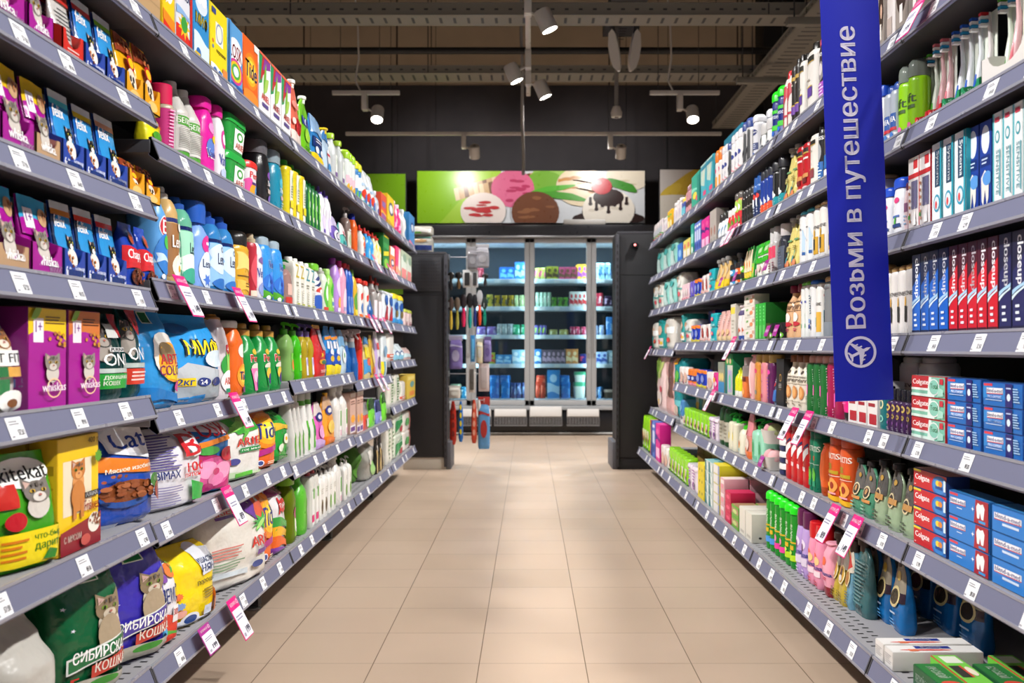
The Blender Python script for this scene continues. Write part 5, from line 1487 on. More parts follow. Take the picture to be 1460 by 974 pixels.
# top shelf
P_([('kraft', 'T', 184, 229, None, dict(h=.1)), ('lotus', 'T', 231, 249, None, dict(h=.19)), ('pemos', 'T', 250, 274, None, dict(h=.19)), ('mif', 'T', 275, 298, None, dict(h=.195)), ('kids', 'T', 299, 324, 0),
    ('losk', 'T', 325, 346, 25), ('tide', 'T', 346, 368, 46), ('ariel', 'T', 369, 415, 70, dict(n=3)), ('coral', 'T', 416, 432, None, dict(h=.25)), ('lime', 'T', 433, 446, None, dict(h=.235)),
    ('bluedoy', 'T', 447, 463, None, dict(h=.2)), ('bluewhite', 'T', 464, 474, None, dict(h=.2)), ('grey_lime', 'T', 475, 495, None, dict(h=.215, n=2)), ('lime_can', 'T', 496, 508, None, dict(h=.205, n=3)), ('yel_can', 'T', 509, 517, None, dict(h=.2, n=2)),
    ('softw', 'T', 518, 536, 235, dict(n=3)), ('redsalt', 'T', 543, 551, 273), ('grywhite', 'T', 537, 542, 270), ('yelbox', 'T', 552, 562, 275), ('pinkrinse', 'T', 563, 574, 283, dict(n=2)), ('whitegreen', 'T', 575, 582, 295), ('bluebox', 'T', 583, 591, 302)])
# fifth shelf
P_([('lemonpk', 'A2', 212, 234, None, dict(h=.075)), ('pinkcan', 'A2', 241, 253, 117), ('belizna', 'A2', 259, 291, None, dict(n=2, h=.225, sb=.05)), ('vanish_p', 'A2', 292, 312, 132), ('vanish_w', 'A2', 313, 325, 146), ('pods', 'A2', 326, 355, 155, dict(lev=2, d=.1)),
    ('persiltub', 'A2', 356, 372, 226), ('vernel_k', 'A2', 373, 391, 190), ('vernel_t', 'A2', 392, 409, 200), ('yel_trig', 'A2', 411, 438, 225, dict(n=3)), ('dkgreen', 'A2', 439, 459, 252, dict(n=4)), ('whblue', 'A2', 460, 467, 262), ('whblue', 'A2', 468, 475, 262),
    ('lilacpk', 'A2', 476, 487, 305), ('tealpk', 'A2', 488, 496, 316), ('brownpump', 'A2', 497, 503, 293), ('orangeduck', 'A2', 504, 515, 300), ('whitered', 'A2', 516, 524, 318), ('bluewc', 'A2', 525, 535, 323, dict(n=2)), ('yelwc', 'A2', 536, 545, 330, dict(n=2)),
    ('greenbox', 'A2', 546, 555, 330), ('orangebx', 'A2', 556, 563, 350), ('pinkbx', 'A2', 564, 571, 350), ('palebx', 'A2', 572, 587, 355, dict(n=2))])
# fourth shelf
P_([('e_blue', 'A3', 228, 243, None, dict(h=.225)), ('vanw', 'A3', 236, 245, None, dict(h=.22, sb=.12)), ('len_br', 'A3', 244, 262, None, dict(h=.235)), ('len_te', 'A3', 263, 283, None, dict(h=.225)), ('len_sp', 'A3', 284, 305, None, dict(h=.232)), ('len_bl', 'A3', 306, 341, None, dict(n=2, h=.222)),
    ('goldbot', 'A3', 342, 361, None, dict(h=.2)), ('redlab', 'A3', 362, 369, None, dict(h=.205)), ('vanw', 'A3', 370, 378, None, dict(h=.21)), ('vernel', 'A3', 379, 409, None, dict(n=2, h=.212)), ('clearpump', 'A3', 410, 420, None, dict(h=.165)),
    ('zboty', 'A3', 421, 435, 365, dict(n=2)), ('zbot', 'A3', 436, 450, 372, dict(n=2)), ('navypouch', 'A3', 440, 453, None, dict(h=.19, sb=.16)), ('bigwhite', 'A3', 451, 463, None, dict(h=.19)), ('ggreen', 'A3', 464, 470, None, dict(h=.185)), ('lgspray', 'A3', 471, 480, None, dict(h=.19)),
    ('purp', 'A3', 481, 488, 361), ('pinkb', 'A3', 489, 497, 364), ('bluew', 'A3', 498, 506, 374, dict(n=2)), ('yelw', 'A3', 507, 512, 384), ('redwhite', 'A3', 513, 529, 396, dict(n=2)), ('greypink', 'A3', 534, 547, 391, dict(n=2)), ('winclean', 'A3', 530, 533, 412),
    ('rollpk', 'A3', 548, 561, 414, dict(n=2)), ('rollyel', 'A3', 562, 576, 418, dict(n=2)), ('tispink', 'A3', 577, 588, 440, dict(n=2))])
# third shelf
P_([('avto', 'B14', 214, 255, 434, dict(d=.14, tilt=-12)), ('mifbag', 'B14', 256, 308, 446, dict(d=.13, tilt=-16)), ('pinkgold', 'B14', 272, 309, None, dict(h=.215, sb=.14)), ('arielb', 'B14', 310, 335, None, dict(h=.235)), ('tideb', 'B14', 336, 353, None, dict(h=.22)), ('persilv', 'B14', 354, 373, None, dict(h=.215)), ('persil', 'B14', 374, 405, None, dict(h=.215, n=2)),
    ('greenpump', 'B24', 412, 424, None, dict(h=.215)), ('greenpump2', 'B24', 425, 434, None, dict(h=.205)), ('yelpurp', 'B24', 435, 451, None, dict(n=2, h=.215)), ('redpouch', 'B24', 452, 468, 453), ('bluepouch', 'B24', 469, 487, 456, dict(n=2)), ('palepouch', 'B24', 488, 496, 470), ('winclean', 'B24', 489, 503, None, dict(n=2, h=.2, sb=.06)),
    ('winclean', 'B34', 508, 512, 462), ('redspray', 'B34', 513, 521, 470), ('multipouch', 'B34', 522, 530, 480), ('goldpouch', 'B34', 531, 536, 478), ('lilacpouch', 'B34', 537, 544, 472), ('yelbluepack', 'B34', 545, 553, 478),
    ('whroll', 'B44', 554, 563, 473), ('softblue', 'B44', 564, 577, 490, dict(n=2)), ('softpink', 'B44', 578, 588, 496)])
# second shelf
P_([('bimax', 'B15', 232, 283, 612, dict(d=.14, tilt=-14)), ('loskbag', 'B15', 284, 325, 602, dict(d=.13, tilt=-14)), ('arielbag', 'B15', 326, 366, 594, dict(d=.13, tilt=-14)), ('tidebag', 'B15', 367, 392, 588, dict(d=.12, tilt=-12)), ('persilbag', 'B15', 393, 415, 590, dict(d=.12)),
    ('whspray', 'B25', 419, 436, None, dict(n=3, h=.24)), ('whspray_g', 'B25', 437, 453, None, dict(n=2, h=.235)), ('pinklnr', 'B25', 454, 465, 575), ('orlnr', 'B25', 466, 480, 562), ('whgreenlbl', 'B25', 481, 498, 550, dict(n=2)), ('silkbox', 'B25', 499, 507, 560),
    ('silkbox', 'B35', 509, 518, 559, dict(n=2)), ('redpk', 'B35', 519, 527, 575), ('limepk', 'B35', 528, 537, 570), ('bluepk', 'B35', 538, 546, 572), ('limepk', 'B35', 547, 553, 560),
    ('napk', 'B45', 555, 571, 536, dict(n=2)), ('whroll', 'B45', 572, 579, 545), ('yelnap', 'B45', 580, 592, 536)])
# bottom shelf
P_([('pemosbag', 'A6', 233, 255, 806, dict(d=.11, tilt=-10)), ('yelbag', 'A6', 256, 303, 792, dict(d=.13, tilt=-14)), ('loskcol', 'A6', 276, 326, 735, dict(d=.12, sb=.2)), ('arielbig', 'A6', 318, 371, 722, dict(d=.15, tilt=-16)), ('tidebag', 'A6', 372, 393, 705, dict(d=.12)), ('persilcol', 'A6', 394, 412, 698, dict(d=.12)),
    ('olive', 'A6', 414, 428, 680), ('greenb', 'A6', 429, 443, 670), ('pinklbl', 'A6', 444, 456, 665, dict(n=2)), ('sanitd', 'A6', 457, 468, 668, dict(n=2)), ('sanit', 'A6', 469, 480, 664, dict(n=2)), ('whgreenlbl', 'A6', 481, 490, 650), ('sanit', 'A6', 491, 503, 655, dict(n=2)),
    ('loofah', 'A6', 508, 519, 632, dict(sb=.08)), ('spongeclear', 'A6', 524, 536, 635), ('blackspg', 'A6', 537, 547, 612, dict(n=2)), ('napk', 'A6', 553, 562, 600, dict(n=2)), ('napkg', 'A6', 563, 575, 590, dict(lev=2)), ('napkr', 'A6', 576, 586, 590, dict(lev=2))])


# ================================================================== RIGHT SIDE: printed designs
bt('syossp', 'hair_care_bottle', 'shampoo', 'black and violet shampoo bottle with pink cap', .06, 'tall', 3, '3a2a34', ('flip', .1, .92, 'd8506c'), [T('syoss', .1, .76, .95, .86, 'f0f0f0'), E(.5, .55, .34, .16, '8a8488'), E(.5, .58, .2, .1, 'd8d0d0'), R(0, .06, 1, .36, 'b456c4'), lines(.1, .12, .9, .34, 'e4d0ec', 4)], bands=[(0, .06, '8a2a4c')])
bt('elw', 'hair_care_bottle', 'shampoo', 'large white shampoo bottle with black cap', .07, 'tall', 3, 'e6e2dc', ('cyl', .11, .6, '16120f'), [R(.1, .8, .85, .9, '1c1a14'), R(.1, .8, .85, .815, 'b8963c'), R(.15, .26, .75, .42, '5a3a94'), R(.15, .41, .75, .43, 'c8a83c'), lines(.2, .5, .7, .56, '8a8478', 1)])
bt('elk', 'hair_care_bottle', 'shampoo', 'black shampoo bottle with violet label', .06, 'tall', 3, '2a2422', ('cyl', .1, .6, '141110'), [R(.1, .74, .9, .8, 'b8963c'), R(.1, .66, .7, .69, 'c8c0b0'), R(.1, .2, .9, .34, '6a3a9a'), R(.1, .33, .9, .35, 'c8a83c')])
bt('whred', 'hair_care_bottle', 'shampoo', 'white and crimson hair bottle with red cap', .055, 'shamp', 3, 'e4dcd8', ('dome', .14, .5, 'd01c2c'), [R(0, .06, .5, .85, 'b8283c'), PG([(.4, .5), (1, .7), (1, .86), (.4, .86)], 'c03848'), R(.5, .3, .95, .34, 'b8283c')])
bt('gill', 'shaving_gel_can', 'shaving gel', 'blue shaving gel can with bright green cap', .055, 'can', 2, '7c86b8', ('dome', .2, .96, '21d81c'), [R(0, .8, 1, .98, '1c2a7c'), R(0, .7, 1, .78, '3ac82c'), T('Gillette', .08, .58, .95, .68, 'd8dcf0'), R(0, .3, 1, .42, '3ac82c'), E(.5, .24, .25, .06, '2a6ad0')], bands=[(.42, 1, '1c2a7c')])
bt('niveaw', 'deodorant_can', 'deodorant', 'white deodorant can with navy roundel', .05, 'can', 2, 'dcdce2', ('dome', .16, .94, 'd6d6dc'), [E(.6, .72, .3, .08, '1c2a6c'), T('NIVEA', .35, .7, .9, .74, 'fff'), R(.2, .26, .95, .44, '26346c'), lines(.3, .28, .85, .42, 'c8d0e8', 3), wave(.1, .2, '3a5aa0', .04)])
bt('rollon', 'roll_on_deodorant', 'deodorant', 'stout white roll-on with green and black label', .05, 'oval', 2.4, 'e2e2e2', ('flip', .34, .94, 'c8c6c6'), [E(.4, .7, .18, .2, '1c201c'), E(.3, .8, .14, .06, '5ab02c'), R(.1, .1, .8, .42, '20283c'), lines(.15, .14, .75, .4, 'c8d0d8', 4)])
bt('rexona', 'deodorant_can', 'deodorant', 'slim white deodorant can with grey cap', .05, 'can', 2, 'e8e6e8', ('dome', .2, .9, 'dcdade'), [E(.6, .6, .24, .07, '2a3a8c'), wave(.16, .26, 'e0a0a8', .05), lines(.3, .3, .8, .42, 'b8b8c4', 3)])
bt('blkwht', 'deodorant_can', 'deodorant', 'white deodorant can with black slash', .05, 'can', 2, 'e0dedf', ('dome', .2, .9, '3a4c8c'), [PG([(.6, 0), (1, 0), (1, .95), (.7, .95)], '26262a'), PG([(.3, .2), (.9, .5), (.9, .62), (.3, .34)], '2a2a30')])
bt('orgcap', 'deodorant_can', 'deodorant', 'white can with tall orange cap', .045, 'can', 2, 'e6e2e0', ('dome', .3, .9, 'ec7a14'), [R(.2, .1, .8, .5, 'f0a03c'), E(.5, .7, .2, .08, 'd83a6c')])
bx('tealbox', 'pads_box', 'pads', 'teal pads box with pink tab', .1, '35aabf', [PG([(.0, .5), (.6, .4), (.9, 1), (0, 1)], 'b8d0c8'), leaf(.4, .7, .5, .12, .8, 'd8dcc0'), R(.4, .16, .9, .28, 'e0487c'), R(0, .85, 1, .95, '2a8aa4')], top='2a98b0')
bx('bigteal', 'pads_box', 'pads', 'big plain teal carton with barcode patch', .25, '2a8fae', [R(.04, .62, .22, .92, 'b8d0dc'), lines(.06, .66, .2, .9, '3a4c58', 7), leaf(.6, .6, .4, .1, .7, '3aa8c0')], side='2088a8')
bx('tgreenbox', 'hair_dye_box', 'hair dye', 'sea green carton with yellow dots', .12, '1ba88e', [E(.4, .4, .25, .1, 'e8d84c'), E(.7, .3, .2, .08, 'e84c6c'), wave(.5, .6, '8ae0c8', .04), R(.7, .06, 1, .9, '14897c')], side='0f7f78')
bt('pinkst', 'nail_care_bottle', 'hair care', 'slim rose and brown bottle', .04, 'tall', 2.6, 'c48a94', ('cyl', .2, .6, '8a4c58'), [R(.2, .4, .9, .6, '4a2c30'), E(.5, .25, .3, .1, 'e8a8b0')])
bt('yelst', 'nail_care_bottle', 'hair care', 'slim yellow and blue bottle', .04, 'tall', 2.6, '3a50a0', ('cyl', .2, .6, 'e8c81c'), [R(.2, .3, .9, .7, '6ac0d0'), E(.5, .2, .3, .1, 'e8e8ec')])
bt('palest', 'nail_care_bottle', 'hair care', 'pale pearl lotion bottle', .05, 'shamp', 2.6, 'd9d2d4', ('flip', .12, .8, 'e8e4e4'), [E(.5, .5, .3, .2, 'c8b8c8'), R(.2, .1, .8, .2, 'a0b8d0')])
bx('yelcard', 'cotton_bud_box', 'cotton goods', 'golden yellow small carton', .05, 'e6b41c', [R(.2, .2, .8, .5, 'f4e8b8'), wave(.7, .8, '7ab03c', .03)])
bg('whpack', 'wet_wipes_pack', 'wipes', 'white and rose wipes pack', .05, 'pack', 'e6dcde', [wave(0, .22, 'd84c54', .04), E(.5, .5, .3, .16, 'd0d8e4'), wave(.24, .32, '6ab05c', .04)], seed=70)
bt('loreal', 'hair_care_bottle', 'shampoo', 'tall cream shampoo bottle with black cap', .07, 'tall', 3, 'e3ded6', ('cyl', .1, .6, '1a1614'), [R(.1, .8, .8, .88, '1c1a14'), R(.1, .79, .8, .805, 'b8963c'), R(.2, .2, .7, .36, '8a3a44'), R(.2, .35, .7, .37, 'b8963c'), lines(.2, .68, .6, .72, '8a8478', 1)])
bt('lored', 'hair_care_bottle', 'shampoo', 'red shampoo bottle with black and gold band', .06, 'tall', 3, 'b81c26', ('cyl', .1, .6, '1a1210'), [R(0, .8, 1, .88, '1c1210'), R(0, .77, 1, .8, 'b8963c'), R(.4, .66, .9, .7, 'e8d0d0'), R(.1, .3, .9, .38, 'c88a4c'), R(.15, .2, .8, .3, '6a1c1c'), R(.2, .08, .85, .13, 'e8c8c8')])
bt('syossb', 'hair_care_bottle', 'shampoo', 'black and blue shampoo bottle', .06, 'tall', 3, '242226', ('flip', .1, .92, '141416'), [T('syoss', .1, .76, .95, .86, 'f0f0f0'), E(.5, .58, .34, .16, 'a0a4a8'), R(0, .0, 1, .4, '1f66b0'), lines(.1, .1, .9, .38, 'd8e8f4', 5)])
bt('syossw', 'hair_care_bottle', 'shampoo', 'silver and blue shampoo bottle', .06, 'tall', 3, 'b8b0a8', ('flip', .1, .92, '2a2628'), [T('syoss', .1, .8, .95, .88, '242226'), E(.5, .62, .34, .16, '44403e'), R(0, .22, 1, .46, '1f66b0'), R(0, .0, 1, .2, 'f0f0f4')])
bg('floral', 'shower_refill_pouch', 'refill pouch', 'yellow floral refill pouch with grey cap', .06, 'spout', 'd8c878', [E(.4, .2, .2, .08, '2a8aa0'), E(.65, .12, .2, .08, 'e08a5c'), E(.3, .1, .12, .06, 'd8643c'), E(.4, .45, .16, .06, 'e8dc9c'), R(.2, .6, .7, .64, '6a9a6c'), leaf(.6, .3, .3, .1, 1, '7aa888'), E(.2, .3, .06, .08, 'b08a5c'), lines(.3, .38, .8, .5, 'a89c54', 3)], spout=('8e8a86', .1, .02), seed=71)
bt('tealfoam', 'shaving_foam_can', 'shaving foam', 'black foam can with teal base', .055, 'can', 2, '121215', ('dome', .24, .92, '2a2a30'), [E(.5, .38, .28, .06, 'f0f0f0'), E(.5, .44, .14, .06, 'f0f0f0'), R(.6, .5, .75, .95, '3a3a40'), lines(.2, .14, .8, .28, '8ad0d4', 3)], bands=[(0, .34, '1a94a0')])
bt('orfoam', 'shaving_foam_can', 'shaving foam', 'navy foam can with orange base', .055, 'can', 2, '1a3a94', ('dome', .24, .92, '30323c'), [E(.5, .38, .26, .06, 'e8ecf4'), E(.5, .44, .12, .06, 'e8ecf4'), lines(.2, .14, .8, .28, 'f4a888', 2)], bands=[(0, .33, 'e2502c')])
bt('bluered', 'shaving_foam_can', 'shaving foam', 'dark blue can with red circle', .055, 'can', 2, '1d2f5e', ('dome', .24, .9, '2a5ca8'), [E(.5, .66, .34, .08, 'd8342c'), lines(.2, .2, .8, .56, 'c8d0e4', 5), R(.4, .4, .7, .6, 'e8ecf4')], bands=[(.8, 1, '3a6cb8')])
bt('blkcan', 'deodorant_can', 'deodorant', 'matt black body spray can', .05, 'can', 2, '1c1a1a', ('dome', .2, .92, '343234'), [R(.1, .6, .9, .64, '8a8480'), E(.5, .3, .3, .1, '2e2a2a')])
bt('grred', 'shower_gel_bottle', 'shower gel', 'red and green shower gel with grey cap', .05, 'can', 2, 'd8343c', ('dome', .18, .9, '66605c'), [R(0, .6, 1, .96, 'a8d048'), E(.5, .72, .3, .1, 'f0f0ec'), E(.5, .34, .3, .12, '5aa83c'), R(.2, .1, .8, .2, 'f0d8d0')])
bt('redgr', 'roll_on_deodorant', 'deodorant', 'stout red bottle with green apple', .05, 'oval', 2.4, 'd23a34', ('flip', .25, .9, 'e0dcdc'), [E(.5, .5, .34, .22, '5a8a2c'), E(.5, .45, .2, .12, '8ab848'), lines(.2, .1, .8, .22, 'f0d0c8', 2)])
bt('whiteblk', 'roll_on_deodorant', 'deodorant', 'stout white bottle with black cap', .05, 'oval', 2.4, 'e6e8ea', ('flip', .3, .7, '2c2a2c'), [PG([(.2, .2), (.8, .6), (.8, .7), (.2, .36)], '3a8ac0'), R(.2, .04, .5, .16, '24262a')])
bx('greybox', 'cream_box', 'cosmetics', 'pearl grey slim carton', .06, 'b3aaa4', [E(.5, .4, .24, .14, 'a06a5c'), lines(.2, .1, .8, .2, '8a8480', 2)])
bx('pinkpad', 'pads_box', 'pads', 'magenta pads box with dark logo', .07, 'd81c8c', [wave(.55, .66, '4a1c7a', .04), R(.1, .1, .9, .36, 'ecb8d8'), E(.5, .8, .3, .08, 'e8589c')], top='e83a9c')
bx('bluepad', 'pads_box', 'pads', 'lavender blue pads box', .06, '5a74c8', [R(.1, .4, .9, .75, 'c8d0ec'), E(.5, .25, .3, .12, '2a3a8c'), R(.1, .84, .9, .92, 'e8ecf8')])
bx('tealpad', 'pads_box', 'pads', 'narrow teal pads box', .06, '22a090', [R(.1, .4, .9, .7, '8ad8c8'), E(.5, .2, .3, .1, 'e8f0e8')])
bx('yelpad', 'cotton_bud_box', 'cotton goods', 'cream and yellow cotton box', .06, 'dccf6a', [R(.1, .1, .9, .5, 'ecdcd0'), E(.5, .7, .3, .14, 'd86a5c')])
bx('bluetub', 'cotton_bud_box', 'cotton goods', 'clear blue cotton bud box', .05, '2f6cc0', [E(.5, .5, .3, .2, '8ab4e0')])
bg('padbag', 'pads_pack', 'pads', 'aqua pads pack', .12, 'pack', '8cc8c0', [PG([(0, 0), (.9, .1), (.6, .6), (0, .8)], 'c8e4e0'), E(.5, .75, .3, .1, '4aa8a4'), wave(.0, .06, '5ab0b0', .02)], seed=72, wr=.006)
bg('padbagw', 'pads_pack', 'pads', 'white and aqua pads pack with pink mark', .12, 'pack', 'd8d8d0', [R(0, 0, .3, 1, '7ac0ba'), E(.6, .3, .2, .08, 'e0646c'), E(.6, .66, .26, .12, 'e8e8e4'), wave(.45, .52, '5aa8a4', .03), E(.3, .8, .2, .1, 'c8a07c')], seed=73, wr=.006)
bt('pant', 'hair_care_bottle', 'shampoo', 'white shampoo bottle with gold panel', .07, 'tall', 3, 'e2deda', ('flip', .06, .9, 'b89a68'), [T('PANTENE', .12, .6, .92, .66, '4a4644'), R(.3, .14, .85, .46, 'c89a2c'), R(.3, .22, .6, .42, '3a3832'), E(.5, .52, .1, .08, 'd8a83c'), R(.1, .0, .9, .12, 'c8c8ca')])
bt('pantk', 'hair_care_bottle', 'shampoo', 'white shampoo bottle with tan cap', .07, 'tall', 3, 'e0dcd8', ('flip', .06, .9, 'b8965c'), [T('PANTENE', .12, .6, .92, .66, '4a4644'), E(.4, .5, .1, .08, 'd8a83c'), R(.2, .2, .6, .44, '2e2c28')])
bt('elsv', 'hair_care_bottle', 'shampoo', 'plain white shampoo bottle with teal cap', .07, 'tall', 3, 'e4e4e4', ('flip', .06, .9, '2a9ab0'), [wave(.2, .6, 'b8d0e4', .1, .7, 1), R(.7, .2, .9, .26, '2a5a9c'), R(.3, .7, .6, .72, '5a5a60')])
bt('mouthb', 'mouthwash_bottle', 'mouthwash', 'smoky clear mouthwash bottle with white cap', .07, 'shamp', 3, '3c3e4a', ('cyl', .24, .72, 'c4bec0'), [R(.1, .1, .9, .7, '4a5264'), lines(.2, .16, .8, .6, '6a7488', 6)], fin='j')
bt('mouthp', 'mouthwash_bottle', 'mouthwash', 'slim white tube with pink band', .05, 'tall', 3, 'b8b4b4', ('cyl', .3, .8, 'c8c6c6'), [R(0, .5, 1, .85, 'd83a5c'), lines(.2, .1, .8, .4, '8a4c5c', 4)])
bg('grpack', 'wax_strips_pack', 'cosmetics', 'bright green topped wax strip pouch', .04, 'pouch', 'e2e8dc', [R(0, .66, 1, 1, '28b81c'), E(.35, .82, .16, .08, 'b8e8a8'), E(.65, .82, .16, .08, 'b8e8a8'), R(.2, .44, .95, .6, '28a81c'), E(.3, .2, .15, .1, 'e0a8b8'), E(.7, .3, .15, .1, 'f0c8c0')], seed=74)
bg('grpack2', 'wax_strips_pack', 'cosmetics', 'emerald wax strip pouch', .04, 'pouch', '1f9a3c', [R(.3, .1, .9, .5, '8acc4c'), E(.6, .3, .2, .1, 'e8a03c')], seed=75)
bg('triang', 'cream_tube_pack', 'cosmetics', 'green and cream tapered tube', .04, 'tri', '2c9a3c', [wave(.14, .3, 'e8c83c', .02), R(.1, .3, .9, .9, 'ecdcb8'), E(.5, .5, .2, .1, 'e08a3c'), wave(0, .1, '3aa83c', .02)], seed=76)
tub('blkjar', 'cream_jar', 'cosmetics', 'small black lidded jar with bright label', .045, 'e8641c', '1c1a1c', [E(.5, .5, .3, .3, 'ecd0c0')], .95, 2, .42)
tub('grjar', 'cream_jar', 'cosmetics', 'small black lidded jar with lime label', .045, '6ac828', '1c1a1c', [E(.5, .5, .3, .3, 'e8f4d0')], .95, 2, .42)
tub('bljar', 'cream_jar', 'cosmetics', 'small black lidded jar with blue label', .045, '3a9ad0', '1c1a1c', [E(.5, .5, .3, .3, 'e0ecf4')], .95, 2, .42)
bg('yeljar', 'face_mask_pouch', 'cosmetics', 'yellow and peach face pouch with grey cap', .05, 'spout', 'e0b878', [E(.5, .66, .3, .14, 'e8d0a8'), wave(0, .4, 'ecca28', .05), E(.5, .4, .2, .06, 'b88a4c')], spout=('8c8884', .14, .02), seed=77)
bg('blujar', 'face_mask_pouch', 'cosmetics', 'pale blue face pouch with grey cap', .05, 'spout', '8ab4d8', [E(.5, .66, .3, .14, 'd8d0a8'), wave(.5, .9, 'c8c868', .05)], spout=('8c8884', .14, .02), seed=78)
bg('tealwipe', 'wet_wipes_pack', 'wipes', 'turquoise wipes pack with flower', .05, 'pack', '18a8b4', [E(.5, .6, .2, .14, 'd83a9c'), E(.5, .6, .1, .07, 'f0c83c'), R(.1, .1, .9, .24, '8ad8dc')], seed=79)
bg('whwipe', 'wet_wipes_pack', 'wipes', 'white wipes pack with red curve', .05, 'pack', 'e8e0de', [E(.7, .55, .16, .3, 'b83a34'), wave(.1, .24, 'e8b8b0', .04)], seed=80)
bg('bluwipe', 'wet_wipes_pack', 'wipes', 'royal blue wipes pack', .05, 'pack', '2038b0', [wave(.8, 1, 'ec7a1c', .03), E(.5, .5, .3, .2, '8a98dc'), wave(0, .2, 'd8c83c', .04)], seed=81)
bg('purwipe', 'wet_wipes_pack', 'wipes', 'violet wipes pack', .05, 'pack', '6a5ac0', [E(.5, .5, .3, .2, 'c8c0ec'), wave(0, .2, '3a3a8c', .04)], seed=82)
bg('pnkwipe', 'wet_wipes_pack', 'wipes', 'pale pink wipes pack', .05, 'pack', 'e8c4cc', [E(.5, .5, .3, .2, 'f4e4e4'), wave(0, .2, 'd87c8c', .04)], seed=83)
bg('babypk', 'nappy_pack', 'nappies', 'teal nappy pack with baby picture', .16, 'pack', '2a9a98', [E(.5, .62, .3, .16, 'e0c0a8'), R(.1, .1, .9, .36, 'dce0dc'), E(.4, .24, .2, .08, 'e0646c'), E(.7, .2, .16, .06, 'e8c83c'), wave(.85, 1, '1a7f80', .03)], seed=84, wr=.006)
bg('babypkw', 'nappy_pack', 'nappies', 'white and teal nappy pack', .16, 'pack', 'd4d0c8', [E(.4, .66, .3, .16, 'c8a890'), R(.0, .0, .4, .5, '3aa8a4'), E(.6, .3, .2, .08, 'e0584c'), R(.5, .5, 1, .7, 'e8ecec')], seed=85, wr=.006)
# fourth shelf
bt('clearbal', 'hair_care_bottle', 'shampoo', 'clear grey bottle with tan cap', .06, 'tall', 3, '8f9296', ('flip', .07, .9, 'b8945c'), [lines(.2, .84, .9, .9, '5a5a60', 1), E(.2, .76, .1, .03, 'c0303c'), R(.0, .1, .3, .5, '3a9ab0'), R(0, 0, 1, .28, '7a828c')], fin='j')
bt('whitegold', 'hair_care_bottle', 'shampoo', 'white bottle with gold and teal block', .06, 'tall', 3, 'e4e2de', ('flip', .05, .9, 'dcdad6'), [T('PANTENE', .1, .62, .9, .68, '4a4644'), R(.4, .12, 1, .5, 'd8a83c'), R(.05, .22, .4, .4, '2a9aa8'), R(0, 0, 1, .12, 'd0d4d8')])
bt('whiteblue', 'hair_care_bottle', 'shampoo', 'white bottle with blue cap and vertical print', .06, 'tall', 3, 'dededf', ('flip', .06, .9, '2a62b8'), [lines(.3, .44, .66, .8, '34506c', 8), R(.2, .28, .6, .36, '7a98d0'), R(.2, .18, .6, .26, '1f3a8c')])
bt('whitegr', 'hair_care_bottle', 'shampoo', 'white bottle with green cap', .06, 'tall', 3, 'dcdedc', ('flip', .05, .9, '6ab83c'), [R(.1, .2, .5, .28, '2aa04c'), leaf(.3, .4, .2, .1, 1.2, '6ac04c'), R(.2, .66, .7, .7, '5a62a8')])
bt('therapy', 'body_lotion_bottle', 'lotion', 'beige lotion bottle with maroon cap', .065, 'neck', 2.8, 'd8ab80', ('cyl', .13, .6, '7f1c3a'), [T('tonic', .2, .76, .95, .82, '4a2c1c'), T('THERAPY', .1, .62, .95, .72, '4a2c1c'), R(.02, .59, .98, .6, '4a2c1c'), E(.5, .46, .3, .1, 'ece4dc'), E(.5, .32, .4, .05, 'b82434'), lines(.1, .16, .95, .24, 'c03a5c', 2)])
tub('blkjarb', 'cream_jar', 'cosmetics', 'black cream jar with green label', .06, '2a8a1c', '121212', [R(.1, .3, .9, .8, '6ac83c')], .95, 2, .45)
tub('blkjaro', 'cream_jar', 'cosmetics', 'black cream jar', .06, '1c1a1c', '0f0f10', [E(.5, .5, .3, .3, '6ab82c'), E(.5, .5, .16, .16, 'e8e8e0')], .95, 2, .45)
bx('greenbx', 'cream_box', 'cosmetics', 'vivid green slim carton', .14, '2ab034', [lines(.3, .5, .7, .95, '8ae08a', 5), R(.1, .05, .9, .4, '5ac05c')], side='166a1c', side_art=[R(0, 0, 1, .44, '8a9a5c'), R(0, .44, 1, .47, '2a7a2c')])
bx('brownbx', 'cream_box', 'cosmetics', 'small reddish brown carton lying on top', .1, 'a8583c', [R(.6, 0, 1, 1, 'c8b8a0')], side='3a7a2c')
bx('foodbx', 'depilation_box', 'cosmetics', 'white carton with green sprigs', .06, 'e4dfd4', [leaf(.3, .7, .3, .2, .7, '6aa84c'), E(.7, .4, .16, .2, 'e08a5c'), lines(.3, .1, .7, .3, '9a9488', 2), R(.8, .6, 1, .9, 'd8a890')])
bt('tubewh', 'cream_tube', 'cosmetics', 'white tube with orange leaf', .05, 'inv', 2.4, 'e4dcdc', ('flip', .05, .7, 'c8b8b8'), [PG([(.1, .2), (.8, .3), (.6, .4), (.1, .28)], 'c8643c'), R(.4, .75, .9, .9, '4a3c6c'), R(0, 0, 1, .16, '2a4c9a')])
bx('yelwhbx', 'cream_box', 'cosmetics', 'white carton with yellow top panel', .06, 'd6d0c4', [R(.0, .74, .9, .92, 'ecd44c'), lines(.2, .2, .8, .6, 'b0a898', 4)])
bg('pinkpou', 'epilation_pouch', 'cosmetics', 'blush pink pouch with cream base', .05, 'bag', 'e2b0a8', [wave(0, .2, 'dcc094', .03), E(.5, .3, .3, .1, 'e8c090'), lines(.3, .5, .8, .9, 'f0d0c8', 6)], seed=86)
bx('purbox', 'pads_box', 'pads', 'dark violet carton', .06, '2c2a7c', [R(.6, 0, 1, 1, 'a81c5c'), E(.4, .5, .2, .2, '4a6ac8')])
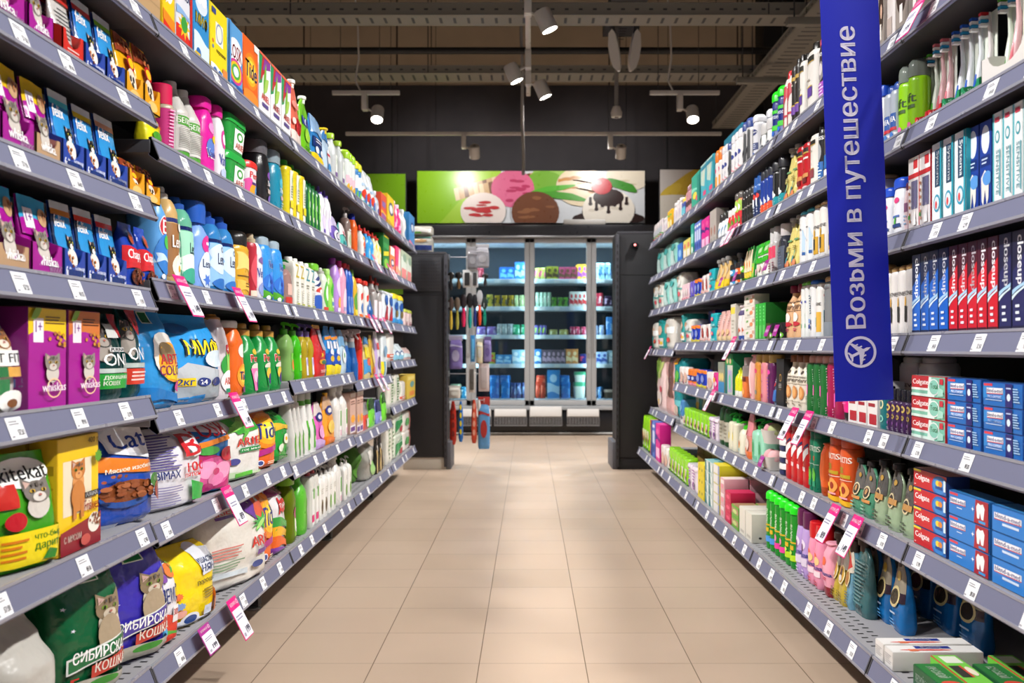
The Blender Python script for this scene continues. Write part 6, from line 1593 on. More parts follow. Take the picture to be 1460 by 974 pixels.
# third shelf from the floor
bt('hotpink', 'hair_mask_tube', 'hair care', 'hot pink tube standing on a black cap', .06, 'inv', 2.6, 'ec1c88', ('flip', .02, .6, 'e83a94'), [R(.1, .6, .5, .75, 'f4a8d0'), lines(.2, .3, .8, .5, 'f078b8', 3)], bands=[(0, .16, '1c1a1a')])
bt('magbot', 'hair_care_bottle', 'shampoo', 'magenta shampoo bottle with pink flower strip', .06, 'tall', 2.6, '9a1048', ('flip', .1, .8, 'b8788c'), [R(.05, .2, .5, .44, 'ec5cb0'), lines(.08, .5, .48, .9, 'f0d8e4', 8), lines(.05, .04, .5, .18, 'f0c8dc', 3)], fin='p')
bt('grnbot', 'hair_care_bottle', 'shampoo', 'bottle green shampoo with pink flower strip', .06, 'tall', 2.6, '12662a', ('flip', .12, .75, 'c08a7c'), [R(.05, .36, .5, .56, 'e868b8'), lines(.08, .62, .5, .88, 'e4ecdc', 6), lines(.05, .14, .5, .32, 'e4ecdc', 5)], fin='p')
bt('coco', 'body_lotion_bottle', 'lotion', 'cream lotion bottle with almond picture', .065, 'neck', 2.8, 'ddd4c4', ('cyl', .12, .6, '7a4420'), [E(.5, .78, .2, .04, '4a3c30'), T('tonic', .25, .66, .9, .71, '4a3c30'), T('THERAPY', .1, .57, .95, .64, '4a3c30'), R(.02, .53, .98, .54, '8a7a64'), E(.6, .36, .26, .14, 'c88448'), E(.6, .36, .16, .1, 'e0a868'), R(.1, .16, .95, .17, '8a7a64'), lines(.1, .08, .9, .15, '8a7a64', 1)])
bx('blackbx', 'shower_gel_box', 'gift set', 'matt black carton with gold ring', .09, '1b1a1c', [ring(.55, .6, .16, .08, .75, 'b8883c'), lines(.3, .38, .8, .48, 'a8a4a0', 3), R(.4, .34, .7, .35, 'b8883c')], side='141315')
bg('silbl', 'shower_gel_pouch', 'shower gel', 'silver and blue foil pouch', .05, 'lean', '7a8ca8', [R(.1, .1, .9, .4, '3a6ab0'), E(.5, .55, .2, .06, 'c83a3c'), lines(.2, .6, .8, .8, 'd0d8e4', 4)], fin='x', seed=87)
bt('purgold', 'shower_gel_bottle', 'shower gel', 'plum shower gel bottle with gold block cap', .06, 'tall', 4, '5a1450', ('cyl', .16, .86, 'b8984c'), [E(.4, .76, .3, .06, 'e03a9c'), lines(.2, .1, .6, .66, '8a3a9c', 7)])
bt('pnkgold', 'shower_gel_bottle', 'shower gel', 'rose shower gel bottle with gold block cap', .06, 'tall', 4, 'e08a94', ('cyl', .16, .86, 'b8984c'), [E(.4, .76, .25, .06, 'e05a8c'), R(.2, .1, .5, .2, 'b83a5c')])
bt('orggold', 'shower_gel_bottle', 'shower gel', 'amber shower gel bottle with gold block cap', .06, 'tall', 4, 'd08a34', ('cyl', .16, .86, 'b8984c'), [E(.4, .76, .28, .06, 'e03a7c'), leaf(.5, .5, .5, .2, 1.2, 'f0c080'), E(.5, .22, .2, .06, '8a8a80')])
bt('pinktub', 'shower_gel_tube', 'shower gel', 'pale pink tube with long body', .05, 'inv', 2.4, 'ecb4b4', ('flip', .03, .6, 'e8a0a4'), [R(.3, .06, .7, .9, 'f4ccc8'), E(.5, .1, .2, .04, 'd86a7c')])
bt('orgbot', 'shower_gel_bottle', 'shower gel', 'orange shower gel with clear top', .05, 'tall', 3, 'e67a3c', ('cyl', .2, .7, 'c8c0bc'), [R(.2, .5, .9, .64, '7a2c2c'), E(.5, .2, .3, .12, 'f4a858')], bands=[(.66, 1, 'b8b0ac')])
bt('yelcone', 'sun_lotion_bottle', 'lotion', 'lime yellow pointed bottle in white cup', .05, 'neck', 2.4, 'd8d81c', ('cone', .12, .4, 'b8c81c'), [], bands=[(0, .22, 'e6e4dc')])
bx('greentop', 'gift_set_box', 'gift set', 'gift carton with green top and teal side', .1, 'c8c8b8', [R(0, .72, 1, 1, '178a34'), E(.3, .82, .12, .07, 'd8b890'), E(.7, .82, .12, .07, 'd8b890'), R(0, 0, .3, .72, '17706c'), R(.4, .05, .9, .6, 'b8a8d0'), E(.65, .3, .16, .2, '6ac8a0')], side='0f7a54')
bx('cleargift', 'gift_set_box', 'gift set', 'clear and blue gift carton', .08, '9a9a80', [R(0, 0, 1, .35, '3a86b8'), E(.3, .52, .2, .14, 'e0c878'), E(.7, .52, .2, .14, 'e0c878'), R(0, .76, 1, 1, '8a9080')])
bg('pinkwp', 'wet_wipes_pack', 'wipes', 'magenta wipes pack with orange spots', .05, 'pack', 'e0288c', [E(.4, .6, .2, .14, 'f0a03c'), E(.7, .4, .2, .14, 'f4c8dc')], seed=88)
bg('whtwp', 'wet_wipes_pack', 'wipes', 'white wipes pack with soft pink corner', .05, 'pack', 'ece4e0', [E(.7, .4, .25, .3, 'd8b0a0'), R(.0, .0, .3, .2, 'e88ca0')], seed=89)
bg('orgwp', 'wet_wipes_pack', 'wipes', 'orange and navy wipes pack', .06, 'pack', 'ec7c24', [R(0, .3, 1, .62, '2a2f7c'), E(.5, .46, .3, .1, 'c8d0f0'), wave(0, .2, 'e88a9c', .04)], seed=90)
bg('tealbig', 'nappy_pack', 'nappies', 'large teal nappy pack with orange corner', .2, 'pack', '1b8f98', [PG([(.1, .88), (.7, .9), (.7, 1), (.1, 1)], 'ecaa1c'), E(.6, .7, .2, .1, '6ac04c'), E(.3, .6, .1, .05, 'e8b83c'), R(0, .2, 1, .3, '6ac0c8'), E(.5, .12, .3, .1, 'e0c8b8')], seed=91, wr=.006)
bg('floralpk', 'nappy_pack', 'nappies', 'pink pack with green leaf top', .16, 'pack', 'e4c8c8', [E(.4, .86, .4, .14, '8aa84c'), leaf(.3, .7, .6, .2, 1.1, '6a9a3c'), leaf(.7, .75, .6, .2, .6, 'b8c878'), E(.5, .24, .3, .14, 'f0e0dc'), E(.4, .16, .1, .06, 'e8c04c'), E(.7, .4, .14, .06, 'd85a6c')], seed=92, wr=.006)
bg('pinkbr', 'nappy_pack', 'nappies', 'dusty pink and brown pack', .16, 'pack', 'd8a8a4', [R(.6, .3, 1, 1, '6a4a44'), E(.4, .5, .2, .2, 'e8ccc4')], seed=93, wr=.006)
bx('whredbx', 'hair_mask_box', 'hair care', 'white carton with dark red blocks', .07, 'e0dcda', [R(.1, .62, .8, .74, '9a1c2c'), R(.1, .44, .8, .52, '9a1c2c'), R(.2, .05, .95, .28, 'b01c2c')])
bt('tealsm', 'hair_oil_bottle', 'hair care', 'small teal bottle with pale rings', .045, 'tall', 3, '146a70', ('cyl', .16, .6, '1c1a1c'), [ring(.5, .7, .3, .14, .6, 'd8d0a0'), ring(.5, .3, .3, .1, .6, '8ac8b8')])
bt('pursm', 'hair_oil_bottle', 'hair care', 'small purple bottle with gold rings', .045, 'tall', 3, '3c1a4c', ('cyl', .28, .7, '16131a'), [ring(.5, .78, .34, .12, .5, 'c8b060'), ring(.5, .5, .26, .08, .5, 'b8a050'), E(.5, .28, .16, .06, '7a4a8c'), lines(.3, .06, .8, .16, '9a8aa4', 2)])
bt('elseve', 'hair_care_bottle', 'shampoo', 'big white shampoo bottle in the dark', .09, 'tall', 3, 'cfc9c6', ('flip', .08, .8, 'c0bab8'), [T('ELSEVE', .3, .58, .98, .64, '3a3434'), R(.3, .5, .95, .53, '8a2434'), T('10', .3, .3, .9, .42, '4a2c34')])
# toothpaste cartons
bx('colgt', 'toothpaste_carton', 'toothpaste', 'mint and red toothpaste carton', .05, '7fc4ac', [R(0, .42, .55, 1, 'c0202c'), T('Colgate', .04, .52, .52, .86, 'fff'), R(0, .3, .55, .42, 'e8f0ec'), R(0, 0, .55, .14, 'd8ece4'), PG([(.5, 0), (.72, 0), (.62, 1), (.55, 1)], 'dff0e8'), E(.7, .5, .16, .42, 'e4ece8'), E(.7, .5, .135, .36, '8accb8'), T('Total', .6, .42, .82, .68, '2a6a3c'), R(.87, .66, .97, .94, 'c83440'), PG([(.8, .05), (.98, .1), (.98, .4), (.85, .5)], 'a8dcc8')], side='b81c26', top='dfe8e4')
bx('blend', 'toothpaste_carton', 'toothpaste', 'blue toothpaste carton with indigo tooth panel', .05, '1e66b4', [wave(.3, .8, '2f84cc', .08, 0, .7), R(.02, .86, .25, .97, 'd8404c'), PG([(.1, .5), (.53, .52), (.53, .78), (.1, .76)], 'c8303c'), PG([(.1, .54), (.53, .56), (.53, .8), (.1, .78)], 'f0f0f4'), T('blend-a-med', .11, .58, .52, .76, '22307c'), T('PRO-EXPERT', .13, .34, .5, .46, 'e8f0fa'), R(.08, .24, .52, .27, 'c8dcf0'), R(.6, 0, .78, 1, '26246c'), E(.69, .42, .045, .16, 'd8e8f4'), R(.63, .78, .75, .84, 'b8c8e8'), lines(.81, .2, .97, .85, 'a8cce8', 6)], side='1a4a94', top='2a5a9c')
bx('colgr', 'toothpaste_carton', 'toothpaste', 'red toothpaste carton with blue family badge', .05, 'c4202a', [T('Colgate', .05, .34, .5, .74, 'fff'), R(.0, .88, .24, 1, 'e8d02c'), E(.82, .4, .24, .56, '2a6ab8'), E(.8, .42, .18, .42, '3a86d0'), E(.76, .55, .06, .16, 'e8d03c'), E(.84, .55, .06, .16, 'e08a3c'), R(.7, .25, .9, .4, '1f4a94'), R(.94, .2, 1, .8, 'd8e8f4'), R(.05, .12, .1, .18, 'f0c8c8')], side='1c3a7c', top='d8a0a0')
bx('blendr', 'toothpaste_carton', 'toothpaste', 'bright blue toothpaste carton with white tooth', .05, '2a7ccc', [R(.02, .86, .24, .97, 'd8404c'), PG([(.04, .46), (.44, .5), (.44, .74), (.04, .72)], 'c8303c'), PG([(.04, .5), (.44, .54), (.44, .77), (.04, .75)], 'f0f0f4'), T('blend-a-med', .05, .55, .43, .74, '22307c'), R(.22, .34, .36, .38, 'd0e0f4'), PG([(.66, 0), (1, 0), (1, 1), (.7, 1)], 'a82430'), PG([(.74, .22), (.79, .22), (.81, .5), (.84, .22), (.89, .22), (.92, .7), (.88, .88), (.82, .82), (.76, .88), (.72, .7)], 'f4f4f2'), R(.78, .05, .94, .16, '3a9ad8'), burst(.64, .55, .04, .12, 'fff', 4, .3)], side='1c5a9c', top='3a86c8')
bx('blendw', 'toothpaste_carton', 'toothpaste', 'bright blue toothpaste carton with ice splash', .05, '2a7ccc', [PG([(.04, .46), (.54, .5), (.54, .74), (.04, .72)], 'c8303c'), PG([(.04, .5), (.54, .54), (.54, .77), (.04, .75)], 'f0f0f4'), T('blend-a-med', .06, .55, .52, .74, '22307c'), R(.2, .3, .5, .4, 'd0e0f4'), burst(.84, .4, .2, .5, 'b8d8ee', 8, .6), burst(.84, .45, .12, .3, 'e4f0f8', 7, .6)], side='1c5a9c', top='3a86c8')


def closeup(key, c, c2, words_):
    bx(key, 'toothpaste_carton', 'toothpaste', words_, .035, c, [PG([(0, .6), (1, .78), (1, 1), (0, 1)], c2), T('closeup', .28, .46, .9, .96, 'f8f8fc', rot=1), wave(.36, .4, 'a8d0f0', .01, 0, 1, 0, .1), wave(.31, .34, 'd8ecfa', .01, 0, 1, 0, .12), R(0, 0, 1, .05, c2), lines(.3, .08, .75, .28, 'e0e8f4', 3)], side=c2)


closeup('cu_b', '1c62c4', '16264e', 'blue upright toothpaste carton')
closeup('cu_r', 'cc1c28', '4a1622', 'red upright toothpaste carton')
closeup('cu_n', '25275a', '1a1a38', 'navy upright toothpaste carton')
bx('syst', 'toothpaste_carton', 'toothpaste', 'white upright toothpaste carton with teal edge', .04, 'e8ecec', [R(0, 0, 1, .05, '2aa0b0'), R(.3, .46, .8, .92, '20405c'), T('Systema', .38, .48, .74, .9, 'f0f4f4', rot=1), E(.5, .26, .32, .11, '3a9ab8'), E(.5, .26, .24, .08, 'd8e4e8'), E(.45, .24, .1, .05, 'd84a4c'), R(.85, .05, 1, 1, '2aa0b4')], side='2a98aa')
bx('whiten', 'toothpaste_carton', 'toothpaste', 'deep blue upright carton with white tooth', .04, '1a3c98', [E(.5, .8, .36, .16, 'dfe8f4'), R(.1, .5, .9, .62, '122a70'), lines(.2, .52, .8, .6, 'c8d8f0', 2), PG([(.2, .12), (.34, .06), (.5, .24), (.66, .06), (.8, .14), (.85, .38), (.5, .46), (.16, .38)], 'e8e4dc'), E(.7, .36, .4, .08, '5a98dc')], side='142c70')
bx('sens', 'toothpaste_carton', 'toothpaste', 'white upright carton with vertical sensitive lettering', .04, 'e6ebeb', [R(0, .0, .16, 1, '4ab0bc'), E(.55, .74, .26, .07, '3a9aa8'), E(.55, .74, .16, .045, 'e6ebeb'), T('SENSITIVE', .4, .12, .74, .6, '6a9aa4', rot=1, bold=False), R(.3, .9, .8, .95, 'c83a4c'), R(.82, .1, .92, .6, '5aa8b4')], side='cfd8d8')
bx('redbrush', 'electric_toothbrush_box', 'toothbrush', 'white and red box with grey windows', .1, 'd8d2d4', [R(.0, .78, 1, 1, 'ece8e8'), R(.5, .84, .9, .96, 'c02830'), R(0, .72, 1, .78, 'c02830'), R(.3, .3, .9, .68, '5c5a7c'), lines(.08, .1, .24, .66, 'b87c5c', 6), E(.12, .2, .08, .03, '3a9a3c'), PG([(.45, .08), (.55, .3), (.65, .08)], 'f0eeee'), PG([(.62, .08), (.72, .34), (.82, .08)], 'f0eeee')], side='b81c2c')
bt('hns', 'hair_care_bottle', 'shampoo', 'small white shampoo bottle with blue cap', .05, 'oval', 2.6, 'e2e4ea', ('flip', .16, .92, '1f4fc4'), [E(.6, .74, .18, .06, 'd83a7c'), R(.2, .4, .8, .44, '4a6ab0'), leaf(.5, .3, .3, .12, 1, '4ab03c'), R(.2, .2, .85, .27, '22407c')])
bt('pinksm', 'hair_care_bottle', 'shampoo', 'small pink travel bottle', .045, 'oval', 2.6, 'd8c0c4', ('flip', .14, .8, '5a2a4c'), [R(.2, .5, .8, .7, '7a4a6c'), lines(.2, .2, .8, .45, '8aa8c8', 3)])
bt('nivbl', 'deodorant_can', 'deodorant', 'silver and blue mouth spray bottle', .05, 'tall', 3, 'a8b0bc', ('dome', .14, .9, '2a4c9a'), [R(0, .3, 1, .56, '1f4f9c'), T('NIVEA', .1, .4, .9, .5, 'f0f0f0'), R(0, .24, 1, .3, 'c02838'), E(.5, .14, .3, .08, '3a74c0')], bands=[(0, .2, 'e4e4ea')])
bt('lift', 'styling_spray_can', 'hair care', 'lime styling can', .05, 'can', 2, '8fcc14', ('dome', .24, .9, '8a948a', 'j'), [T('lift', .2, .54, .9, .7, '24401c'), R(.2, .44, .85, .5, '3a5a1c'), E(.5, .16, .2, .05, 'e86aa8'), E(.3, .12, .12, .04, 'f090c0'), R(0, .0, 1, .06, 'e8e8e0')])
bt('lift2', 'styling_spray_can', 'hair care', 'dark lime styling can with green cap', .05, 'can', 2, '7ab818', ('dome', .26, .9, '4a9a1c', 'j'), [T('lift', .2, .54, .9, .7, '24401c'), R(.2, .44, .85, .5, '3a5a1c'), E(.5, .16, .2, .05, 'e86aa8')])
brush('tb_blue', 'blue and white toothbrush', 'dfe3e8', '1f5cc4')
brush('tb_red', 'red and white toothbrush', 'e4dcdc', 'd02c34')
brush('tb_green', 'green and white toothbrush', 'dfe6d8', '5ab83c')
brush('tb_pink', 'pink toothbrush', 'e4b8bc', 'd8707c')
tray('tr_cg', 'toothbrush_tray', 'red front toothbrush tray', 'c8262c', [T('Colgate', .1, .25, .9, .75, 'f4e8e8')], 'e4dcd8', .1, .5)
tray('tr_lb', 'toothbrush_tray', 'green front toothbrush tray', '1f8a54', [T('Лесной бальзам', .06, .25, .94, .7, 'e8f4ec')], 'e4e4dc', .1, .5)
tray('tr_wh', 'toothbrush_tray', 'white toothbrush tray', 'dcd8d2', [], 'e4e0da', .1, .6)
bx('dyebox', 'hair_dye_box', 'hair dye', 'hair dye carton with dark haired woman', .07, '9a9088', [E(.5, .66, .42, .34, '3a2a24'), E(.55, .66, .16, .12, 'd8b09a'), R(.0, .0, 1, .14, '4a4644'), R(.36, .2, .6, .46, 'ece6e2'), lines(.1, .04, .9, .1, 'c8642c', 1)])
bt('whpurp', 'hair_care_bottle', 'shampoo', 'white bottle with violet vertical print', .06, 'tall', 3, 'e0dcde', ('flip', .1, .9, '6a4a94'), [lines(.1, .1, .4, .9, '6a3a94', 10)])
bt('whpump', 'hair_care_bottle', 'hair dye', 'white dispenser with pointed top', .06, 'square', 4, 'dcd4d0', ('cone', .3, .5, 'd0c8c4'), [R(.2, .2, .8, .5, 'b8a8a0')])
# second shelf from the floor
bg('oilpouch', 'face_oil_pouch', 'refill pouch', 'silver and green refill pouch with round portrait', .05, 'spout', '4a8a6c', [R(0, .52, 1, 1, '5c5a58'), E(.5, .5, .3, .13, 'd8c8a0'), E(.5, .5, .22, .1, '3a3028'), E(.5, .52, .1, .06, 'b88a5c'), R(.1, .3, .9, .36, 'c88a4c'), lines(.2, .06, .7, .26, '8abca4', 3), E(.7, .8, .12, .05, 'b08a3c')], spout=('1c1614', .12, .016), seed=94)
bg('oilpouch2', 'face_oil_pouch', 'refill pouch', 'silver and pale sage refill pouch with round portrait', .05, 'spout', '94a888', [R(0, .52, 1, 1, '4c4a48'), E(.4, .5, .3, .13, 'd8c8a0'), E(.4, .5, .22, .1, '3a3028'), R(.1, .44, .9, .54, 'b8884c'), lines(.2, .06, .7, .26, '4a5a44', 3), E(.6, .82, .14, .05, 'b08a3c')], spout=('1c1614', .12, .016), seed=95)
bt('fructor', 'hair_care_bottle', 'shampoo', 'orange shampoo bottle with peach rings', .06, 'tall', 2.8, 'd4521c', ('flip', .12, .92, 'c8461a'), [T('FRUCTIS', .1, .74, .98, .84, 'f4ece0'), T('SOS', .15, .56, .6, .66, '8ab020'), R(.1, .48, .95, .54, 'b89a1c'), R(.02, .44, .98, .45, 'f0e0d0'), ring(.66, .28, .28, .13, .5, 'f4a04c'), ring(.3, .2, .26, .12, .45, 'f8c03c'), E(.66, .28, .14, .06, '9a2c14'), wave(.02, .12, 'ecb41c', .02), R(.3, .13, .9, .16, 'f0a8b0')])
bt('orgtube', 'hair_care_tube', 'hair care', 'plain orange tube with darker cap', .05, 'inv', 2.4, 'dd5a1c', ('flip', .02, .6, 'e0642c'), [R(.4, .3, .8, .8, 'e4682c')], bands=[(0, .17, 'a8400f')])
bt('fructgr', 'hair_care_bottle', 'shampoo', 'teal green shampoo bottle with apple', .06, 'tall', 2.8, '127a5a', ('flip', .1, .92, '0f6a50'), [T('FRUCTIS', .1, .74, .98, .84, 'e4f0e4'), R(.2, .58, .7, .66, 'b8643c'), R(.05, .5, .95, .51, 'c8e0d0'), E(.5, .3, .3, .14, '5ab83c'), E(.4, .34, .14, .1, '8ad85c'), R(.2, .1, .8, .2, '2a9a70')])
bt('oldsp', 'shower_gel_bottle', 'shower gel', 'red shower gel bottle with navy and white flash', .05, 'tall', 3, 'c0141c', ('flip', .1, .92, '9a1018'), [PG([(.2, .62), (1, .78), (1, .68), (.5, .5), (.2, .46)], 'e8e8ea'), PG([(.2, .66), (1, .8), (1, .86), (.3, .7)], '1c2f5c'), R(.3, .3, .7, .38, 'e8c8c8')])
tub('navyjar', 'cream_jar', 'cosmetics', 'navy cream jar with white lid', .06, '1c2244', 'e4e2e2', [R(.2, .2, .8, .7, '2a3260')], .92, 2, .4)
bt('mintpump', 'hand_soap_bottle', 'soap', 'mint soap bottle with green pump', .07, 'square', 4, '9ad8bc', ('pump', .26, .6, '168c2c'), [E(.4, .4, .25, .3, '5ab88c'), R(.3, .3, .5, .6, '2a8a4c'), R(.5, .1, .9, .2, '6ac0a0')])
bt('milkpump', 'hand_soap_bottle', 'soap', 'milky soap bottle with lime pump', .07, 'shamp', 2.8, 'e4e0cc', ('pump', .26, .6, '3cc41c'), [E(.3, .4, .26, .16, 'e8a83c'), E(.3, .44, .16, .1, 'd84a3c'), wave(.16, .24, '8acce0', .03, 0, .5)])
bt('milkpump2', 'hand_soap_bottle', 'soap', 'tall milky soap bottle with green pump', .06, 'tall', 3, 'e0dcc4', ('pump', .24, .6, '1c9a34'), [E(.3, .5, .24, .14, 'ecd448')])
bt('greenglass', 'lotion_bottle', 'lotion', 'tall dark green bottle with pale label', .07, 'oval', 2.6, '11481f', ('dome', .1, .5, '1c7a2c'), [R(.4, .14, .95, .66, 'b8b4a4'), lines(.45, .2, .9, .6, '8a8474', 4)], fin='p')
bg('pinkleaf', 'soap_refill_pouch', 'refill pouch', 'pink and orange leaning refill pouch', .05, 'lean', 'd88a7c', [R(0, .5, 1, 1, 'd8848c'), E(.5, .3, .3, .14, 'f0dcd0'), wave(0, .2, 'e8743c', .04), E(.3, .56, .16, .06, 'b84a44')], seed=96)
bg('purpk', 'wet_wipes_pack', 'wipes', 'white and violet wipes pack', .06, 'pack', 'e0d4e0', [lines(.2, .1, .8, .9, 'b06ab8', 7), wave(.86, 1, 'ecdce8', .02), E(.5, .3, .2, .1, '7a3a94')], seed=97)
bg('grnwp', 'wet_wipes_pack', 'wipes', 'lime wipes pack with cream panel', .07, 'pack', '8fd41c', [R(.15, .14, .85, .62, 'dce8b8'), E(.4, .4, .2, .16, 'e8a87c'), E(.7, .3, .16, .1, '7a4a5c'), wave(0, .08, '2f7a2c', .02)], seed=98)
bg('babybl', 'nappy_pack', 'nappies', 'blue and white baby pack', .14, 'pack', '4a86c0', [R(0, 0, 1, .36, 'd8d4d4'), E(.5, .66, .3, .14, '7ab0dc'), E(.7, .3, .2, .08, '4a4a6c')], seed=99, wr=.006)
bg('babyyl', 'nappy_pack', 'nappies', 'white baby pack with yellow figure', .14, 'pack', 'c4c4bc', [E(.5, .55, .24, .2, 'e0b03c'), E(.6, .34, .16, .1, '8a4a9a'), R(.7, .1, 1, .9, '3a7a8c')], seed=100, wr=.006)
# bottom
bt('frgreen', 'styling_spray_can', 'hair care', 'tall green hairspray can with neon cap', .05, 'can', 2, '168a22', ('dome', .14, .98, '20dc1c'), [T('FRUCTIS', .3, .5, .7, .8, 'e8f4e0', rot=-1), R(.1, .46, .95, .49, 'd8b020'), R(.3, .34, .8, .42, 'd8b020'), R(.1, .14, .95, .25, 'b8e020'), E(.5, .29, .2, .04, 'c8e85c')])
bt('frpink', 'styling_spray_can', 'hair care', 'tall green hairspray can with pink patch', .05, 'can', 2, '168a22', ('dome', .14, .98, '20dc1c'), [T('FRUCTIS', .3, .5, .7, .8, 'e8f4e0', rot=-1), R(.1, .46, .95, .49, 'd8b020'), E(.5, .34, .2, .07, 'e08aa8'), R(.1, .14, .95, .25, 'ec3c9c')])
bt('frblue', 'styling_spray_can', 'hair care', 'tall green hairspray can with blue patch', .05, 'can', 2, '168a22', ('dome', .14, .98, '20dc1c'), [T('FRUCTIS', .3, .5, .7, .8, 'e8f4e0', rot=-1), R(.1, .46, .95, .49, 'd8b020'), R(.3, .34, .8, .42, 'd8b020'), R(.1, .14, .95, .26, '4a94dc')])
bt('lilbal', 'hair_balm_bottle', 'shampoo', 'lilac shampoo bottle with plum cap', .06, 'oval', 2.6, 'b79ad4', ('flip', .24, .86, '5a1848'), [E(.5, .66, .3, .1, 'e8dcf0'), E(.45, .6, .16, .08, '6a3a6c'), T('Schauma', .1, .42, .95, .52, '24388c'), R(.1, .24, .9, .4, 'ddd0e4'), lines(.2, .06, .8, .18, 'ddd0e8', 2)])
bt('pnkbal', 'hair_balm_bottle', 'shampoo', 'pink shampoo bottle with red cap', .06, 'oval', 2.6, 'e690ac', ('flip', .24, .86, 'c4141c'), [E(.4, .64, .24, .1, 'e8643c'), E(.6, .58, .24, .09, 'f4c888'), T('Schauma', .1, .4, .95, .5, '24388c'), R(.1, .26, .9, .38, 'f0d8e0'), lines(.2, .06, .8, .18, 'c8384c', 2)])
bt('pnkinv', 'hair_balm_bottle', 'shampoo', 'pink balm bottle standing on a dark red cap', .06, 'inv', 2.6, 'eda0b4', ('flip', .02, .7, 'f0a4b8'), [E(.4, .66, .24, .08, 'e8643c'), T('Schauma', .1, .4, .95, .48, '24388c'), lines(.2, .3, .8, .38, 'c83a5c', 2)], bands=[(0, .19, '8a1420')])
bg('agolden', 'shampoo_refill_pouch', 'refill pouch', 'golden shampoo pouch with grandmother badge', .05, 'spout', 'b8a038', [R(0, .6, 1, 1, '9c968c'), E(.5, .5, .4, .16, 'e4d8a4'), E(.5, .5, .33, .13, 'c89a3c'), E(.5, .52, .14, .08, '3a2c24'), E(.5, .45, .2, .05, 'd8d0c8'), lines(.2, .08, .8, .24, '6a5c14', 4)], spout=('2a1a16', .12, .02), seed=101)
bg('agblue', 'shampoo_refill_pouch', 'refill pouch', 'blue shampoo pouch with round portrait badge', .05, 'spout', '1466a8', [R(0, .56, 1, 1, '8c8474'), R(0, .44, 1, .58, '2a1c2c'), E(.45, .5, .36, .15, 'd8c890'), E(.45, .5, .28, .11, '3a3024'), E(.5, .8, .18, .07, 'c8a850'), lines(.2, .24, .8, .3, 'b8d4ec', 1), lines(.2, .06, .8, .2, '5a9ad0', 3)], spout=('2a1a16', .12, .02), seed=102)
bg('agteal', 'shampoo_refill_pouch', 'refill pouch', 'slate teal pouch back with small print', .05, 'spout', '3a6468', [lines(.15, .15, .85, .8, '5a8488', 12), R(.6, .12, .8, .18, '2a4448')], spout=('2a1a16', .12, .02), seed=103)
bg('agred', 'shampoo_refill_pouch', 'refill pouch', 'pale blue pouch with red leaf corner', .05, 'spout', '6a9cb4', [R(0, .6, 1, 1, 'd8d0c0'), PG([(.1, .6), (.9, .7), (.3, .98)], 'c8342c'), E(.5, .5, .36, .14, 'e4d0a0'), E(.5, .5, .28, .11, 'a8743c'), lines(.2, .08, .8, .3, '3a5c74', 5)], spout=('2a1a16', .12, .02), seed=104)
bx('whitebx', 'soap_box', 'soap', 'white carton with navy stripe', .16, 'dcd8cc', [R(.2, .1, .8, .2, 'b8b4a8')], side='d4d0c4', side_art=[R(.42, 0, .7, 1, '1a2c5c'), E(.2, .16, .04, .04, '3a3a3c'), E(.85, .16, .04, .04, '3a3a3c')])
bx('soapgr', 'soap_bar', 'soap', 'soap bar in green and brown wrapper', .09, '6aa83c', [R(0, .3, 1, .8, 'b08a6c'), E(.5, .5, .3, .2, 'c8d888')], top='a88a64')
bx('soapred', 'soap_bar', 'soap', 'raspberry red soap wrapper', .1, 'c81c4c', [E(.5, .5, .3, .2, 'e8587c')], top='d02858')
bx('soappk', 'soap_bar', 'soap', 'pale pink soap wrapper', .1, 'd8a8b0', [R(.1, .6, .9, .9, 'ecdcdc'), E(.5, .4, .3, .2, 'e88a9c')], top='ecd8d8')
bx('soapwh', 'soap_bar', 'soap', 'white soap carton with yellow top', .12, 'd8d4d4', [R(.1, .1, .7, .9, 'e4e0dc'), R(.8, 0, 1, 1, '8a94c0')], top='e0cc1c', side='cfc41c')
bx('soapteal', 'soap_bar', 'soap', 'white soap carton with teal pattern', .12, 'c8d4d0', [PG([(0, 0), (.5, 0), (.3, 1), (0, 1)], '1a7a80'), R(.6, .2, .9, .8, 'e4e8e4')], top='8ac0c0', top_art=[R(.1, .3, .6, .7, '1a7a8c')])
bx('soapyel', 'soap_bar', 'soap', 'yellow patterned soap carton', .12, 'e0c814', [burst(.3, .5, .1, .2, '6a6a1c', 6, .5), burst(.7, .5, .1, .2, '6a6a1c', 6, .5)], top='e8d838')
bx('soapgold', 'soap_bar', 'soap', 'unwrapped brown laundry soap block', .07, '8a6c2c', [R(.1, .1, .9, .9, '96783a')], top='a8905c')
bx('lacalut', 'toothpaste_carton', 'toothpaste', 'white toothpaste carton lying flat', .05, 'dedbd8', [lines(.1, .2, .9, .8, 'a8a4a4', 5)], side='d4d0cc', top='e8e6e4', top_art=[R(.1, .3, .5, .7, '28388c'), E(.7, .4, .1, .3, 'd8403c'), R(.6, .2, .9, .3, 'd8704c'), T('LACALUT', .12, .36, .48, .6, 'f0f0f4')])
bx('lesnoy', 'toothpaste_carton', 'toothpaste', 'dark green toothpaste carton lying flat', .05, '1f5a34', [T('ЛЕСНОЙ БАЛЬЗАМ', .06, .2, .6, .8, 'e4f0e4'), R(.7, .1, .98, .9, 'c8d8c0')], side='1f5a34', top='2f7a3c', top_art=[T('ЛЕСНОЙ', .1, .3, .5, .8, 'e8f4e4'), E(.7, .5, .1, .4, 'd84a3c'), R(.85, .1, 1, .9, '7ac83c')], side_art=[T('Б', .2, .2, .8, .8, 'e4f0e4')])
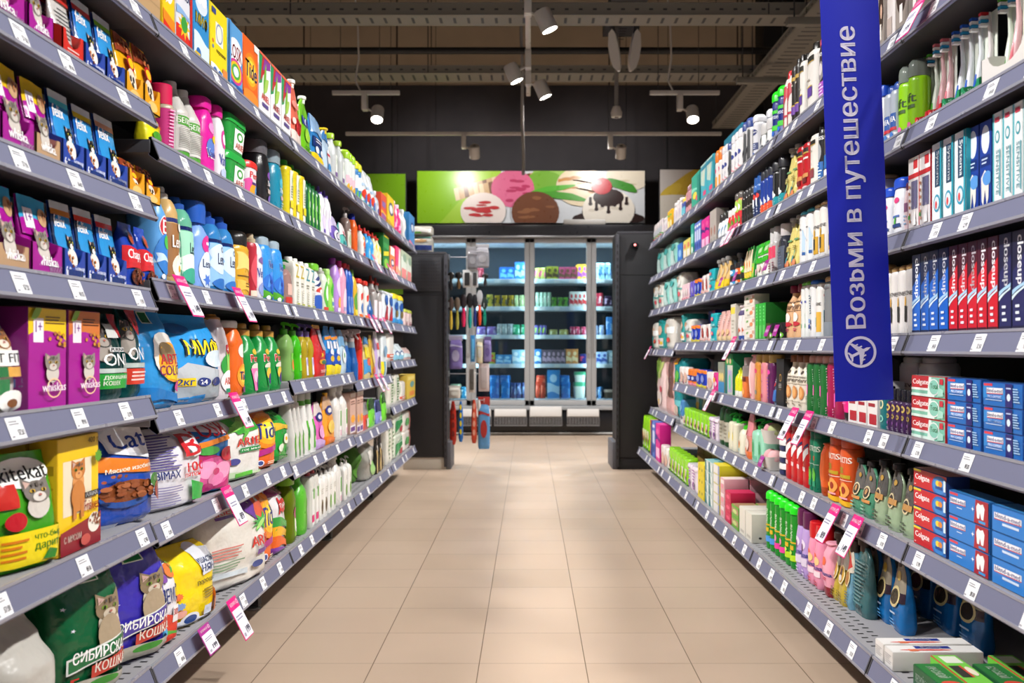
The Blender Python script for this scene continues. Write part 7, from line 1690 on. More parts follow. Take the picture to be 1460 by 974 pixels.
bx('lesnoyl', 'toothpaste_carton', 'toothpaste', 'lime and white toothpaste carton lying flat', .05, '6cc83c', [R(.1, .3, .6, .7, 'e8ecdc')], side='c03a34', top='7cd050', top_art=[R(.05, .2, .3, .9, 'e8ecdc'), R(.4, .1, .8, .5, '3a3c34'), R(.4, .5, .8, .6, 'd84a3c'), E(.6, .75, .16, .16, 'f0e8d0')])


# ================================================================== RIGHT SIDE: shelves and goods
RZ = dict(R1=1.641, R2=1.396, R3=1.161, R4=.921, R5=.684, R6=.438)
for k, nm in zip(RZ, ['top', 'sixth', 'fifth', 'fourth', 'third', 'second']):
    SHELF[k] = (1, RZ[k], .86, 'right ' + nm + ' shelf')
SHELF['R4e'] = (1, .885, .86, 'right fourth shelf, last bay')
SHELF['R6e'] = (1, .466, .86, 'right second shelf, last bay')
SHELF['R7'] = (1, .178, .776, 'right bottom shelf')
P_([
    # top shelf
    ('dyebox', 'R1', 1315, 1276, None, dict(h=.17, n=2)), ('whpump', 'R1', 1274, 1262, None, dict(h=.2)), ('dyebox', 'R1', 1261, 1252, None, dict(h=.16)), ('whpurp', 'R1', 1250, 1236, None, dict(h=.21, n=1)), ('syossp', 'R1', 1234, 1164, None, dict(h=.205, n=5)), ('elw', 'R1', 1163, 1146, None, dict(h=.225)), ('elw', 'R1', 1145, 1138, None, dict(h=.222)),
    ('elk', 'R1', 1137, 1127, 76, dict(n=2)), ('whred', 'R1', 1126, 1115, 92, dict(n=2)), ('gill', 'R1', 1114, 1098, 118, dict(n=2)), ('rollon', 'R1', 1097, 1081, 166, dict(n=2)), ('niveaw', 'R1', 1099, 1068, 150, dict(n=3, sb=.1)), ('niveaw', 'R1', 1080, 1069, 158, dict(n=1)), ('blkwht', 'R1', 1067, 1056, 165, dict(n=2)), ('rexona', 'R1', 1055, 1041, 180, dict(n=3)), ('blkwht', 'R1', 1040, 1036, 200),
    ('rexona', 'R1', 1035, 1028, 203, dict(n=2)), ('orgcap', 'R1', 1027, 1018, 207, dict(n=2)), ('bigteal', 'R1', 1058, 1032, 174, dict(sb=.2, d=.12)), ('tealbox', 'R1', 1017, 999, None, dict(n=2, h=.2)), ('tgreenbox', 'R1', 998, 986, None, dict(h=.19)), ('pinkst', 'R1', 985, 977, None, dict(h=.175, n=3)), ('yelst', 'R1', 976, 971, None, dict(h=.13, n=2)),
    ('palest', 'R1', 970, 959, None, dict(h=.15, n=3)), ('yelcard', 'R1', 958, 952, None, dict(h=.13, n=2)), ('palest', 'R1', 951, 945, None, dict(h=.12, n=2)), ('whpack', 'R1', 944, 932, None, dict(h=.13, n=4)),
    # sixth shelf
    ('tr_wh', 'R2', 1470, 1398, None, dict(h=.12)), ('tr_lb', 'R2', 1397, 1342, None, dict(h=.065, n=2)), ('tr_cg', 'R2', 1341, 1304, None, dict(h=.055, n=2)), ('tb_green', 'R2', 1470, 1410, None, dict(h=.215, n=4, sb=.06)), ('tb_red', 'R2', 1396, 1384, None, dict(h=.205, sb=.06)), ('tb_blue', 'R2', 1383, 1345, None, dict(h=.2, n=3, sb=.055)), ('tb_pink', 'R2', 1340, 1320, None, dict(h=.19, n=2, sb=.05)), ('tb_green', 'R2', 1319, 1306, None, dict(h=.185, n=2, sb=.06)),
    ('tb_pink', 'R2', 1470, 1420, None, dict(h=.21, n=3, sb=.03)),
    ('lift', 'R2', 1302, 1276, None, dict(h=.178, n=2)), ('lift2', 'R2', 1325, 1268, None, dict(h=.19, n=4, sb=.1)), ('nivbl', 'R2', 1275, 1258, None, dict(h=.155, n=2)),
    ('hns', 'R2', 1256, 1186, None, dict(h=.17, n=5)), ('syossw', 'R2', 1184, 1172, None, dict(h=.2)), ('syossb', 'R2', 1171, 1165, None, dict(h=.2)), ('loreal', 'R2', 1164, 1152, 176), ('lored', 'R2', 1151, 1134, 192, dict(n=2)), ('floral', 'R2', 1133, 1117, 196, dict(n=2)), ('tealfoam', 'R2', 1115, 1098, 212, dict(n=2)), ('orfoam', 'R2', 1097, 1082, 228, dict(n=3)), ('bluered', 'R2', 1081, 1072, 240, dict(n=2)),
    ('blkcan', 'R2', 1071, 1056, 262, dict(n=4)), ('grred', 'R2', 1055, 1046, 270, dict(n=2)), ('redgr', 'R2', 1045, 1036, 296, dict(n=2)), ('whiteblk', 'R2', 1035, 1022, 299, dict(n=3)), ('greybox', 'R2', 1021, 1012, 296, dict(n=2)), ('pinkpad', 'R2', 1011, 1000, 307, dict(n=2)), ('bluepad', 'R2', 999, 990, 313, dict(n=3)), ('tealpad', 'R2', 989, 985, 318), ('yelpad', 'R2', 984, 974, 338, dict(n=2)), ('bluetub', 'R2', 973, 966, 345),
    ('padbag', 'R2', 965, 936, 326, dict(n=3, sb=.06)),
    # fifth shelf
    ('sens', 'R3', 1475, 1415, None, dict(h=.21, n=4)), ('whiten', 'R3', 1414, 1379, None, dict(h=.195, n=2, sb=.045)), ('syst', 'R3', 1378, 1328, None, dict(h=.185, n=3)), ('redbrush', 'R3', 1327, 1295, None, dict(h=.175, n=2, d=.12)), ('pinksm', 'R3', 1294, 1286, None, dict(h=.125)), ('hns', 'R3', 1285, 1268, None, dict(h=.145)), ('hns', 'R3', 1267, 1254, None, dict(h=.132)),
    ('pant', 'R3', 1252, 1176, None, dict(h=.19, n=4)), ('pant', 'R3', 1175, 1157, None, dict(h=.19, n=2)), ('elsv', 'R3', 1156, 1137, 293, dict(n=2)), ('floral', 'R3', 1136, 1118, None, dict(n=2, h=.195)), ('mouthb', 'R3', 1117, 1105, 316), ('mouthp', 'R3', 1104, 1094, 322, dict(n=2)), ('grpack', 'R3', 1093, 1076, 342, dict(n=2)), ('grpack2', 'R3', 1075, 1071, 350), ('triang', 'R3', 1070, 1060, 350, dict(n=3)),
    ('grjar', 'R3', 1059, 1053, None, dict(h=.05, lev=2)), ('blkjar', 'R3', 1052, 1046, None, dict(h=.05, lev=2)), ('bljar', 'R3', 1045, 1038, None, dict(h=.05, lev=2)), ('yeljar', 'R3', 1036, 1018, 364, dict(n=3)), ('blujar', 'R3', 1054, 1037, 358, dict(n=2, sb=.12)), ('tealwipe', 'R3', 1017, 1010, None, dict(h=.06, lev=2)), ('whwipe', 'R3', 1009, 999, None, dict(h=.105, n=2)), ('bluwipe', 'R3', 998, 990, None, dict(h=.1, n=2)),
    ('purwipe', 'R3', 989, 982, None, dict(h=.1, n=2)), ('pnkwipe', 'R3', 981, 972, None, dict(h=.1, n=3)), ('padbagw', 'R3', 971, 964, None, dict(h=.2)), ('padbag', 'R3', 962, 945, None, dict(h=.225, n=2)), ('padbagw', 'R3', 944, 931, None, dict(h=.215, n=2)),
    # fourth shelf
    ('cu_n', 'R4', 1462, 1424, None, dict(h=.215, n=2)), ('cu_r', 'R4', 1423, 1353, None, dict(h=.205, n=5)), ('cu_b', 'R4', 1352, 1300, None, dict(h=.197, n=4)), ('pantk', 'R4', 1298, 1256, None, dict(h=.17, n=4)),
    ('clearbal', 'R4', 1254, 1170, None, dict(h=.195, n=5)), ('whitegold', 'R4', 1169, 1161, 403), ('whiteblue', 'R4', 1160, 1152, 396), ('whitegr', 'R4', 1151, 1140, 399, dict(n=2)), ('therapy', 'R4', 1139, 1118, 391, dict(n=2)), ('blkjaro', 'R4', 1116, 1094, None, dict(n=3, h=.062)), ('blkjarb', 'R4', 1117, 1106, None, dict(h=.075, sb=.11, lev=2)), ('greenbx', 'R4', 1092, 1077, 431, dict(n=3)),
    ('foodbx', 'R4', 1076, 1061, None, dict(h=.0485, lev=4)), ('tubewh', 'R4', 1060, 1050, 434, dict(n=2)), ('yelwhbx', 'R4', 1049, 1042, 433), ('pinkpou', 'R4', 1041, 1021, 441, dict(n=3)), ('tealwipe', 'R4', 1020, 1012, None, dict(h=.07, lev=2)), ('whwipe', 'R4', 1011, 997, 462, dict(n=2)), ('bluwipe', 'R4', 996, 985, 463, dict(n=2)), ('padbagw', 'R4', 984, 975, 455), ('purbox', 'R4', 1020, 1010, 442, dict(sb=.14)),
    ('babypk', 'R4', 974, 970, 447), ('babypkw', 'R4e', 958, 946, 452), ('babypk', 'R4e', 945, 937, 454), ('babypkw', 'R4e', 936, 929, 460),
    # third shelf
    ('blend', 'R5', 1530, 1401, None, dict(h=.0465, lev=3, d=.05, n=2)), ('blend', 'R5', 1400, 1350, None, dict(h=.0475, lev=3)), ('colgt', 'R5', 1349, 1299, None, dict(h=.0475, lev=3)), ('pursm', 'R5', 1298, 1262, None, dict(h=.105, n=5)), ('tealsm', 'R5', 1261, 1252, None, dict(h=.11)), ('whredbx', 'R5', 1251, 1209, None, dict(h=.12, n=3)), ('elseve', 'R5', 1330, 1275, None, dict(h=.2, sb=.2, n=2)),
    ('hotpink', 'R5', 1208, 1197, None, dict(h=.15)), ('magbot', 'R5', 1196, 1176, None, dict(h=.2, n=2)), ('grnbot', 'R5', 1175, 1147, None, dict(h=.2, n=3)), ('coco', 'R5', 1146, 1119, None, dict(n=3, h=.2)), ('blackbx', 'R5', 1118, 1107, 512), ('silbl', 'R5', 1106, 1102, 525), ('purgold', 'R5', 1101, 1092, 503), ('pnkgold', 'R5', 1091, 1083, 502), ('orggold', 'R5', 1082, 1074, 503), ('pinktub', 'R5', 1073, 1064, 506), ('orgbot', 'R5', 1063, 1056, 510),
    ('yelcone', 'R5', 1055, 1046, 525, dict(n=2)), ('greentop', 'R5', 1045, 1034, 503), ('cleargift', 'R5', 1033, 1024, 517), ('pinkwp', 'R5', 1023, 1016, 532), ('whtwp', 'R5', 1015, 1006, 531), ('bluwipe', 'R5', 1005, 992, 528, dict(n=2)), ('orgwp', 'R5', 991, 980, 527, dict(n=2)), ('whtwp', 'R5', 979, 968, 524, dict(n=2)), ('tealbig', 'R6e', 970, 959, 508, dict(sb=.04)),
    ('pinkbr', 'R6e', 958, 947, 510), ('floralpk', 'R6e', 946, 935, 508),
    # second shelf
    ('blendw', 'R6', 1500, 1413, None, dict(h=.05, lev=3)), ('blendr', 'R6', 1412, 1352, None, dict(h=.05, lev=3)), ('colgr', 'R6', 1351, 1302, None, dict(h=.0435, lev=4)), ('oilpouch2', 'R6', 1300, 1240, None, dict(h=.165, n=3, gap=.2)), ('oilpouch', 'R6', 1239, 1211, 660, dict(n=2)), ('fructor', 'R6', 1209, 1177, 625, dict(n=2)), ('orgtube', 'R6', 1176, 1164, 634), ('fructgr', 'R6', 1163, 1152, None, dict(h=.19, n=2)), ('oldsp', 'R6', 1151, 1118, None, dict(h=.195, n=4)),
    ('navyjar', 'R6', 1117, 1107, None, dict(h=.042, lev=3)), ('mintpump', 'R6', 1088, 1070, 601, dict(n=2)), ('pinkleaf', 'R6', 1069, 1061, 590), ('milkpump', 'R6', 1060, 1049, 602), ('milkpump2', 'R6', 1048, 1037, 591, dict(n=2)), ('greenglass', 'R6', 1036, 1023, 578, dict(n=2)), ('purpk', 'R6', 1022, 1011, 598, dict(n=2)), ('grnwp', 'R6', 1010, 974, None, dict(n=7, h=.11)), ('babyyl', 'R6', 1000, 990, None, dict(sb=.115, h=.2)), ('babybl', 'R6', 973, 969, 570),
    # bottom shelf
    ('agblue', 'R7', 1285, 1228, None, dict(h=.2, n=3, sb=.14, gap=.2)), ('agblue', 'R7', 1400, 1290, None, dict(h=.2, n=3, sb=.26, gap=.25)), ('agteal', 'R7', 1232, 1211, None, dict(h=.205, sb=.1)), ('agred', 'R7', 1210, 1203, None, dict(h=.19, sb=.09)), ('agolden', 'R7', 1202, 1182, None, dict(h=.19, n=2, sb=.085)),
    ('pnkinv', 'R7', 1181, 1168, 778, dict(sb=.07)), ('pnkbal', 'R7', 1167, 1149, 752, dict(n=2, sb=.07)), ('lilbal', 'R7', 1148, 1132, 730, dict(n=2, sb=.07)), ('frgreen', 'R7', 1131, 1117, 712, dict(n=2, sb=.07)), ('frpink', 'R7', 1116, 1102, 700, dict(n=2, sb=.07)), ('frblue', 'R7', 1101, 1090, 686, dict(n=2, sb=.07)),
    ('whitebx', 'R7', 1072, 1054, None, dict(h=.105, n=2, sb=.035, d=.15)), ('soapgr', 'R7', 1053, 1043, None, dict(h=.045, lev=2, rows=2)), ('soapred', 'R7', 1042, 1034, None, dict(h=.042, lev=3)), ('soapred', 'R7', 1060, 1048, None, dict(h=.05, lev=2, sb=.16)), ('soappk', 'R7', 1033, 1027, None, dict(h=.055, lev=3, rows=2)), ('soapwh', 'R7', 1026, 1017, None, dict(h=.042, lev=5, rows=2)), ('soapteal', 'R7', 1016, 1005, None, dict(h=.05, lev=4, n=2)),
    ('soapyel', 'R7', 1004, 995, None, dict(h=.055, lev=3)), ('soapgold', 'R7', 1025, 994, None, dict(h=.06, lev=5, n=3, sb=.18)), ('purpk', 'R7', 993, 981, 668, dict(n=2)), ('grnwp', 'R7', 980, 953, None, dict(n=6, h=.14)), ('whtwp', 'R7', 951, 942, 640, dict(n=2)), ('pinkpad', 'R7', 941, 935, None, dict(h=.25)), ('bluepad', 'R7', 934, 930, None, dict(h=.26)), ('colgr', 'R7', 929, 927, None, dict(h=.25)), ('grnwp', 'R7', 925, 916, None, dict(n=3, h=.24)),
])
# flat toothpaste cartons at the near end of the bottom shelf
for key, y, x, lv, wd in [('lacalut', 2.31, .80, 1, .05), ('lacalut', 2.25, .80, 1, .05), ('lesnoy', 2.05, .815, 1, .19), ('lesnoyl', 2.11, .875, 1, .19), ('lesnoy', 2.05, .94, 1, .19), ('lesnoyl', 2.11, 1.0, 1, .19)]:
    for l in range(lv):
        o = DES[key]['fn'](wd if key != 'lacalut' else .052, .055 if key != 'lacalut' else .2, .042)
        note_kids(o)
        o.location = (x, y, .1785 + l * .0425)
        o.rotation_euler = (0, 0, -math.pi / 2)
        o['category'] = 'toothpaste'
        REG.append((o, DES[key]['desc'] + (' by the aisle' if x < .85 else ' further back' if x < .9 else ' deep on the shelf'), 'right bottom shelf', y, 0, l))
# bath bombs in white bowls
SHELF_Z = RZ['R6']
for l in range(2):
    z = SHELF_Z + .001 + l * .098
    b = MB()
    b.rings([sell(.05, .045, 4, 0, z), sell(.062, .055, 4, 0, z + .05), sell(.059, .052, 4, 0, z + .05), sell(.048, .043, 4, 0, z + .004)], mat('d2cec8', 'c'))
    yb = 3.77
    o = b.build('gift_bowl', None, (.93, yb, 0))
    o['category'] = 'bowl'
    REG.append((o, 'white square bowl of bath bombs', SHELF['R6'][3], yb, 0, l))
    for k, (dx, dy, c, nm) in enumerate([(-.022, .02, 'c88c94' if l else 'd8a0a4', 'dusty pink'), (-.018, -.026, 'a9b27c' if l else 'e0aeb0', 'sage green' if l else 'pale pink')]):
        b = MB()
        pr = [(.029 * math.sin(math.pi * i / 10) + .0003, .03 - .029 * math.cos(math.pi * i / 10)) for i in range(11)]
        b.lathe(pr, mat(c, 'd'))
        o = b.build('bath_bomb', None, (.93 + dx, yb + dy, z + .006 + .01))
        tag(o, '%s bath bomb ball in the %s white bowl, right second shelf' % (nm, 'upper' if l else 'lower'), 'bath bomb', 'bath bombs in the white bowls')


# ================================================================== END DISPLAY UNITS
PEG = mat('2a292e', 'm')


def end_unit(sd, x0, x1, y0, y1, ztop, label):
    """x0: aisle-side face; x1: outer edge"""
    o = empty('end_display_unit', (0, 0, 0))
    tag(o, label, 'display unit')
    lo, hi = min(x0, x1), max(x0, x1)
    b = MB()
    b.box(lo, y0, .09, hi, y0 + .022, ztop, mat('19181d', 'm'), .002)
    b.box(lo, y0 - .001, ztop - .3, hi, y0, ztop - .296, BLACK)
    b.build('side_panel', o)
    if sd < 0:
        k = MB()
        k.box(lo + .01, y0 - .006, ztop - .27, hi - .03, y0 - .001, ztop - .02, PEG, .001)
        for i in range(14):
            for j in range(9):
                k.lathe([(.0035, y0 - .0068), (.0001, y0 - .0069)], BLACK, lo + .03 + i * .018, ztop - .25 + j * .025, 6, 'y')
        k.build('perforated_panel', o)
    u = MB()
    ex = x0 + (.0 if sd < 0 else -.0)
    u.box(ex - .012, y0 - .012, .02, ex + .012, y0 + .03, ztop, mat('34333a', 'm'), .002)
    for i in range(int((ztop - .1) / .05)):
        u.box(ex - .004, y0 - .0135, .08 + i * .05, ex + .004, y0 - .0122, .105 + i * .05, BLACK)
    u.build('slotted_upright', o)
    c = MB()
    c.box(min(ex, ex - sd * .035), y0 + .02, .0, max(ex, ex - sd * .035), y1, .2, mat('5a595f', 'm'), .003)
    c.box(min(ex, ex + sd * .02), y0 + .02, .2, max(ex, ex + sd * .02), y1, ztop, BLACK)
    c.build('aisle_face', o)
    f = MB()
    f.box(lo, y0 + .01, .0, hi, y0 + .03, .09, mat('c8bfb2' if sd < 0 else '1a191d', 'm'), .002)
    f.build('kick_plate', o)
    t = MB()
    t.box(lo, y0, ztop, hi, y1, ztop + .02, mat('3a393f', 'm'), .002)
    t.build('top_board', o)
    return o


end_unit(-1, -.615, -.93, 7.42, 7.78, 1.58, 'dark end unit with pegboard patch and slotted upright by hanging brushes')
end_unit(1, .645, .96, 7.42, 7.86, 1.73, 'dark end unit with plain side panel beside the nappies')
b = MB()
b.box(.745, 7.39, 1.63, .80, 7.42, 1.665, mat('141316', 'p'), .004)
e = b.build('alarm_sensor')
b = MB()
b.lathe([(.008, 7.389), (.0001, 7.386)], glow('red_led', (1, .05, .05), 4), .772, 1.648, 10, 'y')
b.build('led', e)
tag(e, 'small dark sensor with a red light on the right end panel', 'sensor')
# litter bags on the end unit
for i, (x, l) in enumerate([(-.80, 0), (-.80, 1)]):
    d = bag('pet_litter_bag', .17, .16, .13 if l == 0 else .07, 'full', 'cbc6bc', [R(.05, .12, .95, .4, '2f3f7c'), E(.45, .66, .3, .1, 'a8845c'), R(.1, .82, .9, .92, '5a9a8c')] if l == 0 else [wave(.2, .7, 'e0dcd4', .08), R(.1, .1, .5, .3, '6aa84c')], [], 'q', None, 110 + i, .008)
    d.location = (-.80, 7.45, 1.601 + .131 * l)
    tag(d, ['clear litter bag with a blue band, on top of the left end unit', 'crumpled pale bag lying on the litter bag, left end unit'][l], 'litter bag')

# hanging goods on hooks
HK = mat('b9bcc2', 's')


def hook(y, z, L=.26):
    b = MB()
    b.tube([(-.61, y, z), (-.61 + L, y, z), (-.61 + L + .012, y, z + .012)], .0035, HK, 6)
    b.box(-.61 + L + .006, y - .014, z - .018, -.61 + L + .0085, y + .014, z + .014, mat('d8d8dc', 'l'))
    b.box(-.614, y - .02, z - .02, -.604, y + .02, z + .02, HK)
    o = b.build('display_hook')
    tag(o, 'chrome display hook, %s, on the left end unit' % (['lowest', 'second from below', 'third from below', 'fourth from below', 'fifth from below', 'topmost'][hook.i]), 'hook', 'chrome hooks of the end unit')
    hook.i += 1


hook.i = 0
HY = 7.62
ZS = [.50, .70, .98, 1.22, 1.42, 1.58]
for z in ZS:
    hook(HY, z)


def hpx(px):
    return (px - CX) * HY / F


def hz(py):
    return H + (CY - py) * HY / F


def hang(name, label, cat_, px, ytop, ybot, w, shape, c, c2='ddd', n=1):
    x, zt, zb = hpx(px), hz(ytop), hz(ybot)
    hh = zt - zb
    o = empty(name, (x, HY, zt), 0)
    b = MB()
    if shape == 'brush':
        b.rings([sell(w * .16, .008, 2, 0, -hh), sell(w * .28, .012, 2, 0, -hh * .8), sell(w * .18, .009, 2, 0, -hh * .5), sell(w * .16, .008, 2, 0, -hh * .42)], mat(c))
        b.build('handle', o)
        k = MB()
        k.rings([sell(w * .16, .008, 2, 0, -hh * .42), sell(w * .45, .014, 2, 0, -hh * .3), sell(w * .46, .014, 2, 0, -hh * .12), sell(w * .2, .008, 2, 0, 0)], mat(c2))
        k.build('brush_head', o)
    elif shape == 'scoop':
        b.rings([sell(w * .3, .006, 2, 0, -hh), sell(w * .5, .012, 2.4, 0, -hh * .9), sell(w * .5, .012, 2.4, 0, -hh * .5), sell(w * .42, .01, 2, 0, -hh * .2), sell(w * .2, .006, 2, 0, 0)], mat(c))
        art(b, [E(.5, .25 + .2 * i, .24, .07, c2) for i in range(4)], lambda u, v, o_: ((u - .5) * w, -.0125 - o_, -hh + v * hh), 'p')
        b.build('printed_body', o)
    elif shape == 'pack':
        p = bag('pack_body', w, .05, hh * .86, 'full', c, [E(.5, .45, .28, .2, c2), wave(.75, .82, c2, .03)], [], 'f', None, int(px), .006)
        p.parent = o
        p.location = (0, -.025, -hh)
        k = MB()
        k.box(-w * .5, -.002, -hh * .17, w * .5, .002, 0, mat(c2, 'c'), .001)
        k.build('header_card', o)
    else:
        b.box(-w / 2, -.004, -hh, w / 2, .004, 0, mat(c, 'c'), .002)
        b.box(-w * .3, -.016, -hh * .9, w * .3, -.004, -hh * .15, mat(c2, 'p'), .004)
        b.build('carded_blister', o)
    tag(o, label, cat_, 'goods hanging on the end unit hooks')


hang('spatula', 'red spatula with dark spots, far left on lowest hook', 'spatula', 646, 572, 634, .05, 'scoop', 'b82c1c', '7a1c14')
hang('sponge_card', 'blue sponge card with yellow dots, lowest hook', 'sponge', 657, 572, 630, .035, 'scoop', '1f6ab8', 'e8d020')
hang('spatula', 'orange red spatula with pale bands, middle of lowest hook', 'spatula', 676, 570, 632, .042, 'scoop', 'd0482c', 'e8a088')
hang('lint_brush', 'grey and white lint brush, lowest hook', 'brush', 683, 570, 625, .03, 'brush', 'b8b4b4', 'd8d4d2')
hang('cleaning_cloth', 'light blue cloth pack with red header, lowest hook', 'cloth', 690, 566, 640, .09, 'pack', '5a94c8', 'a8302c')
hang('carded_comb', 'white and grey carded comb, second hook', 'comb', 673, 520, 560, .05, 'card', 'd0ccc8', '5a5450')
hang('carded_comb', 'pale pink carded comb, second hook near its tip', 'comb', 690, 518, 558, .08, 'card', 'd8c8c8', 'b4a8a8')
hang('bath_sponge', 'off-white bath sponge hanging at the second hook base', 'sponge', 648, 550, 568, .09, 'pack', 'c8c0b8', 'd8d4cc')
hang('bath_sponge', 'lavender net bath sponge, third hook', 'sponge', 650, 478, 526, .1, 'pack', '7a6aa8', 'a8a0c0')
hang('back_brush', 'blue back brush, third hook', 'brush', 674, 478, 516, .035, 'card', '3a8ac8', '60b0e0')
hang('bath_mitt', 'cream bath mitt, third hook', 'mitt', 684, 482, 518, .05, 'pack', 'd8ceb0', 'c8c8c0')
hang('bath_mitt', 'lilac bath mitt, third hook tip', 'mitt', 695, 480, 516, .06, 'pack', '8478b0', '6a5a94')
hang('hair_brush', 'yellow patterned hair brush, fourth hook', 'hair brush', 643, 424, 470, .05, 'brush', 'c8a83c', '4a3a34')
hang('hair_brush', 'olive hair brush with light spots, fourth hook', 'hair brush', 652, 424, 470, .05, 'brush', 'a8a044', '6a5a4c')
hang('hair_brush', 'pink hair brush, fourth hook', 'hair brush', 661, 420, 466, .06, 'brush', 'd8285c', '2a2024')
hang('hair_brush', 'black and teal hair brush, fourth hook', 'hair brush', 670, 418, 468, .06, 'brush', '1c9a94', '1a1a1e')
hang('hair_brush', 'dark blue hair brush, fourth hook', 'hair brush', 677, 420, 466, .05, 'brush', '20347c', '1a1a20')
hang('hair_brush', 'orange hair brush with grey head, fourth hook', 'hair brush', 684, 414, 464, .05, 'brush', 'e2512c', 'a8a8ac')
hang('hair_brush', 'green hair brush, fourth hook tip', 'hair brush', 691, 424, 464, .05, 'brush', '14806a', '1a2a28')
hang('round_brush', 'dark brown round brush, fifth hook', 'hair brush', 643, 388, 414, .055, 'brush', '2a2420', '1c1814')
hang('round_brush', 'black and tan round brush, fifth hook', 'hair brush', 654, 388, 412, .06, 'brush', '6a5030', '1a1614')
hang('carded_clip', 'white carded hair clip, fifth hook', 'hair clip', 666, 385, 410, .065, 'card', 'd8d8d8', '2a2a2c')
hang('carded_clip', 'white carded hair clip with black band, fifth hook', 'hair clip', 677, 385, 410, .05, 'card', 'ccccce', '3a3a3c')
hang('round_brush', 'small black round brush, fifth hook tip', 'hair brush', 692, 390, 408, .05, 'brush', '2a2424', '161414')
hang('foil_pouch', 'silver grey foil pouch, topmost hook', 'pouch', 674, 352, 384, .08, 'pack', '77757a', '8a888c')
hang('foil_pouch', 'pale silver foil pouch, topmost hook tip', 'pouch', 688, 348, 382, .1, 'pack', '8e8c92', 'a09ea2')

# ================================================================== FREEZER
FY = 10.4
fz = empty('upright_freezer', (0, FY, 0))
tag(fz, 'four-door glass upright freezer full of frozen food under the ice cream poster', 'freezer')
ALU = mat('a9aaac', 'm')
DKG = mat('26262b', 'p')
WHITE = mat('dfe4ea', 'p')


def fpart(b, name, parent=None):
    o = b.build(name, parent or fz)
    if not parent:
        o.location = (0, -FY, 0)
    return o


X0, X1 = -1.24, 1.28
FD = .78
b = MB()
b.box(X0, FY + FD - .04, .1, X1, FY + FD, 2.05, mat('0c1c2a', 'm'))
b.box(X0, FY + .03, .1, X0 + .04, FY + FD, 2.05, WHITE)
b.box(X1 - .04, FY + .03, .1, X1, FY + FD, 2.05, WHITE)
b.box(X0, FY + .03, 2.0, X1, FY + FD, 2.05, WHITE)
b.box(X0, FY + .03, .26, X1, FY + FD, .31, WHITE)
fpart(b, 'cabinet')
b = MB()
b.box(X0 - .02, FY - .06, 2.03, X1 + .02, FY + FD, 2.16, mat('3a3a40', 'p'), .01)
b.box(X0 - .02, FY - .065, 2.025, X1 + .02, FY + .0, 2.045, mat('c8c8cc', 's'), .003)
fpart(b, 'canopy')
b = MB()
b.box(.2 + .15, FY - .05, 2.16, .78, FY + .1, 2.215, mat('c8c6c4', 'm'), .01)
fpart(b, 'control_box')
b = MB()
b.box(X0, FY - .02, .02, X1, FY + .3, .26, mat('1a1a1e', 'p'), .004)
fpart(b, 'kick_panel')
b = MB()
b.box(X0, FY - .045, .26, X1, FY + .03, .3, ALU, .004)
b.box(X0, FY - .05, .012, X1, FY - .03, .03, mat('c8c8c8', 'm'), .004)
fpart(b, 'bumper_rail')
JO = [-1.215, -.60, .0, .635, 1.255]
GL = glass_mat('freezer_glass', (.82, .93, .95))
for i in range(4):
    a, c = JO[i] + .0015, JO[i + 1] - .0015
    d = MB()
    for x0, x1 in ((a, a + .05), (c - .05, c)):
        d.box(x0, FY - .03, .305, x1, FY + .015, 2.02, ALU, .004)
    d.box(a, FY - .03, 1.975, c, FY + .015, 2.02, ALU, .004)
    d.box(a, FY - .03, .305, c, FY + .015, .36, ALU, .004)
    dr = fpart(d, 'door')
    g = MB()
    g.box(a + .045, FY - .008, .35, c - .045, FY - .002, 1.98, GL)
    g.build('glass_pane', dr)
    hd = MB()
    hx = c - .03 if i % 2 == 0 else a + .03
    hd.tube([(hx, FY - .03, .8), (hx, FY - .06, .84), (hx, FY - .06, 1.36), (hx, FY - .03, 1.4)], .009, ALU, 8)
    hd.build('door_handle', dr)
b = MB()
for x in JO:
    b.box(x - .045, FY + .0155, .31, x + .045, FY + .032, 2.0, DKG)
fpart(b, 'mullions')
led = glow('freezer_led', (.78, .92, 1), 26)
for x in JO:
    b = MB()
    b.box(x - .012, FY + .035, .4, x + .012, FY + .05, 1.95, led)
    fpart(b, 'led_strip')
for k in range(4):
    for j in range(1):
        xc = (JO[k] + JO[k + 1]) / 2
        l = bpy.data.lights.new('freezer_tube', 'AREA')
        l.shape = 'RECTANGLE'
        l.size, l.size_y = .5, .05
        l.energy = FREEZER_W
        l.color = (.8, .93, 1)
        lo_ = bpy.data.objects.new('freezer_tube', l)
        COL.objects.link(lo_)
        lo_.location = (xc, FY + .07, 1.97 if j == 0 else 1.02)
        lo_.rotation_euler = (math.radians(12), 0, 0)
FS = [.36, .72, 1.02, 1.315, 1.60]
for z in FS:
    s = MB()
    s.box(X0 + .04, FY + .1, z - .025, X1 - .04, FY + FD - .05, z - .003, WHITE, .002)
    so = fpart(s, 'wire_shelf')
    r = MB()
    r.box(X0 + .04, FY + .085, z - .03, X1 - .04, FY + .1, z + .012, mat('d4e4f0', 'p'), .002)
    for i in range(16):
        xx = X0 + .1 + i * .155
        r.box(xx, FY + .083, z - .026, xx + .06, FY + .085, z + .008, mat('f0f2f4', 'l'))
    r.build('price_rail', so)
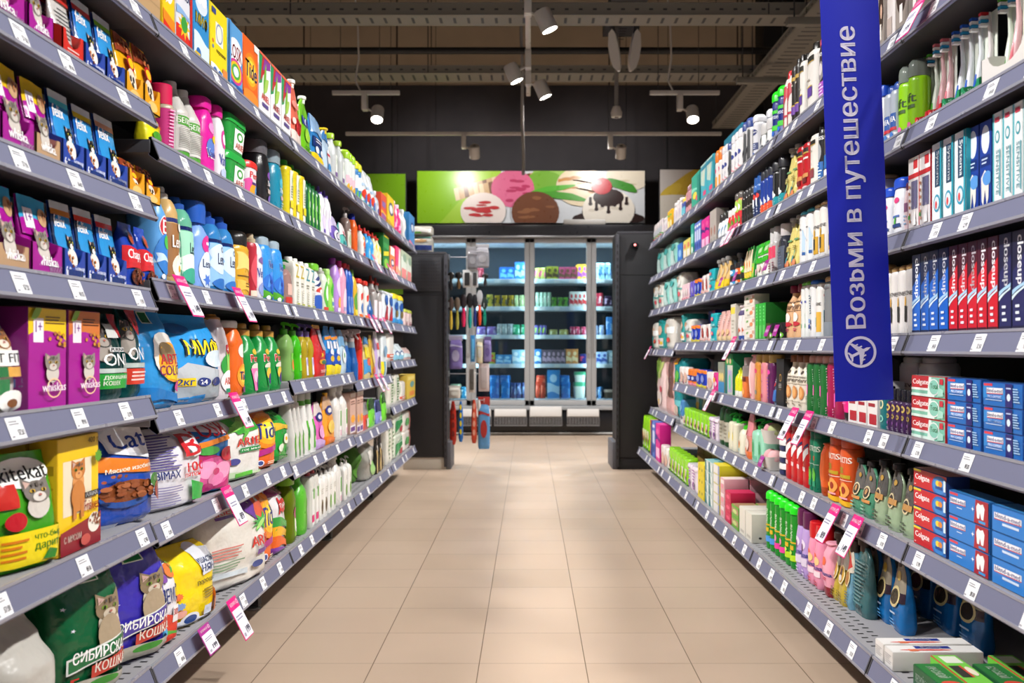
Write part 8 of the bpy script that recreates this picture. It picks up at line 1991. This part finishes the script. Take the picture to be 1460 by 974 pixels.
# price baskets on the bumper
for i in range(4):
    x0 = -.72 + i * .36
    if i == 3:
        x0 += .02
    b = MB()
    b.box(x0, FY - .11, .19, x0 + .33, FY - .1, .26, mat('b8b4ae', 'm'))
    for j in range(7):
        b.box(x0, FY - .118, .11 + j * .012, x0 + .33, FY - .115, .114 + j * .012, HK)
    for j in range(12):
        b.box(x0 + j * .03, FY - .118, .1, x0 + .003 + j * .03, FY - .115, .19, HK)
    b.box(x0, FY - .118, .1, x0 + .33, FY - .02, .105, HK)
    o = fpart(b, 'wire_basket', None)
    c = MB()
    c.box(x0 + .005, FY - .128, .2, x0 + .325, FY - .119, .275 if i != 2 else .3, mat('e8e6e4', 'c'), .001)
    c.build('leaflet_holder', o)

FP = {}
FN = {'bag': 'frozen_food_bag', 'box': 'frozen_food_box', 'tubb': 'ice_cream_tub'}
frng = random.Random(11)


def frozen(kind, x, z, w, h, c, c2, words):
    key = (kind, round(w, 2), round(h, 2), c, c2)
    if key not in FP:
        if kind == 'bag':
            o = bag('frozen_food_bag', w, .12, h, 'pack', c, [wave(.3, .7, c2, .08), E(.5, .5, .26, .2, c)], [], 'f', None, len(FP) + 1, .008)
        elif kind == 'box':
            o = carton_mesh('frozen_food_box', w, .14, h, c, [R(0, 0, 1, 1, c), wave(.2, .5, c2, .06), E(.5, .72, .3, .14, c2)])
        else:
            b = MB()
            b.rings([sell(w * .42, .05, 4, .06, 0), sell(w * .47, .06, 4, .06, h * .75), ], mat(c))
            b.rings([sell(w * .5, .063, 4, .06, h * .75), sell(w * .5, .063, 4, .06, h * .92), sell(w * .46, .058, 4, .06, h)], mat(c2))
            o = b.build('ice_cream_tub')
        FP[key] = o
    else:
        o = copy_tree(FP[key])
    o.location = (x, FY + .13, z)
    o.rotation_euler = (0, 0, frng.uniform(-.12, .12) * (2.5 if kind == 'bag' else 1))
    o['category'] = 'frozen food'
    REG.append((o, words, 'freezer shelf', x, 0, 0))
    return o


ROWS = [  # z, list of (kind, near px, far px, py top, count, colours, words)
    (1.60, [('bag', 676, 690, 382, 2, '8a2a38', 'c86a74', 'dark red'), ('box', 713, 733, 381, 2, '1d5fb0', '6ab0e0', 'royal blue'), ('box', 734, 752, 374, 2, '2f7ad0', 'a8d4f0', 'bright blue'), ('bag', 762, 778, 382, 2, 'b0b858', 'd85a8c', 'olive and pink'), ('box', 779, 796, 380, 2, '7a7a1c', '3a2c14', 'mustard spotted'), ('box', 797, 822, 381, 3, '9a3a5c', '5a3a24', 'plum and brown'), ('box', 823, 837, 377, 2, 'e0a82c', 'a04aa8', 'amber and violet'), ('bag', 848, 872, 375, 3, '9ac4d0', '3a70b0', 'pale blue')]),
    (1.315, [('bag', 694, 704, 420, 1, 'c0b040', '2a5a30', 'yellow green'), ('bag', 705, 732, 421, 3, 'b8981c', '3a3c14', 'yellow and black'), ('bag', 733, 752, 421, 3, 'a8c088', 'd8dcb0', 'pale green'), ('bag', 763, 786, 417, 4, 'a8c8b0', 'e4ecdc', 'mint white'), ('bag', 787, 811, 424, 3, '58982c', '2c4a1c', 'leaf green'), ('box', 812, 836, 416, 4, 'd8dcd4', 'c83a3c', 'white and red upright'), ('bag', 848, 861, 418, 2, 'd8485c', 'ecdce0', 'crimson and white'), ('bag', 862, 873, 422, 1, '4a2c50', 'c8a8c8', 'dark plum')]),
    (1.02, [('bag', 680, 707, 466, 2, '8a70b8', 'b8a8d8', 'lavender'), ('bag', 708, 730, 462, 3, 'b0bcc0', 'e4e8e8', 'silvery white'), ('bag', 731, 753, 463, 2, '2f9a6c', 'a0d8bc', 'emerald'), ('bag', 763, 780, 464, 3, '6a60b0', 'a8d848', 'violet and lime'), ('bag', 784, 808, 470, 2, 'b8b468', 'd8dca0', 'khaki yellow'), ('bag', 812, 836, 466, 3, 'b83c5c', 'e8a0b0', 'rose'), ('bag', 846, 862, 464, 2, 'a0b4d8', 'd8e0f0', 'lavender white'), ('bag', 863, 874, 452, 1, '4a90d8', 'a8d0f4', 'sky blue tall')]),
    (.72, [('box', 697, 706, 503, 1, 'a8b83c', 'd8503c', 'lime and red'), ('box', 707, 729, 506, 2, '3a94d8', 'a8dcf8', 'sky blue'), ('box', 730, 752, 499, 2, '98c8e0', 'e4f0f4', 'icy blue'), ('box', 762, 772, 498, 1, '3a80c0', 'd8e8f0', 'blue and white upright'), ('box', 773, 806, 499, 5, '6a5a68', 'c8a8c0', 'grey plum upright'), ('box', 807, 824, 498, 2, 'd8904c', 'f0d8a8', 'apricot'), ('bag', 826, 840, 505, 1, '2a2c6c', 'c04a6c', 'indigo'), ('box', 850, 866, 502, 2, 'b0c8e8', '2f4a94', 'pale blue and navy'), ('box', 868, 875, 500, 1, '9ab8c8', 'd8e4e8', 'grey blue')]),
    (.36, [('bag', 640, 655, 548, 1, 'b8c8a8', 'e0e8d8', 'pale sage'), ('bag', 656, 676, 552, 2, '3a90b8', 'd8ecf0', 'turquoise'), ('bag', 698, 712, 545, 1, '1f7ad0', '4aa4e8', 'azure'), ('bag', 713, 727, 545, 1, '1f7ad0', '4aa4e8', 'azure'), ('bag', 728, 752, 546, 3, '24407c', '6a90c0', 'navy'), ('bag', 763, 779, 544, 2, 'c03c24', 'e86a4c', 'scarlet'), ('box', 780, 798, 528, 1, '2f8fd8', 'b8dcf4', 'tall bright blue'), ('bag', 799, 813, 545, 1, '1f7ad0', '4aa4e8', 'azure'), ('tubb', 818, 836, 545, 1, 'dfe4d8', '4aa87c', 'white and green'), ('bag', 846, 858, 552, 2, '4a80b8', 'a8c8e0', 'steel blue'), ('tubb', 862, 876, 556, 1, '5a4a3c', 'c8b0a0', 'brown')]),
]
for z, lst in ROWS:
    for kind, pa, pb, py, n, c, c2, wd in lst:
        yy = FY + .13
        xa, xb = (pa - CX) * yy / F, (pb - CX) * yy / F
        hh = max(.06, H + (CY - py) * yy / F - z)
        for i in range(n):
            frozen(kind, xa + (xb - xa) * (i + .5) / n, z + .001, (xb - xa) / n * .97, hh, c, c2, wd + ' frozen food ' + {'bag': 'bag', 'box': 'box', 'tubb': 'tub'}[kind])
for xx, z0, c, c2, wd in [(704, .36, '1f7ad0', '4aa4e8', 'azure frozen food bag'), (719, .36, '1f7ad0', '4aa4e8', 'azure frozen food bag'), (806, .36, '1f7ad0', '4aa4e8', 'azure frozen food bag'), (771, .36, 'c03c24', 'e86a4c', 'scarlet frozen food bag')]:
    yy = FY + .13
    o = frozen('bag', (xx - CX) * yy / F, z0 + .15, .1, .1, c, c2, wd)
    e = REG.pop()
    REG.append((o, wd + ' lying on the lower ones', e[2], e[3], 0, 0))
o = frozen('tubb', (827 - CX) * (FY + .13) / F, .361 + .155, .125, .13, 'dfe4d8', '4aa87c', 'white and green frozen food tub on another tub')

# ================================================================== POSTERS ON THE BACK WALL
PY = 10.9


def poster(name, label, px0, px1, py0, py1, items, c, frame=True):
    x0, x1 = (px0 - CX) * PY / F, (px1 - CX) * PY / F
    z0, z1 = H + (CY - py1) * PY / F, H + (CY - py0) * PY / F
    o = empty(name, ((x0 + x1) / 2, PY, z0))
    w_, h_ = x1 - x0, z1 - z0
    b = MB()
    b.box(-w_ / 2 - .01, .0, -.01, w_ / 2 + .01, .05, h_ + .012, mat('1a191b', 'm'), .003)
    b.build('frame', o)
    b = MB()
    art(b, [R(0, 0, 1, 1, c)] + items, lambda u, v, q: ((u - .5) * w_, -.001 - q * 2, v * h_), 'p')
    b.build('printed_sheet', o)
    hg = MB()
    for s in (-1, 1):
        hg.tube([(s * w_ * .42, .03, h_), (s * w_ * .42, .03, 5.2 - z0)], .003, BLACK, 5)
    hg.build('hanging_wires', o)
    tag(o, label, 'poster')


def scoop(cu, cv, ru, rv, c, c2, k=5, seed=1):
    rr = random.Random(seed)
    out = [E(cu, cv, ru, rv, c, 26)]
    for i in range(k):
        a = rr.uniform(0, 6.28)
        q = rr.uniform(.1, .7)
        out.append(E(cu + ru * q * math.cos(a), cv + rv * q * math.sin(a), ru * rr.uniform(.12, .3), rv * rr.uniform(.05, .1), c2, 10, rr.uniform(-.2, .2)))
    return out


def drip(cu, cv, ru, rv, c):
    out = [E(cu, cv + .42 * rv, .62 * ru, .5 * rv, c)]
    for i, ln in enumerate((.5, 1.0, .65, 1.25, .6, .95, .45)):
        x = cu + ru * (-.72 + .24 * i)
        t = cv + .35 * rv
        out += [R(x - .055 * ru, t - .6 * ln * rv, x + .055 * ru, t + .1 * rv, c), E(x, t - .6 * ln * rv, .085 * ru, .1 * rv, c, 10)]
    return out


ice = [PG([(0, 0), (.33, 0), (.36, .4), (.38, 1), (0, 1)], '8fc41a'), PG([(.1, 0), (.33, 0), (.4, 1), (.22, 1), (.2, .5)], 'a8d03c'), PG([(.3, 0), (.38, 0), (.42, 1), (.37, 1)], 'e4e6e8')]
for j, (cu, cv, n_) in enumerate([(.27, .5, 5), (.40, .72, 7)]):
    pts = [(.17, .42), (.42, .76), (.41, .98), (.16, .66)] if j == 0 else [(.28, .5), (.52, .8), (.52, .98), (.27, .74)]
    ice.append(PG(pts, 'cfa97c'))
    for i in range(6):
        t0 = i / 6
        a = (pts[0][0] + (pts[1][0] - pts[0][0]) * t0, pts[0][1] + (pts[1][1] - pts[0][1]) * t0)
        d_ = (pts[3][0] + (pts[2][0] - pts[3][0]) * t0, pts[3][1] + (pts[2][1] - pts[3][1]) * t0)
        ice.append(PG([a, (a[0] + .018, a[1] + .03), (d_[0] + .018, d_[1] + .02), d_], '7a4f30' if i % 2 else 'e6cfa6'))
ice += [E(.60, .86, .1, .3, '9cc85c'), E(.56, .8, .08, .2, '7ab03c')]
ice += scoop(.42, .66, .095, .36, 'dc6c90', 'b83a62', 9, 3)
ice += scoop(.72, .7, .11, .38, 'e6d2b0', 'b87a34', 5, 4) + [wave(.78, .8, 'c88a3c', .05, .62, .8), wave(.62, .64, 'c88a3c', .05, .64, .8)]
ice += scoop(.93, .9, .1, .28, 'e4d8c4', 'd0c0a4', 3, 6)
ice += [leaf(.64, .52, .12, .3, .8, '4a9a2c'), leaf(.60, .66, .1, .24, 2.2, '5ab034'), leaf(.9, .72, .1, .3, .4, '3f8a2c')]
ice += scoop(.29, .22, .1, .36, 'ecdcd4', 'c02c30', 16, 7)
ice += scoop(.52, .2, .105, .4, '6e422c', '8a5a3c', 9, 8)
ice += [E(.84, .08, .16, .14, '2a1410')] + scoop(.84, .24, .115, .4, 'ece2d4', 'd8ccbc', 4, 9) + drip(.84, .34, .11, .34, '2c1614') + [E(.81, .7, .045, .16, 'b81426'), E(.798, .76, .014, .04, 'e86a70')]
poster('ice_cream_poster', 'wide ice cream poster with scoops and cherry above the freezer', 595, 919, 244, 318, ice, 'd6d8dc')
poster('green_poster', 'plain lime green poster, part hidden by the left shelves', 430, 578, 248, 420, [], '7fb61a')
poster('yellow_poster', 'pale poster with yellow blossom shapes, part hidden by right shelves', 941, 1090, 242, 420, [E(.3, .88, .4, .1, 'd8b43c', 16, .5), E(.1, .82, .12, .05, 'e0c04a', 16, .5), E(.2, .5, .3, .05, 'c8a84c', 16, .1), wave(.6, .75, 'e0d8cc', .05), wave(.3, .45, 'c0b09c', .06), E(.5, .2, .5, .2, 'b8a88c')], 'cfc8c4')

# ================================================================== CEILING: trays, tracks, lamps
TR = mat('8a857c', 'm')
TRW = mat('b8b4ae', 'm')


def cable_tray(name, label, p0, p1, w_=.22, h_=.06, c=TR):
    """perforated metal channel from p0 to p1 (along x or y)"""
    b = MB()
    along = 'x' if abs(p1[0] - p0[0]) > abs(p1[1] - p0[1]) else 'y'
    L0, L1 = (p0[0], p1[0]) if along == 'x' else (p0[1], p1[1])
    q, z = (p0[1] if along == 'x' else p0[0]), p0[2]

    def bxx(a0, a1, c0, c1, z0, z1, m):
        if along == 'x':
            b.box(a0, c0, z0, a1, c1, z1, m)
        else:
            b.box(c0, a0, z0, c1, a1, z1, m)
    bxx(L0, L1, q - w_ / 2, q + w_ / 2, z, z + .003, c)
    bxx(L0, L1, q - w_ / 2, q - w_ / 2 + .003, z, z + h_, c)
    bxx(L0, L1, q + w_ / 2 - .003, q + w_ / 2, z, z + h_, c)
    bxx(L0, L1, q - w_ / 2 - .008, q - w_ / 2, z + h_ - .004, z + h_, c)
    bxx(L0, L1, q - w_ / 2 - .008, q - w_ / 2, z, z + .006, c)
    s = L0 + .05
    while s < L1:
        bxx(s, s + .028, q - w_ / 2 - .0008, q - w_ / 2, z + h_ * .4, z + h_ * .55, STEELD)
        bxx(s, s + .02, q - w_ / 2 + .06, q + w_ / 2 - .06, z - .0008, z, STEELD)
        s += .1
    o = b.build(name)
    r = MB()
    s = L0 + .6
    while s < L1:
        for d_ in (-1, 1):
            if along == 'x':
                r.tube([(s, q + d_ * w_ * .5, z), (s, q + d_ * w_ * .5, 5.2)], .005, STEELD, 6)
            else:
                r.tube([(q + d_ * w_ * .5, s, z), (q + d_ * w_ * .5, s, 5.2)], .005, STEELD, 6)
        s += 1.7
    r.build('hanger_rods', o)
    tag(o, label, 'cable tray')


cable_tray('cable_tray', 'front perforated steel cable tray crossing under the ceiling', (-2.3, 7.3, 3.26), (2.15, 7.3, 3.26), .24, .09)
cable_tray('cable_tray', 'rear perforated cable tray crossing in front of the dark wall', (-3.2, 9.1, 3.33), (2.4, 9.1, 3.33), .3, .07)
cable_tray('cable_tray', 'side cable tray running along the aisle above the right shelves', (2.05, 3.0, 3.2), (2.05, 10.6, 3.2), .26, .06)
b = MB()
b.tube([(-3.2, 8.85, 3.50), (2.4, 8.85, 3.50)], .03, mat('1c1a1a', 'm'), 10)
o = b.build('ceiling_pipe')
tag(o, 'thin dark pipe running above the rear cable tray', 'pipe')
b = MB()
b.box(.64, 6.0, 3.62, .93, 8.85, 3.72, STEELD, .004)
for i in range(40):
    b.box(.69, 6.05 + i * .073, 3.6185, .83, 6.07 + i * .073, 3.6195, BLACK)
o = b.build('cable_ladder')
tag(o, 'grey perforated channel running towards the paddle antennas', 'cable tray')
for x, z, y in [(1.98, 3.04, 8.2), (1.98, 3.0, 6.6), (1.98, 2.96, 5.4)]:
    b = MB()
    b.box(x - .3, y - .03, z, x + .1, y + .03, z + .05, TR, .004)
    b.tube([(x - .25, y, z + .05), (x - .25, y, 5.2)], .005, STEELD, 6)
    o = b.build('tray_bracket')
    tag(o, {8.2: 'farthest', 6.6: 'middle', 5.4: 'nearest'}[y] + ' short bracket under the side cable tray', 'bracket')

LAMPW = mat('d4cfca', 'p')
LAMPG = glow('lamp_glow', (1, .96, .9), 28)
LAMPI = 0


def track_head(x, y, z, az, tilt, label, on=True, r=.052, L=.13, drop=.1):
    """cylinder spotlight on an arm; az turns it, tilt lifts its mouth from straight down"""
    global LAMPI
    o = empty('track_spotlight', (x, y, z))
    b = MB()
    b.box(-.022, -.045, -.13, .022, .045, .0, LAMPW, .004)
    b.build('driver_box', o)
    a = MB()
    a.tube([(0, 0, -.11), (.05, 0, -.13), (.075, 0, -.15)], .009, LAMPW, 8)
    a.build('arm', o)
    c = MB()
    c.lathe([(.02, L * .5), (r * .9, L * .48), (r, L * .4), (r, -L * .5), (r * .9, -L * .5), (r * .86, -L * .42)], LAMPW, 0, 0, 24, cap=False)
    h_ = c.build('lamp_head', o)
    h_.location = (.105, 0, -.16)
    h_.rotation_euler = (math.radians(tilt) * math.cos(az), math.radians(tilt) * math.sin(az), 0)
    g = MB()
    g.lathe([(r * .86, -L * .44), (.0005, -L * .43)], LAMPG if on else mat('8a8680', 'p'), 0, 0, 20)
    g.build('lens', h_)
    tag(o, label, 'spotlight', 'white track spotlights')
    return o


def track(p0, p1, label):
    b = MB()
    if abs(p1[0] - p0[0]) > abs(p1[1] - p0[1]):
        b.box(p0[0], p0[1] - .018, p0[2], p1[0], p0[1] + .018, p0[2] + .034, LAMPW, .003)
    else:
        b.box(p0[0] - .018, p0[1], p0[2], p0[0] + .018, p1[1], p0[2] + .034, LAMPW, .003)
    o = b.build('lighting_track')
    r = MB()
    for t in (.12, .7):
        x, y = p0[0] + (p1[0] - p0[0]) * t, p0[1] + (p1[1] - p0[1]) * t
        r.tube([(x, y, p0[2] + .034), (x, y, 5.2)], .003, STEELD, 5)
    r.build('suspension_wires', o)
    tag(o, label, 'lighting track')


TZ = 3.0
track((-.01, 1.0, TZ), (-.01, 8.45, TZ), 'long white lighting track running down the middle of the aisle')
track((-1.82, 10.0, TZ), (1.9, 10.0, TZ), 'white lighting track crossing in front of the posters')
track((-1.64, 8.4, TZ), (-1.08, 8.4, TZ), 'short white lighting track on the left, hung before the dark wall')
track((1.0, 8.4, TZ), (1.58, 8.4, TZ), 'short white lighting track on the right, hung before the dark wall')
track_head(-1.37, 8.4, TZ, 0, -30, 'lit spotlight on the short left track')
track_head(1.25, 8.4, TZ, 0, -30, 'lit spotlight on the short right track')
track_head(-.65, 10.0, TZ, 0, 38, 'spotlight aimed at the left of the ice cream poster', False)
track_head(.80, 10.0, TZ, 0, 38, 'spotlight aimed at the right of the ice cream poster', False)
for i, (y, s) in enumerate([(6.0, 1), (7.15, -1), (7.6, 1)]):
    t = track_head(-.01, y, TZ, math.pi / 2, 24 * -s, ['nearest spotlight on the aisle track, at the photo top edge', 'middle spotlight on the aisle track, turned to the left', 'farthest spotlight on the aisle track, just behind the middle one'][i])
    if s < 0:
        t.rotation_euler = (0, 0, math.pi)
# cable and hanging wire
b = MB()
pts = [(-.085 + .004 * math.sin(i * 1.1) + .03 * (i / 20), 8.9, 4.9 - (4.9 - 2.42) * i / 20) for i in range(21)]
b.tube(pts, .014, mat('a8a4a0', 'm'), 8)
o = b.build('hanging_cable')
tag(o, 'thick pale cable hanging down to the ice cream poster', 'cable')
for sx, wd in ((-1.43, 'left'), (1.17, 'right')):
    b = MB()
    b.tube([(sx + .02, 8.4, TZ + .04), (sx - .02, 8.4, TZ + .12), (sx + .01, 8.4, TZ + .3), (sx, 8.4, TZ + .6), (sx - .03, 8.4, TZ + .9)], .008, LAMPW, 6)
    o = b.build('power_cord')
    tag(o, 'thin pale power cord rising from the short %s track' % wd, 'cord')
# paddle antennas and their pole
b = MB()
b.tube([(.74, 8.6, 2.85), (.74, 8.6, 3.62)], .018, mat('8a8684', 'm'), 10)
b.lathe([(.045, 2.86), (.05, 2.9), (.03, 2.95)], LAMPW, .74, 8.6, 14)
o = b.build('suspension_pole')
tag(o, 'grey suspension pole with white joint under the paddle antennas', 'pole')
for s, wd in ((-1, 'left'), (1, 'right')):
    prof = [(.0, .18), (.035, .15), (.055, .05), (.055, -.06), (.04, -.14), (.012, -.18)]
    poly = [(x, z) for x, z in prof] + [(-x * .55, z) for x, z in prof[::-1]]
    b = MB()
    b.prism([(x * s, z) for x, z in poly], 'y', -.02, .02, mat('e8e4e0', 'm'))
    o = empty('paddle_antenna', (.80 + s * .075, 8.5, 3.40))
    b.build('blade', o)
    k = MB()
    k.box(-.02, -.012, .14, .02, .012, .235, STEELD)
    k.build('bracket', o)
    o.rotation_euler = (0, math.radians(9 * s), math.radians(20 * s))
    tag(o, 'white leaf-shaped antenna, %s one of the pair under the ceiling' % wd, 'antenna')

# ------------------------------------------------------------------ the lamps' light, plus added floor fill
for i, y in enumerate([.5, 1.6, 2.7, 3.8, 4.9, 6.0, 7.0]):
    for s in (-1, 1):
        spot('shelf_spot', (s * 1.3, y, TZ - .1), (-s * .9, y + .25, .55), SPOT_W, 78, 1.0)
for y in (6.0, 7.4):
    spot('aisle_spot', (0, y, TZ - .25), (0, y + .6, 0), SPOT_W * .1, 90, 1.0)
for y, q in ((.2, 1.0), (1.8, .95), (3.4, .8), (5.0, .5)):
    for s in (-.5, .5):
        spot('floor_fill', (s, y, TZ - .1), (s * .9, y + .5, 0), SPOT_W * .13 * q, 105, 1.0, .25)  # added fill pairs that brighten the aisle floor, no lamps hang here
for x in (-1.27, 1.36):
    spot('side_spot', (x, 8.4, TZ - .26), (x * .5, 8.7, 0), SPOT_W * .6, 100)
for x in (-.75, .70):
    spot('poster_spot', (x, 9.95, TZ - .12), (x, 10.9, 2.55), 42, 110)
for x in (-1.2, 0, 1.2):
    spot('cross_aisle_spot', (x, 9.0, TZ + .1), (x, 9.2, 0), SPOT_W * .45, 110)
for x in (-3.4, 3.4):
    for y in (2.5, 5.5, 8.5):
        spot('next_aisle_spot', (x, y, TZ), (x * .9, y, 0), SPOT_W, 120)

name_all()
name_tags()
